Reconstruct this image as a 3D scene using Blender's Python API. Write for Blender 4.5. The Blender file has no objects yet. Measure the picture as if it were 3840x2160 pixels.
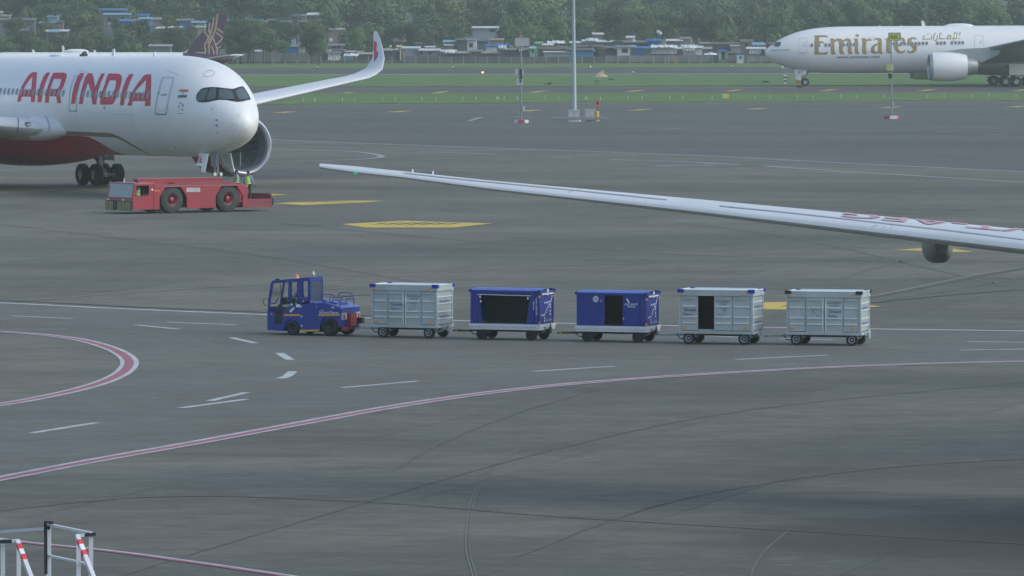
import bpy, bmesh, math, random
from mathutils import Vector, Matrix
from mathutils.bvhtree import BVHTree
from mathutils.geometry import delaunay_2d_cdt
R = math.radians
SC = bpy.context.scene
COL = SC.collection

# ------------------------------------------------------------------ camera, sky, sun
FPX, YH, CAMH = 24500.0, 5.0, 11.74          # focal length in photo pixels, horizon row, eye height
PITCH = math.atan((1080 - YH) / FPX)
cam_data = bpy.data.cameras.new('camera')
cam_data.sensor_width = 36.0
cam_data.lens = 36.0 * FPX / 3840.0
cam_data.clip_start = 1.0
cam_data.clip_end = 9000.0
cam = bpy.data.objects.new('camera', cam_data)
cam.location = (0, 0, CAMH)
cam.rotation_euler = (math.pi / 2 - PITCH, 0, 0)
COL.objects.link(cam)
SC.camera = cam

SUN_EL, SUN_AZ = R(40), R(108)                # azimuth measured from +Y clockwise
HAZE = 0.0002
world = bpy.data.worlds.new('World')
SC.world = world
world.use_nodes = True
wn = world.node_tree
bgn = wn.nodes['Background']
sky = wn.nodes.new('ShaderNodeTexSky')
sky.sky_type = 'NISHITA'
sky.sun_disc = False
sky.sun_elevation = SUN_EL
sky.sun_rotation = SUN_AZ
sky.altitude = 0
sky.air_density = 1.0
sky.dust_density = 1.2
sky.ozone_density = 0.8
wn.links.new(sky.outputs[0], bgn.inputs[0])
bgn.inputs[1].default_value = 0.13
sun_d = bpy.data.lights.new('sun', 'SUN')
sun_d.energy = 1.1
sun_d.angle = R(52)
sun_d.color = (1.0, 1.0, 0.90)
sun = bpy.data.objects.new('sun', sun_d)
sdir = Vector((math.sin(SUN_AZ) * math.cos(SUN_EL), math.cos(SUN_AZ) * math.cos(SUN_EL), math.sin(SUN_EL)))
sun.rotation_euler = sdir.to_track_quat('Z', 'Y').to_euler()
COL.objects.link(sun)
SC.view_settings.view_transform = 'Standard'
SC.view_settings.look = 'None'
SC.view_settings.exposure = 0.52
SC.view_settings.gamma = 1.0
SC.view_settings.use_curve_mapping = False
SC.cycles.max_bounces = 6
SC.cycles.transparent_max_bounces = 8
SC.cycles.volume_bounces = 0

# ------------------------------------------------------------------ measuring the photograph
FWD = Vector((0, math.cos(PITCH), -math.sin(PITCH)))
UPV = Vector((0, math.sin(PITCH), math.cos(PITCH)))
CAM = Vector((0, 0, CAMH))
def ray(x, y):
    return (FWD + Vector((1, 0, 0)) * ((x - 1920) / FPX) + UPV * ((1080 - y) / FPX)).normalized()
def gnd(x, y, z=0.0):
    d = ray(x, y)
    t = (z - CAMH) / d.z
    return CAM + d * t
def atY(x, y, Y):
    d = ray(x, y)
    return CAM + d * (Y / d.y)
def gv(x, y, z=0.0):
    return gnd(x * 1.49068, y * 1.49068, z)
def zof(y, Y):
    return atY(1920, y, Y).z
def xof(x, Y):
    return atY(x, 700, Y).x

# ------------------------------------------------------------------ objects and tags
def link(o, parent=None):
    COL.objects.link(o)
    if parent is not None:
        o.parent = parent
    return o
def tag(o, label=None, cat=None, group=None, kind=None):
    if label: o['label'] = label
    if cat: o['category'] = cat
    if group: o['group'] = group
    if kind: o['kind'] = kind
    return o
def thing(name, label, cat, loc=(0, 0, 0), rz=0.0, group=None, ry=0.0):
    o = bpy.data.objects.new(name, None)
    o.empty_display_size = 0.5
    o.location = loc
    o.rotation_euler = (0, ry, rz)
    COL.objects.link(o)
    return tag(o, label, cat, group)
def kids(o):
    return [c for c in bpy.data.objects if c.parent == o]
def copy_tree(o, parent=None):
    c = o.copy()
    link(c)
    c.parent = parent
    for ch in list(o.children):
        copy_tree(ch, c)
    return c
def mat_of(e_loc, rz, ry=0.0):
    return Matrix.Translation(Vector(e_loc)) @ Matrix.Rotation(rz, 4, 'Z') @ Matrix.Rotation(ry, 4, 'Y')

# ------------------------------------------------------------------ materials
MATS = {}
def mat(name, col, rough=0.6, metal=0.0, vary=0.12, scale=3.0, bump=0.0, coat=0.0, dirt=0.0, dirtcol=(0.12, 0.11, 0.1), emit=0.0, trans=0.0, objvar=0.0):
    if name in MATS: return MATS[name]
    m = bpy.data.materials.new(name)
    m.use_nodes = True
    nt = m.node_tree
    b = nt.nodes['Principled BSDF']
    b.inputs['Roughness'].default_value = rough
    b.inputs['Metallic'].default_value = metal
    b.inputs['Coat Weight'].default_value = coat
    b.inputs['Coat Roughness'].default_value = 0.12
    tc = nt.nodes.new('ShaderNodeTexCoord')
    nz = nt.nodes.new('ShaderNodeTexNoise')
    nz.inputs['Scale'].default_value = scale
    nz.inputs['Detail'].default_value = 5
    nt.links.new(tc.outputs['Object'], nz.inputs['Vector'])
    mr = nt.nodes.new('ShaderNodeMapRange')
    mr.inputs[1].default_value = 0.25; mr.inputs[2].default_value = 0.75
    mr.inputs[3].default_value = 1 - vary; mr.inputs[4].default_value = 1 + vary
    nt.links.new(nz.outputs[0], mr.inputs[0])
    hs = nt.nodes.new('ShaderNodeHueSaturation')
    hs.inputs['Color'].default_value = (*col, 1)
    nt.links.new(mr.outputs[0], hs.inputs['Value'])
    out = hs.outputs[0]
    if objvar:
        oi = nt.nodes.new('ShaderNodeObjectInfo')
        m2 = nt.nodes.new('ShaderNodeMapRange')
        m2.inputs[3].default_value = 1 - objvar; m2.inputs[4].default_value = 1 + objvar
        nt.links.new(oi.outputs['Random'], m2.inputs[0])
        h2 = nt.nodes.new('ShaderNodeHueSaturation')
        nt.links.new(out, h2.inputs['Color']); nt.links.new(m2.outputs[0], h2.inputs['Value'])
        out = h2.outputs[0]
    if dirt > 0:
        n2 = nt.nodes.new('ShaderNodeTexNoise')
        n2.inputs['Scale'].default_value = scale * 0.45
        n2.inputs['Detail'].default_value = 8
        n2.inputs['Roughness'].default_value = 0.7
        nt.links.new(tc.outputs['Object'], n2.inputs['Vector'])
        r2 = nt.nodes.new('ShaderNodeMapRange')
        r2.inputs[1].default_value = 0.45; r2.inputs[2].default_value = 0.75
        r2.inputs[3].default_value = 0; r2.inputs[4].default_value = dirt
        nt.links.new(n2.outputs[0], r2.inputs[0])
        mx = nt.nodes.new('ShaderNodeMix'); mx.data_type = 'RGBA'
        nt.links.new(r2.outputs[0], mx.inputs[0])
        nt.links.new(out, mx.inputs[6]); mx.inputs[7].default_value = (*dirtcol, 1)
        out = mx.outputs[2]
    nt.links.new(out, b.inputs['Base Color'])
    if bump:
        bp = nt.nodes.new('ShaderNodeBump')
        bp.inputs['Strength'].default_value = bump
        bp.inputs['Distance'].default_value = 0.05
        nt.links.new(nz.outputs[0], bp.inputs['Height'])
        nt.links.new(bp.outputs[0], b.inputs['Normal'])
    if emit:
        b.inputs['Emission Color'].default_value = (*col, 1)
        b.inputs['Emission Strength'].default_value = emit
    if trans:
        b.inputs['Transmission Weight'].default_value = trans
        b.inputs['IOR'].default_value = 1.1
    MATS[name] = m
    return m

# ------------------------------------------------------------------ mesh builder
class MB:
    def __init__(s):
        s.v, s.f, s.mi = [], [], []
        s.M = None; s.cur = 0
    def add(s, vs, fs):
        n = len(s.v)
        for p in vs:
            p = Vector(p)
            if s.M is not None: p = s.M @ p
            s.v.append(p)
        for f in fs:
            s.f.append([n + i for i in f]); s.mi.append(s.cur)
        return s
    def box(s, x0, x1, y0, y1, z0, z1):
        vs = [(x0,y0,z0),(x1,y0,z0),(x1,y1,z0),(x0,y1,z0),(x0,y0,z1),(x1,y0,z1),(x1,y1,z1),(x0,y1,z1)]
        return s.add(vs, [(0,3,2,1),(4,5,6,7),(0,1,5,4),(1,2,6,5),(2,3,7,6),(3,0,4,7)])
    def prism(s, pts, y0, y1):            # pts in the x,z plane, extruded along y
        n = len(pts)
        a = sum(pts[i][0]*pts[(i+1)%n][1] - pts[(i+1)%n][0]*pts[i][1] for i in range(n))
        if a < 0: pts = list(reversed(pts))
        vs = [(p[0], y0, p[1]) for p in pts] + [(p[0], y1, p[1]) for p in pts]
        fs = [tuple(range(n)), tuple(reversed(range(n, 2*n)))]
        fs += [(i, n+i, n+(i+1)%n, (i+1)%n) for i in range(n)]
        return s.add(vs, fs)
    def prismz(s, pts, z0, z1):
        n = len(pts)
        a = sum(pts[i][0]*pts[(i+1)%n][1] - pts[(i+1)%n][0]*pts[i][1] for i in range(n))
        if a < 0: pts = list(reversed(pts))
        vs = [(p[0], p[1], z0) for p in pts] + [(p[0], p[1], z1) for p in pts]
        fs = [tuple(reversed(range(n))), tuple(range(n, 2*n))]
        fs += [(i, (i+1)%n, n+(i+1)%n, n+i) for i in range(n)]
        return s.add(vs, fs)
    def tube(s, p, q, r, n=8, r2=None):
        p, q = Vector(p), Vector(q)
        d = (q - p)
        if d.length < 1e-6: return s
        d.normalize()
        a = Vector((0,0,1)) if abs(d.z) < 0.9 else Vector((1,0,0))
        u = d.cross(a).normalized(); w = d.cross(u)
        r2 = r if r2 is None else r2
        vs = []
        for k in range(n):
            t = 2*math.pi*k/n
            vs.append(p + (u*math.cos(t) + w*math.sin(t))*r)
        for k in range(n):
            t = 2*math.pi*k/n
            vs.append(q + (u*math.cos(t) + w*math.sin(t))*r2)
        fs = [(k, (k+1)%n, n+(k+1)%n, n+k) for k in range(n)] + [tuple(reversed(range(n))), tuple(range(n,2*n))]
        return s.add(vs, fs)
    def path(s, pts, r, n=6):
        for a, b in zip(pts[:-1], pts[1:]):
            s.tube(a, b, r, n)
        return s
    def bar(s, p, q, w, h, up=(0,0,1)):
        p, q = Vector(p), Vector(q); d = (q-p).normalized(); up = Vector(up)
        u = d.cross(up)
        if u.length < 1e-4: u = d.cross(Vector((1,0,0)))
        u.normalize(); v = u.cross(d).normalized()
        vs = []
        for c in (p, q):
            for a, b in ((-1,-1),(1,-1),(1,1),(-1,1)):
                vs.append(c + u*(a*w/2) + v*(b*h/2))
        return s.add(vs, [(0,1,2,3),(7,6,5,4),(0,4,5,1),(1,5,6,2),(2,6,7,3),(3,7,4,0)])
    def lathe(s, prof, c=(0,0,0), axis='x', n=32, caps=False):
        rings = []
        c = Vector(c)
        for a, r in prof:
            ring = []
            for k in range(n):
                t = 2*math.pi*k/n
                if axis == 'x': ring.append(c + Vector((a, r*math.cos(t), r*math.sin(t))))
                elif axis == 'y': ring.append(c + Vector((r*math.cos(t), a, r*math.sin(t))))
                else: ring.append(c + Vector((r*math.cos(t), r*math.sin(t), a)))
            rings.append(ring)
        return s.loft(rings, caps)
    def loft(s, rings, caps=True, closed=True):
        n = len(rings[0]); vs = []; fs = []
        for r in rings: vs += list(r)
        for i in range(len(rings)-1):
            for k in range(n if closed else n-1):
                fs.append((i*n+k, i*n+(k+1)%n, (i+1)*n+(k+1)%n, (i+1)*n+k))
        if caps:
            fs.append(tuple(reversed(range(n)))); m = (len(rings)-1)*n
            fs.append(tuple(range(m, m+n)))
        return s.add(vs, fs)
    def ell(s, c, rx, ry, rz, n=12, m=8):
        rings = []
        for i in range(1, m):
            a = math.pi*i/m
            rings.append([(c[0]+rx*math.sin(a)*math.cos(2*math.pi*k/n), c[1]+ry*math.sin(a)*math.sin(2*math.pi*k/n), c[2]-rz*math.cos(a)) for k in range(n)])
        return s.loft(rings, True)
    def mesh(s, name, mats, smooth=False, recalc=True):
        me = bpy.data.meshes.new(name)
        me.from_pydata([tuple(v) for v in s.v], [], s.f)
        if not isinstance(mats, (list, tuple)): mats = [mats]
        for m in mats: me.materials.append(m)
        if len(mats) > 1: me.polygons.foreach_set('material_index', s.mi)
        if recalc:
            bm = bmesh.new(); bm.from_mesh(me)
            bmesh.ops.recalc_face_normals(bm, faces=bm.faces)
            bm.to_mesh(me); bm.free()
        if smooth:
            me.polygons.foreach_set('use_smooth', [True]*len(me.polygons))
            me.set_sharp_from_angle(angle=R(38))
        me.update()
        return me
    def build(s, name, mats, parent=None, smooth=False, loc=None):
        o = bpy.data.objects.new(name, s.mesh(name, mats, smooth))
        if loc is not None: o.location = loc
        return link(o, parent)

# ------------------------------------------------------------------ flat marks and lettering laid on surfaces
def inside(rings, x, y):
    c = False
    for r in rings:
        n = len(r); j = n-1
        for i in range(n):
            xi, yi = r[i]; xj, yj = r[j]
            if (yi > y) != (yj > y) and x < (xj-xi)*(y-yi)/(yj-yi)+xi: c = not c
            j = i
    return c
def tri2d(shapes, grid=None):
    vs, es = [], []
    for sh in shapes:
        for r in sh:
            pts = []
            n = len(r)
            for i in range(n):
                a, b = r[i], r[(i+1)%n]
                L = math.hypot(b[0]-a[0], b[1]-a[1])
                k = max(1, int(math.ceil(L/grid))) if grid else 1
                for q in range(k):
                    pts.append((a[0]+(b[0]-a[0])*q/k, a[1]+(b[1]-a[1])*q/k))
            n0 = len(vs); vs += pts
            es += [(n0+i, n0+(i+1)%len(pts)) for i in range(len(pts))]
    if grid:
        xs = [p[0] for p in vs]; ys = [p[1] for p in vs]
        x = min(xs)
        while x < max(xs):
            y = min(ys)
            while y < max(ys):
                if any(inside(sh, x, y) for sh in shapes): vs.append((x, y))
                y += grid
            x += grid
    ov, oe, of, _, _, _ = delaunay_2d_cdt([Vector(p) for p in vs], es, [], 0, 1e-5)
    fs = []
    for f in of:
        cx = sum(ov[i].x for i in f)/len(f); cy = sum(ov[i].y for i in f)/len(f)
        if any(inside(sh, cx, cy) for sh in shapes): fs.append(tuple(f))
    return [(v.x, v.y) for v in ov], fs
def decal(name, shapes, fn, m, parent, grid=None, tri=None):
    vs, fs = tri if tri else tri2d(shapes, grid)
    used = sorted({i for f in fs for i in f})
    P = {}; out = []
    for i in used:
        p = fn(*vs[i])
        if p is not None:
            P[i] = len(out); out.append(p)
    F = [tuple(P[i] for i in f) for f in fs if all(i in P for i in f)]
    me = bpy.data.meshes.new(name)
    me.from_pydata([tuple(p) for p in out], [], F)
    me.materials.append(m); me.update()
    o = bpy.data.objects.new(name, me)
    return link(o, parent)
def stroke(pts, w, close=False):
    out = []
    P = list(pts) + ([pts[0]] if close else [])
    for a, b in zip(P[:-1], P[1:]):
        dx, dy = b[0]-a[0], b[1]-a[1]; L = math.hypot(dx, dy)
        if L < 1e-9: continue
        dx, dy = dx/L, dy/L; e = w*0.32
        ax, ay, bx, by = a[0]-dx*e, a[1]-dy*e, b[0]+dx*e, b[1]+dy*e
        nx, ny = -dy*w/2, dx*w/2
        out.append([[(ax+nx,ay+ny),(bx+nx,by+ny),(bx-nx,by-ny),(ax-nx,ay-ny)]])
    return out
def ellring(cx, cy, rx, ry, n=16):
    return [(cx+rx*math.cos(2*math.pi*k/n), cy+ry*math.sin(2*math.pi*k/n)) for k in range(n)]
_TXT = {}
def text2d(s):
    """outline of the built-in font as a flat mesh, 1 unit high, centred"""
    if s in _TXT: return _TXT[s]
    cu = bpy.data.curves.new('lettering', 'FONT'); cu.body = s; cu.size = 1.0
    cu.align_x = 'CENTER'; cu.align_y = 'CENTER'; cu.resolution_u = 2; cu.offset = 0.012
    o = bpy.data.objects.new('lettering', cu); COL.objects.link(o)
    dg = bpy.context.evaluated_depsgraph_get()
    me = o.evaluated_get(dg).to_mesh()
    vs = [(v.co.x, v.co.y) for v in me.vertices]; fs = [tuple(p.vertices) for p in me.polygons]
    o.evaluated_get(dg).to_mesh_clear()
    bpy.data.objects.remove(o); bpy.data.curves.remove(cu)
    _TXT[s] = (vs, fs)
    return vs, fs
def text_on(s, c, u, v, w, h, m, parent, name='lettering', off=0.006, bold=0):
    """lettering s centred at c on the plane spanned by u (reading direction) and v (up), w x h metres"""
    vs, fs = text2d(s)
    c, u, v = Vector(c), Vector(u).normalized(), Vector(v).normalized(); n = u.cross(v)
    x0 = min(p[0] for p in vs); x1 = max(p[0] for p in vs); y0 = min(p[1] for p in vs); y1 = max(p[1] for p in vs)
    sx, sy = w/(x1-x0), h/(y1-y0); cx, cy = (x0+x1)/2, (y0+y1)/2
    return decal(name, None, lambda a, b: c + u*((a-cx)*sx) + v*((b-cy)*sy) + n*off, m, parent, tri=(vs, fs))
def plate(c, u, v, pts, m, parent, name, off=0.006):
    c, u, v = Vector(c), Vector(u).normalized(), Vector(v).normalized(); n = u.cross(v)
    return decal(name, pts, lambda a, b: c + u*a + v*b + n*off, m, parent)
def rect(x0, x1, y0, y1): return [[(x0,y0),(x1,y0),(x1,y1),(x0,y1)]]
def zoomer(scale, ox, oy):
    return lambda p: (ox + p[0]/scale, oy + p[1]/scale)

def smooth_line(P, k=8):
    out = []
    n = len(P)
    for i in range(n-1):
        p0 = P[max(i-1,0)]; p1 = P[i]; p2 = P[i+1]; p3 = P[min(i+2,n-1)]
        for q in range(k):
            t = q/k
            out.append(0.5*((2*p1)+(p2-p0)*t+(2*p0-5*p1+4*p2-p3)*t*t+(3*p1-p0-3*p2+p3)*t*t*t))
    out.append(P[-1])
    return out
# ------------------------------------------------------------------ paints and stuff used by many things
M_white = mat('white_aircraft_paint', (0.82,0.83,0.83), 0.38, 0, 0.02, 0.4, coat=0.15)
M_tyre = mat('tyre_rubber', (0.022,0.022,0.024), 0.85, 0, 0.3, 6)
M_rim = mat('wheel_metal', (0.42,0.43,0.45), 0.45, 0.5, 0.15, 8)
M_steel = mat('strut_metal', (0.42,0.44,0.46), 0.4, 0.5, 0.15, 5)
M_dsteel = mat('dark_metal', (0.06,0.065,0.07), 0.5, 0.4, 0.2, 5)
M_black = mat('black_paint', (0.015,0.016,0.02), 0.5, 0, 0.2, 4)
M_glass = mat('dark_cockpit_glass', (0.045,0.06,0.07), 0.12, 0, 0.1, 2, coat=0.5)
M_cabglass = mat('window_glass', (0.085,0.12,0.125), 0.15, 0, 0.1, 2, coat=0.5)
M_winface = mat('cabin_window_glass', (0.17,0.21,0.24), 0.35, 0, 0.1, 2)
M_line = mat('panel_gap_grey', (0.28,0.31,0.33), 0.6)
M_lightline = mat('faint_panel_gap', (0.5,0.53,0.55), 0.6)
M_airred = mat('airline_red_paint', (0.60,0.010,0.045), 0.5, 0, 0.03, 1)
M_gold = mat('airline_gold_paint', (0.36,0.26,0.12), 0.4, 0.1, 0.05, 1)

# ------------------------------------------------------------------ ground
def ground_mat(name, a, b, scale=0.12, joints=True, stains_and_shade=True, rough=0.85, jang=75, jw=7.0):
    m = bpy.data.materials.new(name); m.use_nodes = True
    nt = m.node_tree; B = nt.nodes['Principled BSDF']; B.inputs['Roughness'].default_value = rough
    L = nt.links.new
    tc = nt.nodes.new('ShaderNodeTexCoord')
    def noise(sc, det=6, ro=0.6, vec=None, dist=0):
        n = nt.nodes.new('ShaderNodeTexNoise'); n.inputs['Scale'].default_value = sc; n.inputs['Detail'].default_value = det
        n.inputs['Roughness'].default_value = ro; n.inputs['Distortion'].default_value = dist
        L(vec if vec else tc.outputs['Object'], n.inputs['Vector']); return n.outputs[0]
    def mrange(i, a0, a1, b0, b1):
        n = nt.nodes.new('ShaderNodeMapRange'); L(i, n.inputs[0])
        for k, v in enumerate((a0, a1, b0, b1)): n.inputs[k+1].default_value = v
        return n.outputs[0]
    def mix(f, x, y, bt='MIX'):
        n = nt.nodes.new('ShaderNodeMix'); n.data_type = 'RGBA'; n.blend_type = bt
        if isinstance(f, float): n.inputs[0].default_value = f
        else: L(f, n.inputs[0])
        for k, v in ((6, x), (7, y)):
            if isinstance(v, tuple): n.inputs[k].default_value = (*v, 1)
            else: L(v, n.inputs[k])
        return n.outputs[2]
    # lay the noise a little wider across the traffic direction
    mp = nt.nodes.new('ShaderNodeMapping'); mp.inputs['Rotation'].default_value = (0,0,R(12)); mp.inputs['Scale'].default_value = (0.9,1.7,1)
    L(tc.outputs['Object'], mp.inputs[0]); V = mp.outputs[0]
    c = mix(mrange(noise(scale*0.2, 6, 0.62, V), 0.36, 0.64, 0, 1), a, b)
    c = mix(mrange(noise(scale*3.5, 8, 0.72, V, 0.6), 0.42, 0.64, 0, 0.5), c, tuple(x*0.62 for x in a))
    c = mix(mrange(noise(scale*11, 6, 0.7, V), 0.50, 0.72, 0, 0.5), c, tuple(x*1.4 for x in b))
    c = mix(mrange(noise(scale*1.1, 8, 0.75, V, 1.2), 0.47, 0.66, 0, 0.7), c, (a[0]*0.85, a[1]*0.68, a[2]*0.58))
    if joints:
        m2 = nt.nodes.new('ShaderNodeMapping'); m2.inputs['Rotation'].default_value = (0,0,-R(jang))
        L(tc.outputs['Object'], m2.inputs[0])
        sp = nt.nodes.new('ShaderNodeSeparateXYZ'); L(m2.outputs[0], sp.inputs[0])
        cell = nt.nodes.new('ShaderNodeTexWhiteNoise'); cell.noise_dimensions = '2D'
        fl = []
        for k in (0, 1):
            dv = nt.nodes.new('ShaderNodeMath'); dv.operation = 'DIVIDE'; L(sp.outputs[k], dv.inputs[0]); dv.inputs[1].default_value = jw
            fr = nt.nodes.new('ShaderNodeMath'); fr.operation = 'FRACT'; L(dv.outputs[0], fr.inputs[0])
            f0 = nt.nodes.new('ShaderNodeMath'); f0.operation = 'FLOOR'; L(dv.outputs[0], f0.inputs[0]); fl.append(f0.outputs[0])
            lt = nt.nodes.new('ShaderNodeMath'); lt.operation = 'LESS_THAN'; L(fr.outputs[0], lt.inputs[0]); lt.inputs[1].default_value = 0.08/jw
            gate = nt.nodes.new('ShaderNodeMath'); gate.operation = 'MULTIPLY'; L(lt.outputs[0], gate.inputs[0])
            L(mrange(noise(0.06, 3), 0.4, 0.6, 0.05, 0.5), gate.inputs[1])
            c = mix(gate.outputs[0], c, (0.03,0.03,0.03))
        cb = nt.nodes.new('ShaderNodeCombineXYZ'); L(fl[0], cb.inputs[0]); L(fl[1], cb.inputs[1]); L(cb.outputs[0], cell.inputs['Vector'])
        hs = nt.nodes.new('ShaderNodeHueSaturation'); L(c, hs.inputs['Color']); L(mrange(cell.outputs['Value'], 0, 1, 0.90, 1.07), hs.inputs['Value'])
        c = hs.outputs[0]
    if stains_and_shade:
        # worn rubber and oil patches; some paint in shade by the parked aeroplane
        for (sx, sy, rx, ry, ang, k) in stains_and_shade:
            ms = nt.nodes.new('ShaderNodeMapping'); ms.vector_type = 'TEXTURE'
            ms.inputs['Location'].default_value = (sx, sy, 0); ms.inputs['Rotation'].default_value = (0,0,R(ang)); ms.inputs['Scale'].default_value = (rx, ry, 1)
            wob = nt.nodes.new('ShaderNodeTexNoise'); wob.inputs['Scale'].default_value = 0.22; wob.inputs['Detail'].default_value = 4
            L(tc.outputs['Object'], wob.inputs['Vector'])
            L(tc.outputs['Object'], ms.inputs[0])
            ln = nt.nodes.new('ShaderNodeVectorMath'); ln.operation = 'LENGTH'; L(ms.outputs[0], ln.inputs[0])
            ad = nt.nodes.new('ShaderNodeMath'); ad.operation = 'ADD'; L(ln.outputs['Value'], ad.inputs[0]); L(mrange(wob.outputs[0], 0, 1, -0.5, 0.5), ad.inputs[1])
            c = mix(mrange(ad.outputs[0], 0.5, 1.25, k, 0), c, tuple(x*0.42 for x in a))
    L(c, B.inputs['Base Color'])
    bp = nt.nodes.new('ShaderNodeBump'); bp.inputs['Strength'].default_value = 0.35; bp.inputs['Distance'].default_value = 0.02
    L(noise(14, 4), bp.inputs['Height']); L(bp.outputs[0], B.inputs['Normal'])
    MATS[name] = m
    return m

def pxc(x, y): p = gnd(x, y); return p.x, p.y
st = []
for (x, y, rx, ry, ang, k) in [(1000,650,14,14,5,0.35),(3300,700,22,12,5,0.4),(3000,790,16,14,0,0.35),(1800,700,14,10,0,0.35),(2500,1290,16,4,-18,0.3),(2200,930,12,8,10,0.25),(3450,520,30,40,0,0.3),(3100,1420,12,9,0,0.2),(3600,1650,8,10,0,0.18),(2750,900,16,10,0,0.3),(3400,2010,6,5,0,0.55),(3800,2030,5,6,0,0.6),(2300,1480,6,7,0,0.2),(700,1000,8,8,-10,0.25),(3100,1750,5,6,0,0.3),(1700,2050,4,3,20,0.25)]:  # the strongest patches, lower right, paint in the parked aeroplane's shade
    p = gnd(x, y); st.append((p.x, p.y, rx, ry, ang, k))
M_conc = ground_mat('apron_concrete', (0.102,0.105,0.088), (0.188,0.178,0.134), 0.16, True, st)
M_asph = ground_mat('taxiway_asphalt', (0.075,0.07,0.062), (0.105,0.095,0.082), 0.08, False, None)
M_rwy = ground_mat('runway_asphalt', (0.065,0.062,0.06), (0.085,0.08,0.075), 0.05, False, None)
def grass_mat(name, a, b):
    m = bpy.data.materials.new(name); m.use_nodes = True; nt = m.node_tree; B = nt.nodes['Principled BSDF']; B.inputs['Roughness'].default_value = 0.95
    tc = nt.nodes.new('ShaderNodeTexCoord'); cr = nt.nodes.new('ShaderNodeValToRGB')
    n = nt.nodes.new('ShaderNodeTexNoise'); n.inputs['Scale'].default_value = 0.16; n.inputs['Detail'].default_value = 9; n.inputs['Roughness'].default_value = 0.72
    nt.links.new(tc.outputs['Object'], n.inputs['Vector']); nt.links.new(n.outputs[0], cr.inputs[0])
    e = cr.color_ramp.elements; e[0].position = 0.3; e[0].color = (*tuple(x*0.55 for x in a), 1); e[1].position = 0.7; e[1].color = (*b, 1)
    x = cr.color_ramp.elements.new(0.5); x.color = (*a, 1)
    nt.links.new(cr.outputs[0], B.inputs['Base Color']); MATS[name] = m; return m
M_grass = grass_mat('grass_green', (0.085,0.165,0.028), (0.16,0.235,0.05))
M_soil = grass_mat('scrub_ground', (0.07,0.085,0.05), (0.11,0.11,0.075))

def sheet(name, pts, z, m, kind='structure', zb=None):
    mb = MB()
    if zb is None:
        mb.add([(p[0], p[1], z) for p in pts], [tuple(range(len(pts)))])
        me = mb.mesh(name, m, recalc=False)
        if me.polygons[0].normal.z < 0: me.flip_normals()
        o = bpy.data.objects.new(name, me); link(o)
    else:
        o = mb.prismz([(p[0], p[1]) for p in pts], zb, z).build(name, m)
    return tag(o, kind=kind)
# apron: one sheet that reaches the horizon
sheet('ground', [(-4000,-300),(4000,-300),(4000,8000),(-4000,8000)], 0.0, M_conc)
def strip_pts(yl0, yr0, yl1, yr1, ext=1.0):
    """ground quad between two photo rows (left/right values given at x=0 and x=3840), carried on beyond the frame"""
    def line(yl, yr):
        a, b = gnd(0, yl), gnd(3840, yr)
        d = (b-a); return a - d*6, b + d*6
    a, b = line(yl0, yr0); c, d = line(yl1, yr1)
    return a, b, c, d
def edge_strip(name, rows, z, m, kind='structure', wob=0.0, zb=None, n=160):
    a, b, c, d = strip_pts(*rows)
    near, far = [], []
    rnd = random.Random(name)
    for i in range(n+1):
        t = i/n
        p = a.lerp(b, t); q = c.lerp(d, t)
        near.append((p.x, p.y + (rnd.random()-0.5)*wob)); far.append((q.x, q.y + (rnd.random()-0.5)*wob))
    mb = MB()
    vs = [(p[0],p[1],z) for p in near] + [(p[0],p[1],z) for p in far]
    fs = [(i, i+1, n+1+i+1, n+1+i) for i in range(n)]
    if zb is not None:
        k = len(vs); vs += [(p[0],p[1],zb) for p in near]
        fs += [(k+i, k+i+1, i+1, i) for i in range(n)]
    mb.add(vs, fs)
    return tag(mb.build(name, m), kind=kind)
# rows: near edge left,right ; far edge left,right (photo pixels)
edge_strip('scrub_ground', (239, 238, 40, 40), 0.010, M_soil)
edge_strip('grass_verge', (258.5, 253, 239, 238), 0.06, M_grass, wob=5, zb=-0.02)
edge_strip('runway', (284.5, 277.5, 257.5, 252), 0.008, M_rwy)
edge_strip('grass_island', (327, 321, 285, 278), 0.07, M_grass, wob=2.5, zb=-0.02)
edge_strip('taxiway', (353, 350, 326.5, 320.5), 0.008, M_asph)
edge_strip('grass_strip', (397, 377, 352.5, 349.5), 0.07, M_grass, wob=1.6, zb=-0.02)

M_olda = ground_mat('old_apron_asphalt', (0.076,0.080,0.076), (0.132,0.129,0.112), 0.12, False, None)
_ap = [gv(*q) for q in [(-1500,268),(700,264),(1500,262),(2300,257),(4200,250)]] + [gv(*q) for q in [(4200,470),(2900,446),(2576,432),(2100,409),(1800,393),(1400,378),(1010,364),(680,351),(560,343),(-1500,300)]]
sheet('far_apron', [(p.x, p.y) for p in _ap], 0.004, M_olda)
M_road = ground_mat('service_road_asphalt', (0.122,0.127,0.110), (0.155,0.154,0.130), 0.16, False, None)
_rd = smooth_line([gv(*q) for q in [(-300,755),(0,762.5),(300,777),(670,792),(1000,803),(1450,814.5),(1800,822),(2190,828),(2576,833),(2900,838)]], 6)
_rd += smooth_line([gv(*q) for q in [(2900,903),(2576,909.5),(2350,915),(2100,924),(1800,940),(1500,961),(1250,986),(1000,1022),(750,1067),(500,1113),(250,1157),(0,1205),(-200,1243)]], 6)
_rd += smooth_line([gv(*q) for q in [(-200,1046),(0,1018),(100,1001),(200,979),(270,957),(312,934),(325,912),(310,893),(270,874),(200,855),(100,842),(0,835),(-200,826)]], 6)
sheet('service_road', [(p.x, p.y) for p in _rd], 0.005, M_road)
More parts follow.
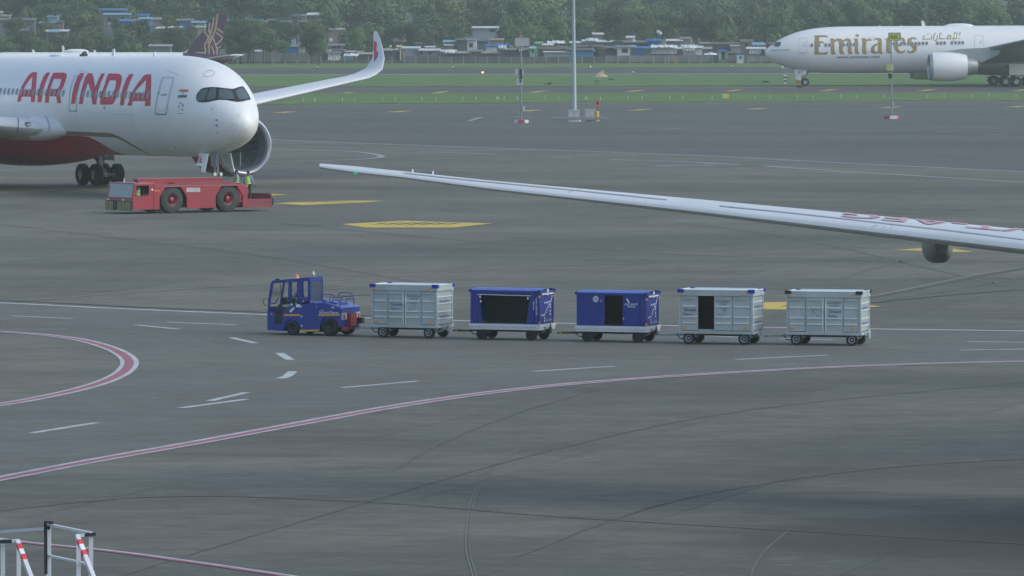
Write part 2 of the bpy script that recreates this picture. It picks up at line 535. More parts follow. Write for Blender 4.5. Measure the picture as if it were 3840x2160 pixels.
# ------------------------------------------------------------------ painted markings
M_wl = mat('white_road_paint', (0.50,0.52,0.51), 0.7, 0, 0.2, 2, dirt=0.7, dirtcol=(0.25,0.26,0.26))
M_wf = mat('faded_white_paint', (0.36,0.38,0.37), 0.8, 0, 0.3, 1.2, dirt=0.7, dirtcol=(0.18,0.19,0.18))
M_rl = mat('faded_red_paint', (0.36,0.115,0.15), 0.7, 0, 0.25, 2, dirt=0.55, dirtcol=(0.2,0.14,0.14))
M_yl = mat('yellow_road_paint', (0.62,0.44,0.06), 0.7, 0, 0.12, 1, dirt=0.4, dirtcol=(0.35,0.3,0.15))
M_yf = mat('faded_shaded_yellow_paint', (0.23,0.205,0.13), 0.8, 0, 0.2, 1, dirt=0.6, dirtcol=(0.25,0.24,0.2))
M_tar = mat('faint_tar', (0.085,0.088,0.08), 0.8, 0, 0.2, 1)
M_dk = mat('tar_seal', (0.055,0.06,0.06), 0.8, 0, 0.2, 1)
def ribbon(name, px, w, m, off=0.0, z=0.012, view=True, smooth=True, k=8):
    P = [gv(*p) if view else gnd(*p) for p in px]
    if smooth and len(P) > 2: P = smooth_line(P, k)
    L, Rr = [], []
    for i, p in enumerate(P):
        a = P[max(i-1,0)]; b = P[min(i+1,len(P)-1)]
        d = (b-a); d.z = 0; d.normalize(); n = Vector((-d.y, d.x, 0))
        L.append(p + n*(off + w/2)); Rr.append(p + n*(off - w/2))
    n = len(P); mb = MB()
    mb.add([(q.x,q.y,z) for q in Rr] + [(q.x,q.y,z) for q in L], [(i, i+1, n+i+1, n+i) for i in range(n-1)])
    me = mb.mesh(name, m, recalc=False)
    if len(me.polygons) and me.polygons[0].normal.z < 0: me.flip_normals()
    return tag(link(bpy.data.objects.new(name, me)), kind='structure')
def poly_mark(name, px, m, z=0.012, view=True):
    P = [gv(*p) if view else gnd(*p) for p in px]
    return sheet(name, [(p.x, p.y) for p in P], z, m)
# service road edge line
ribbon('road_marking', [(-300,755),(0,762.5),(300,777),(670,792),(1000,803),(1450,814.5),(1800,822),(2190,828),(2576,833),(2900,838)], 0.45, M_wl, view=True)
ribbon('tar_seal_line', [(-300,753),(0,760.5),(300,775),(670,790),(1000,801)], 0.35, M_dk, off=1.0)
# dashes along the service road
for a, b in [((28,795),(183,802)),((420,811),(594,818)),((1010,825.5),(1058,827)),((1165,829),(1240,832)),((1500,838),(1610,842)),((1760,845),(1860,849)),((1960,852),(2096,856)),
             ((2432,860),(2600,861.5)),((2415,881.5),(2600,878)),((1852,905),(2083,894)),((1340,935),(1546,922)),((860,976),(1050,959.5)),((455,1027),(620,1005)),((80,1090),(243,1064)),
             ((528,1009),(620,988)),((342,818),(452,829)),((582,850),(643,864))]:
    ribbon('dash_marking', [a, b], 0.27, M_wl, smooth=False)
ribbon('dash_marking', [(703,889),(716,897),(731,906)], 0.30, M_wl)
ribbon('dash_marking', [(704,953),(722,947),(736,935)], 0.30, M_wl)
# red and white restraint lines
red1 = [(-200,1243),(0,1205),(250,1157),(500,1113),(750,1067),(1000,1022),(1250,986),(1500,961),(1800,940),(2100,924),(2350,915),(2576,909.5),(2900,903)]
red2 = [(-200,826),(0,835),(100,842),(200,855),(270,874),(310,893),(325,912),(312,934),(270,957),(200,979),(100,1001),(0,1018),(-200,1046)]
for red, s in ((red1, 0.92), (red2, 0.85)):
    ribbon('red_line_marking', red, 0.36*s, M_rl, 0.0, 0.013)
    ribbon('white_line_marking', red, 0.20*s, M_wl, 0.27*s, 0.012)
    ribbon('white_line_marking', red, 0.16*s, M_wl, -0.26*s, 0.012)
red3 = [(-100,1340),(60,1363),(290,1387),(500,1415),(740,1450),(1000,1490)]
ribbon('white_line_marking', red3, 0.12, M_wl, 0.0, 0.012)
ribbon('red_line_marking', red3, 0.20, M_rl, -0.17, 0.013)
# thin yellow guide lines and dark sealed tracks
ribbon('yellow_guide_marking', [(255,864),(400,857.5),(420,856.5)], 0.16, M_yf)
ribbon('yellow_guide_marking', [(530,852),(670,846)], 0.16, M_yf)
ribbon('yellow_guide_marking', [(60,757),(400,731),(700,713),(1000,695),(1330,672),(1700,660)], 0.30, M_yf)
ribbon('yellow_guide_marking', [(2195,745),(2300,724),(2420,699),(2500,685),(2640,662)], 0.20, M_yf, z=0.014)
ribbon('tar_seal_line', [(2150,755),(2300,728),(2420,703),(2500,689),(2640,666)], 0.40, M_tar, z=0.011)
ribbon('tar_seal_line', [(700,748),(960,742),(1100,738)], 0.35, M_dk, z=0.011)
ribbon('tar_seal_line', [(2195,762),(2400,742),(2650,722)], 0.3, M_dk, z=0.010)
# pale lines on the far apron
ribbon('road_marking', [(560,343),(680,351),(1010,364),(1400,378),(1800,393),(2100,409),(2576,432),(2900,446)], 0.6, M_wf)
ribbon('road_marking', [(560,372),(680,375.5),(860,380),(930,386),(960,393),(940,398),(850,403),(700,406.5),(560,409)], 0.5, M_wf)
ribbon('road_marking', [(1610,404),(1800,411),(2576,459),(2900,475)], 0.55, M_wf)
ribbon('road_marking', [(1055,381),(1200,378.5),(1350,374.5)], 0.5, M_wf)
ribbon('road_marking', [(1650,418),(1730,415),(1800,416.5)], 0.7, M_wf)
ribbon('road_marking', [(1750,410),(2000,421),(2230,428)], 0.4, M_wf)
ribbon('dash_marking', [(1180,304),(1211,295)], 0.45, M_wf, smooth=False)
for a, b in [((1663,325),(1712,323)),((2247,328.5),(2305,327.5)),((2355,331),(2410,330)),((2475,339.5),(2530,338)),((1095,383),(1250,388)),((1385,395),(1440,397)),((1530,401),(1600,404)),((2070,432),(2160,436)),((730,367),(900,372))]:
    ribbon('dash_marking', [a, b], 0.5, M_wf, smooth=False)
# yellow dashes on the taxiway and far apron
for x, y in [(868,234.5),(1107,232.5),(1352,231),(1597,229),(1847,227.5),(2085,227),(2331,227),(2570,227),(640,236)]:
    poly_mark('yellow_taxi_marking', [(x-26,y+2.2),(x+6,y-2.0),(x+27,y-3.1),(x-2,y+1.6)], M_yl, 0.013)
for x, y in [(715,282.5),(1005,280.5),(1335,278),(1608,276.5),(1905,273.5),(2240,270),(2560,268),(2575,268)][:7]:
    poly_mark('yellow_taxi_marking', [(x-34,y+1.7),(x+4,y-1.3),(x+35,y-2.1),(x,y+1.5)], M_yl, 0.013)
for x, y in [(785,264.5),(1000,263),(1225,262),(1470,260.5),(1540,261),(1790,257.5),(2140,255.5),(2360,252.5)]:
    poly_mark('yellow_taxi_marking', [(x-20,y+0.8),(x+4,y-0.6),(x+20,y-1),(x-2,y+0.8)], M_yf, 0.013)
# faint rubber tracks and old scratches left by turning wheels
M_trk = mat('rubber_track', (0.112,0.112,0.092), 0.85, 0, 0.3, 0.8)
M_scr = mat('old_scratch', (0.165,0.160,0.130), 0.85, 0, 0.3, 0.8)
for P_, w_, m_ in [([(-50,1290),(400,1250),(900,1262),(1400,1300),(1900,1330),(2600,1370)],0.22,M_trk),([(1190,1450),(1172,1380),(1176,1300),(1192,1240),(1230,1180),(1300,1130)],0.05,M_scr),([(1198,1450),(1181,1380),(1185,1300),(1200,1240),(1238,1180),(1310,1130)],0.04,M_scr),
                   ([(1890,1450),(1900,1420),(1930,1380),(1990,1330)],0.05,M_scr),([(1700,1450),(1722,1440),(1765,1432)],0.06,M_scr),([(2050,720),(2300,650),(2576,600)],0.3,M_trk),([(1500,980),(1300,1040),(1100,1120),(1000,1180)],0.12,M_trk),([(2576,700),(2200,760),(1900,800)],0.25,M_trk),
                   ([(1700,560),(2000,600),(2400,690),(2700,760)],0.3,M_trk),([(700,560),(1100,600),(1700,640),(2300,660)],0.25,M_trk),([(-40,560),(300,600),(700,650),(1100,720)],0.22,M_trk),([(300,1450),(800,1300),(1400,1130),(1900,1030),(2600,960)],0.10,M_trk),([(2700,1150),(2200,1180),(1700,1260),(1300,1400)],0.16,M_trk)]:
    ribbon('rubber_track' if m_ is M_trk else 'scratch', P_, w_*0.7, m_, z=0.0095)
# yellow hatched diamonds under the stand guidance
def diamond(Lp, Tp, T2, Rp, B2, Bp, hatch=7, solid=False, m=None):
    poly_mark('yellow_box_marking', [Lp, Tp, T2, Rp, B2, Bp], m or M_yl, 0.012)
    if solid: return
    cx = (Lp[0]+Rp[0])/2; cy = (Lp[1]+Rp[1])/2
    rnd = random.Random(Lp[0])
    for k in range(hatch):
        t = -0.55 + 1.1*(k+0.5)/hatch
        x = cx + t*(Rp[0]-Lp[0])/2; w = (Rp[0]-Lp[0])*0.055*(1-abs(t)*0.5)
        h = (B2[1]-T2[1])*0.30*(1-abs(t)*0.7)
        d = (B2[1]-T2[1])*0.2
        poly_mark('yellow_box_gap', [(x-w*1.6,cy+h-0.3),(x-w*0.3,cy-h*0.2),(x+w*1.7,cy-h-0.2),(x+w*0.4,cy+h*0.1)], M_conc, 0.016)
diamond((858,564),(940,559.5),(1020,555.5),(1240,562.5),(1140,573),(920,573))
diamond((690,512),(740,509),(880,505),(971,505.5),(920,509.5),(760,516.5))
diamond((560,491),(620,489.5),(680,488),(724,489.5),(660,494),(600,494), solid=True)
diamond((2250,629.5),(2330,624),(2390,625),(2448,634),(2380,634.5),(2320,632), solid=True)
diamond((1880,765),(1920,761),(2080,758),(2217,771.5),(2100,780),(1900,779), hatch=3)
diamond((-160,484),(-40,478),(40,474.5),(160,477),(100,485),(-40,490), solid=True, m=M_yf)  # darker yellow paints in the shade under the white jet
# runway edge lines
M_wrun = mat('runway_line_white', (0.72,0.73,0.72), 0.7, 0, 0.12, 0.05)
ribbon('runway_marking', [(-1800,189.4),(650,188.6),(1400,186.8),(2100,185.2),(4200,182)], 2.6, M_wrun, view=True, smooth=False, z=0.02)
ribbon('runway_marking', [(-1800,175.2),(650,175),(1400,174),(2100,173),(4200,171)], 1.4, M_wf, view=True, smooth=False, z=0.02)
ribbon('taxiway_marking', [(650,222.5),(1600,222),(2576,216.5)], 1.0, M_wf, smooth=False, z=0.014)
# ------------------------------------------------------------------ perimeter wall
WY = gnd(1920, 238.2).y
M_wallc = mat('weathered_concrete_wall', (0.19,0.19,0.185), 0.9, 0, 0.3, 0.5, dirt=0.7, dirtcol=(0.1,0.1,0.1))
M_wallp = mat('pale_concrete_post', (0.30,0.31,0.31), 0.9, 0, 0.2, 1)
M_fencew = mat('dark_fence_boards', (0.10,0.105,0.11), 0.9, 0, 0.3, 0.5, objvar=0.25)
wall = thing('perimeter_wall', 'long grey concrete perimeter wall with pale posts at the foot of the shacks', 'wall', (0, WY, 0))
seg = 44.5                       # photo pixels between posts
pan = None; pnl = None; hi = None
x = -220
while x < 4060:
    X0, X1 = xof(x, WY), xof(x+seg, WY)
    if x < 1130: ztop = 1.95
    elif x < 1900: ztop = 0.95
    elif x < 2250: ztop = 1.55
    else: ztop = 1.75
    h = ztop if x < 1130 else (zof(226, WY) if x < 1500 else (zof(213, WY) if x < 2250 else zof(207, WY)))
    mb = MB(); mb.box(X0+0.06, X1-0.06, -0.08, 0.08, 0.0, h*(1+0.04*math.sin(x)))
    o = mb.build('wall_panel', M_wallc if (x < 1130 or x > 2250) else M_fencew, wall)
    if x < 1130 or x > 2250:
        mb = MB(); mb.box(X0+0.3, X1-0.3, -0.095, -0.075, 0.12, 0.3); mb.build('wall_vent', M_black, wall)
    hp = zof(random.uniform(208, 213), WY) if x > 1130 else 0.55
    if x > 1130 or True:
        mb = MB(); mb.box(X0-0.09, X0+0.09, -0.2, -0.04, 0, hp if x > 1130 else 0.62); mb.build('post', M_wallp, wall)
    if 1500 < x < 2260:
        mb = MB()
        for zz in (0.35, 0.7, 1.05): mb.box(X0+0.1, X1-0.1, -0.13, -0.09, zz, zz+0.05)
        mb.build('rail', M_wallp, wall)
    x += seg

# ------------------------------------------------------------------ shacks and houses beyond the wall
HOUSECOL = dict(brown=(0.13,0.115,0.11), grey=(0.24,0.25,0.25), pale=(0.42,0.42,0.40), white=(0.62,0.64,0.64), blue=(0.06,0.20,0.42), tarp=(0.02,0.12,0.42), lblue=(0.20,0.38,0.50),
    tan=(0.38,0.30,0.23), cream=(0.50,0.48,0.34), pink=(0.33,0.24,0.23), yellow=(0.58,0.55,0.28), green=(0.22,0.46,0.26), mint=(0.38,0.60,0.50), lilac=(0.36,0.38,0.48), dark=(0.07,0.08,0.09), slate=(0.13,0.17,0.21), rust=(0.17,0.12,0.105))
def hm(c):
    return mat('painted_'+c+'_sheet', tuple(x*(1.0 if c in ('white','tarp','lblue','blue') else 0.8) for x in HOUSECOL[c]), 0.75, 0, 0.15, 0.7, dirt=0.75, dirtcol=tuple(x*0.38+0.012 for x in HOUSECOL[c]))
M_hole = mat('dark_opening', (0.02,0.022,0.025), 0.6)
HOUSES = []
def corrug(mb, X0, X1, y0, y1, z0, z1, th=0.06):
    """a sheet roof with ridges, sloping from z1 at the back to z0 in front"""
    n = max(4, min(26, int((X1-X0)/0.28)))
    top = []; 
    for row, (yy, zz) in enumerate(((y0, z0), (y1, z1))):
        top.append([(X0+(X1-X0)*i/n, yy, zz + (0.03 if i % 2 else -0.03)) for i in range(n+1)])
    bot = [[(p[0], p[1], p[2]-th) for p in r] for r in top]
    vs = top[0]+top[1]+bot[0]+bot[1]; k = n+1
    fs = [(i, i+1, k+i+1, k+i) for i in range(n)] + [(2*k+i+1, 2*k+i, 3*k+i, 3*k+i+1) for i in range(n)]
    fs += [(2*k+i, 2*k+i+1, i+1, i) for i in range(n)] + [(k+i, k+i+1, 3*k+i+1, 3*k+i) for i in range(n)]
    fs += [(0, k, 3*k, 2*k), (n, 2*k+n, 3*k+n, k+n)]
    mb.add(vs, fs)
def house(x0, x1, yt, yb, D, wallc, roofc, label, cat='shack', wins=(), door=None, slope=0.35, over=0.25, depth=None, tarp=None, name='shack', tank=False):
    """x0..x1, yt: outline in the photograph; the base stands on the ground"""
    X0, X1 = xof(x0, D), xof(x1, D); zt = zof(yt, D); dp = depth or random.uniform(3.0, 5.0)
    cx = (X0+X1)/2; W = (X1-X0)
    t = thing(name, label, cat, (cx, D, 0), R(random.uniform(-2, 2)))
    HOUSES.append(((x0+x1)/2, (yt+yb)/2, D, label))
    h = zt - 0.05
    mb = MB(); mb.box(-W/2, W/2, 0, dp, 0, h-0.08); mb.build('wall', hm(wallc), t)
    if roofc:
        mb = MB(); corrug(mb, -W/2-over, W/2+over, -over-0.2, dp+0.2, h-slope*0.3, h+slope*0.7); r = mb.build('roof', hm(roofc), t)
        if tank:
            mb = MB(); mb.lathe([(0,0.02),(0,0.45),(0.7,0.45),(0.85,0.3),(0.9,0.02)], (W*0.2, dp*0.5, h+slope*0.4), 'z', 12); mb.build('water_tank', M_black, t, True)
    for (u0, u1, v0, v1) in wins:      # fractions of the front wall, measured from the visible base
        zb = zof(yb, D)
        a, b = -W/2+W*u0, -W/2+W*u1; c, d = zb+(h-zb)*v0, zb+(h-zb)*v1
        mb = MB()
        f = 0.08
        mb.box(a-f, b+f, -0.05, 0.02, c-f, c); mb.box(a-f, b+f, -0.05, 0.02, d, d+f); mb.box(a-f, a, -0.05, 0.02, c, d); mb.box(b, b+f, -0.05, 0.02, c, d)
        w = mb.build('window', hm('grey'), t)
        mb = MB(); mb.box(a, b, -0.02, 0.015, c, d); mb.build('pane', M_hole, w)
    if door:
        a, b = -W/2+W*door[0], -W/2+W*door[1]
        mb = MB(); mb.box(a, b, -0.04, 0.01, 0, 2.0); mb.build('door', hm(door[2]), t)
    if tarp:
        (u0, u1, v0, v1, tc_) = tarp
        zb = zof(yb, D)
        a, b = -W/2+W*u0, -W/2+W*u1; c, d = zb+(h-zb)*v0, zb+(h-zb)*v1
        mb = MB(); n = 14; rnd = random.Random(label); rows = []
        for j in range(7):
            q = j/6; rows.append([(a+(b-a)*i/n, -0.12-0.10*math.sin(i*1.9+j)*(1-q*0.5)-0.05*rnd.random(), c+(d-c)*q-(0.10*rnd.random() if j == 0 else 0)) for i in range(n+1)])
        mb.loft(rows, False, False); mb.build('tarpaulin', hm(tc_), t, True)
    return t
random.seed(4)
A = WY + 6; B_ = WY + 16; C_ = WY + 30
HL = [
 # front row, left to right
 (560,640,170,215,A,'grey','pale','low grey shack beside the purple tail fin, half behind trees'),
 (902,985,190,215,B_,'grey','white','white sheet shed just right of the purple tail cone'),
 (1000,1049,178,205,B_,'tan','pale','small beige shack over the wall, left of the bright blue tarpaulin'),
 (1048,1121,172,206,B_,'dark','grey','shack hung with a bright blue tarpaulin under a grey roof', dict(tarp=(0.3,1.0,0.05,0.72,'tarp'))),
 (1117,1139,164,186,C_,'pale','pink','narrow pale two-storey box behind the blue tarpaulin shack', dict(wins=((0.2,0.45,0.4,0.7),(0.6,0.85,0.4,0.7)))),
 (1135,1226,195,228,A,'rust',None,'long rust brown sheet wall shed left of the draped white sheet'),
 (1178,1236,189,222,B_,'dark','pale','low dark shed with a light roof edge behind the brown sheet wall'),
 (1228,1276,197,227,A-1,'slate','slate','shack with a ragged white sheet draped over its front', dict(tarp=(0.05,1.0,0.02,0.98,'white'))),
 (1232,1280,168,200,C_,'grey','grey','square bare concrete hut above the draped white sheet', dict(wins=((0.35,0.6,0.6,0.85),(0.72,0.92,0.6,0.9)))),
 (1276,1360,194,222,B_-4,'brown','pink','low brown shack with a pinkish patched roof'),
 (1345,1412,200,226,A,'brown','pale','low brown shed just left of the upturned wingtip'),
 (1430,1470,186,222,A,'dark','pale','small dark shack right of the upturned wingtip'),
 (1463,1500,173,224,B_,'yellow','yellow','narrow yellow house with a blue sheet awning', dict(wins=((0.35,0.75,0.35,0.75),), tarp=(-0.2,0.75,-0.1,0.42,'tarp'))),
 (1512,1573,178,213,A+2,'lilac','white','shack wrapped in pale lilac sheeting with a white roof edge', dict(tarp=(0.0,1.0,0.05,0.98,'lilac'))),
 (1572,1646,186,214,A,'grey','white','long grey shack with a white roof and small windows', dict(wins=((0.05,0.18,0.3,0.8),(0.5,0.6,0.3,0.7)))),
 (1664,1716,154,190,C_,'pink','lblue','tall brownish house with a light blue roof edge'),
 (1714,1752,147,190,C_-3,'brown','brown','windowless brown house joined to a white front'),
 (1752,1786,147,186,B_+2,'white','grey','narrow bright white house front with a dark window', dict(wins=((0.25,0.6,0.25,0.6),))),
 (1790,1830,150,186,C_,'slate','slate','slate blue shed behind the narrow white house'),
 (1655,1710,190,218,A,'brown','white','low shack under a bent white roof sheet', dict(tarp=(0.1,1.0,0.6,0.9,'white'))),
 (1706,1762,196,218,A-1,'dark','pale','low dark shack with thin roof sheets, in front of the windowless brown house'),
 (1762,1806,190,214,A,'rust','grey','low rust coloured shack below the narrow white house'),
 (1838,1886,147,178,C_,'tan','tan','tan shed peeping over the long blue roof'),
 (1822,1862,170,196,B_,'white','tarp','shack with heaped white sheets under a long blue roof', dict(tarp=(0.0,0.9,0.0,0.8,'white'))),
 (1860,1908,168,196,B_+1,'dark','tarp','dark shack at the right end of the long blue roof'),
 (1805,1880,196,214,A,'brown','pale','low brown shed under the heaped white sheets'),
 (1880,1985,184,212,A,'dark','grey','wide dark shack behind the sign pole'),
 (1988,2006,178,208,A-1,'mint','mint','narrow mint green house front with one window', dict(wins=((0.35,0.75,0.35,0.75),))),
 (2008,2032,160,178,B_,'green','green','small bright green box hut'),
 (2030,2072,166,186,B_,'pale','white','pale hut with piled roof sheets right of the green box'),
 (2020,2128,180,210,A,'rust','rust','wide brown roofed shack left of the mast'),
 (2040,2132,192,212,A-2,'pale','white','low pale shack with a long white roof sheet left of the mast'),
 (2128,2222,184,207,A-2,'blue','rust','bright blue walled shack behind the tall mast'),
 (2140,2200,158,178,C_,'grey','white','grey shed showing just right of the mast above a brown roof'),
 (2186,2246,152,180,C_,'lilac','white','pale lilac house with a long white roof'),
 (2240,2302,154,184,C_-2,'grey','white','grey shack under scattered white roof pieces', dict(tank=True)),
 (2160,2258,172,208,B_-4,'rust','rust','wide rust brown roofed shack right of the mast'),
 (2250,2318,176,212,B_-4,'dark','slate','dark shack with a slate roof left of the white house'),
 (2317,2363,174,206,A-2,'white','grey','white house with one big dark window over the wall', dict(wins=((0.33,0.78,0.3,0.72),))),
 (2363,2384,173,206,A-1,'lilac','lilac','narrow lilac hut squeezed beside the white house'),
 (2382,2442,178,208,A-2,'slate','blue','shack covered in a big blue tarpaulin beside the lilac hut', dict(tarp=(0.0,0.45,0.0,1.0,'tarp'))),
 (2430,2480,150,180,C_-4,'tarp','tarp','upper shack wrapped in vivid blue plastic'),
 (2340,2430,156,178,C_,'brown','grey','brown shed between the white house and the vivid blue plastic'),
 (2436,2556,180,212,A,'brown','white','wide shack with white plastic heaped along its roof', dict(tarp=(0.0,0.85,0.35,1.15,'white'))),
 (2500,2556,150,176,C_,'grey','white','grey upper hut under a tilted white roof'),
 (2552,2588,142,172,C_+2,'pink','grey','small pinkish upper hut at the end of the tilted roof'),
 (2560,2614,172,208,B_,'pale','white','shack with crumpled white roof sheets', dict(tarp=(0.0,1.0,0.5,1.05,'white'))),
 (2608,2632,176,206,A,'white','white','narrow white hut with a sloping top'),
 (2630,2666,180,206,A+1,'slate','pale','grey blue hut with a pale roof'),
 (2626,2670,161,184,C_-3,'pink','pink','pinkish house behind the narrow white hut'),
 (2668,2768,162,190,B_+4,'rust','rust','long brown roofed shed left of the blue topped cabin'),
 (2740,2770,170,212,B_,'pale','pale','pale narrow hut behind the blue topped cabin'),
 (2696,2758,196,216,A,'dark','brown','low dark shed behind the open guard post'),
 (2802,2868,180,210,A+2,'brown','white','brown shack with broken white roof sheets near the jet nose', dict(tarp=(0.1,0.8,0.3,0.9,'white'))),
 (2830,2890,162,190,C_,'rust','rust','rust red shack just above the far jet nose', dict(tank=True)),
 (2868,2960,186,214,A,'brown','grey','brown shack hidden behind the far jet nose'),
 # upper buildings on the left
 (-30,10,45,95,1235,'cream','cream','cream building cut by the left edge of the picture','building'),
 (0,132,72,120,1225,'grey','grey','wide grey flat roofed building at the far left','building', dict(wins=((0.1,0.2,0.3,0.6),(0.45,0.52,0.3,0.6),(0.75,0.85,0.3,0.6)))),
 (150,212,84,112,1215,'dark','lblue','dark shed with a flat light blue canopy','shack'),
 (174,214,114,140,1190,'pale','white','pale concrete box between trees above the white fuselage', dict(wins=((0.5,0.7,0.2,0.6),))),
 (372,474,35,66,1260,'slate','blue','building under the highest blue roof, left of the purple tail','building'),
 (390,490,52,90,1240,'grey','lblue','grey building under the lower light blue roof','building', dict(wins=((0.15,0.25,0.3,0.7),(0.4,0.5,0.3,0.7),(0.65,0.75,0.3,0.7)))),
 (408,432,90,130,1215,'pale','grey','narrow pale stair tower left of the blue sheeted terrace','building'),
 (446,500,76,104,1222,'tarp','blue','terrace house hung with bright blue sheets'),
 (496,528,74,100,1228,'tan','tan','small tan house between the blue sheets'),
 (524,576,68,98,1226,'lblue','lblue','light blue house with a sloping pale roof', 'house', dict(wins=((0.35,0.5,0.3,0.8),))),
 (576,622,70,106,1212,'pink','tan','pinkish house with a slanting brown roof','house'),
 (588,620,104,130,1200,'tarp','white','low hut with a white roof and blue sheet'),
 (628,680,102,128,1200,'slate','white','low hut under a wide white tarpaulin roof'),
 (662,722,74,110,1222,'blue','grey','long bright blue house left of the purple tail','house', dict(wins=((0.05,0.2,0.2,0.8),))),
 (720,770,82,104,1216,'lblue','lblue','light blue upper floor above the cream house','house', dict(wins=((0.2,0.36,0.3,0.85),))),
 (721,772,100,150,1210,'cream','cream','cream house with two dark windows just left of the purple tail','house', dict(wins=((0.12,0.4,0.25,0.5),(0.65,0.9,0.25,0.5)))),
 (712,732,136,165,1195,'tarp','tarp','small hut covered in deep blue plastic near the tail root'),
 (850,985,76,120,1235,'slate','blue','long building with a bright blue roof right of the purple tail','building'),
 (980,1152,80,132,1238,'brown','grey','grey brown concrete building at the end of the blue roof','building', dict(wins=((0.2,0.3,0.3,0.6),(0.5,0.6,0.3,0.6)))),
 (1028,1080,122,152,1218,'pale','pale','pale colonnaded house front under the concrete building','house', dict(wins=((0.1,0.25,0.1,0.8),(0.4,0.55,0.1,0.8),(0.7,0.85,0.1,0.8)))),
 (1091,1108,108,150,1216,'lblue','blue','narrow bright blue stair door tower'),
 (1102,1148,56,86,1250,'tan','pink','small tan roof hut on top of the concrete building'),
 (1190,1262,74,96,1245,'pale','lblue','pale shed with a light blue roof strip among trees'),
 (1216,1290,108,128,1230,'pink','pale','pinkish roof among the trees left of the upturned wingtip'),
 (1772,1866,102,126,1215,'lilac','white','lilac shed with a rounded white roof among the trees', dict(wins=((0.7,0.9,0.3,0.7),))),
 (2226,2262,126,140,1210,'grey','white','small grey hut with white roof sheets at the tree edge'),
 (2350,2376,138,154,1200,'pale','white','tiny pale hut with a flat white roof at the tree edge'),
 (1020,1090,9,22,1400,'slate','blue','distant roof strip of bright blue above the trees'),
 (3440,3500,2,30,1700,'pale','grey','distant pale apartment block at the upper right','building', dict(wins=((0.2,0.35,0.3,0.6),(0.6,0.75,0.3,0.6)))),
 (3560,3640,-8,28,1750,'slate','slate','distant slate coloured block at the upper right','building', dict(wins=((0.2,0.3,0.3,0.6),(0.5,0.6,0.3,0.6),(0.75,0.85,0.3,0.6)))),
 (3715,3760,4,24,1700,'pale','grey','distant white walled house high on the right','building', dict(wins=((0.3,0.6,0.3,0.6),))),
 (3770,3850,10,30,1650,'pink','pink','distant pinkish roofed house at the top right corner','house'),
 (3700,3800,32,52,1600,'grey','slate','grey building with a dark roof high on the right','building', dict(wins=((0.1,0.3,0.2,0.7),(0.6,0.8,0.2,0.7)))),
]
M_dkw = None
for it in HL:
    it = list(it); opt = {}
    if isinstance(it[-1], dict): opt = it.pop()
    cat = it[8] if len(it) > 8 else 'shack'
    nm = {'shack': 'shack', 'house': 'house', 'building': 'building'}[cat]
    if it[4] > 1160 and it[4] in range(1160, 2000): it[4] += 128
    house(*it[:5], it[5], it[6], it[7], cat=cat, name=nm, **opt)
# small clutter of roofs and huts between the bigger houses
CNAME = dict(brown='brown',grey='grey',pale='pale',white='white',blue='blue',tarp='bright blue',lblue='light blue',tan='tan',pink='pinkish',dark='dark',slate='slate grey',rust='rust brown')
NEARH = [(425,'the highest blue roof'),(550,'the light blue house'),(610,'the pinkish house'),(690,'the long blue house'),(760,'the purple tail'),(900,'the long blue roof'),(1060,'the grey brown concrete building'),(1130,'the blue tarpaulin shack'),(1250,'the draped white sheet'),(1450,'the yellow house'),
         (1700,'the tall brownish house'),(1770,'the narrow white house'),(1860,'the long blue sheet roof'),(2020,'the green box hut'),(2150,'the mast'),(2340,'the white house with one window'),(2455,'the vivid blue plastic'),(2650,'the pinkish house'),(2775,'the blue topped cabin'),(70,'the wide flat roofed building'),(190,'the pale concrete box'),(300,'the gap between the leftmost trees')]
LUSED = set()
rc = random.Random(21)
for i in range(64):
    left = i < 34
    px = rc.uniform(0, 1200) if left else rc.uniform(1250, 2860)
    if left: yt = rc.uniform(40, 150); D = rc.uniform(1330, 1375) if yt < 110 else rc.uniform(1290, 1325)
    else: yt = rc.uniform(152, 196); D = A + (4 if yt > 178 else rc.uniform(14, 34))
    if 660 < px < 880 and yt < 60: continue
    wd = rc.uniform(16, 46); wc_, rc_ = rc.choice(['brown','grey','pale','dark','rust','slate','pink','tan','lblue']), rc.choice(['grey','white','pale','rust','tarp','white','brown','lblue','dark'])
    lmk = sorted(NEARH, key=lambda l: abs(l[0]-px)); lab = None
    for l in lmk[:5]:
        side = 'left' if px < l[0] else 'right'
        for form in (f'small {CNAME[wc_]} hut with a {CNAME[rc_]} roof, {side} of {l[1]}', f'small {CNAME[wc_]} hut under a {CNAME[rc_]} sheet, {"above" if yt < 100 else "below"} and {side} of {l[1]}'):
            if form not in LUSED and lab is None and len(form.split()) <= 16: lab = form
    if lab is None: continue
    LUSED.add(lab)
    house(px-wd/2, px+wd/2, yt, yt+26, D, wc_, rc_, lab, slope=rc.uniform(0.1,0.6), over=rc.uniform(0.1,0.5), wins=(((0.3,0.55,0.2,0.6),) if rc.random() < 0.4 else ()), tank=rc.random() < 0.15)
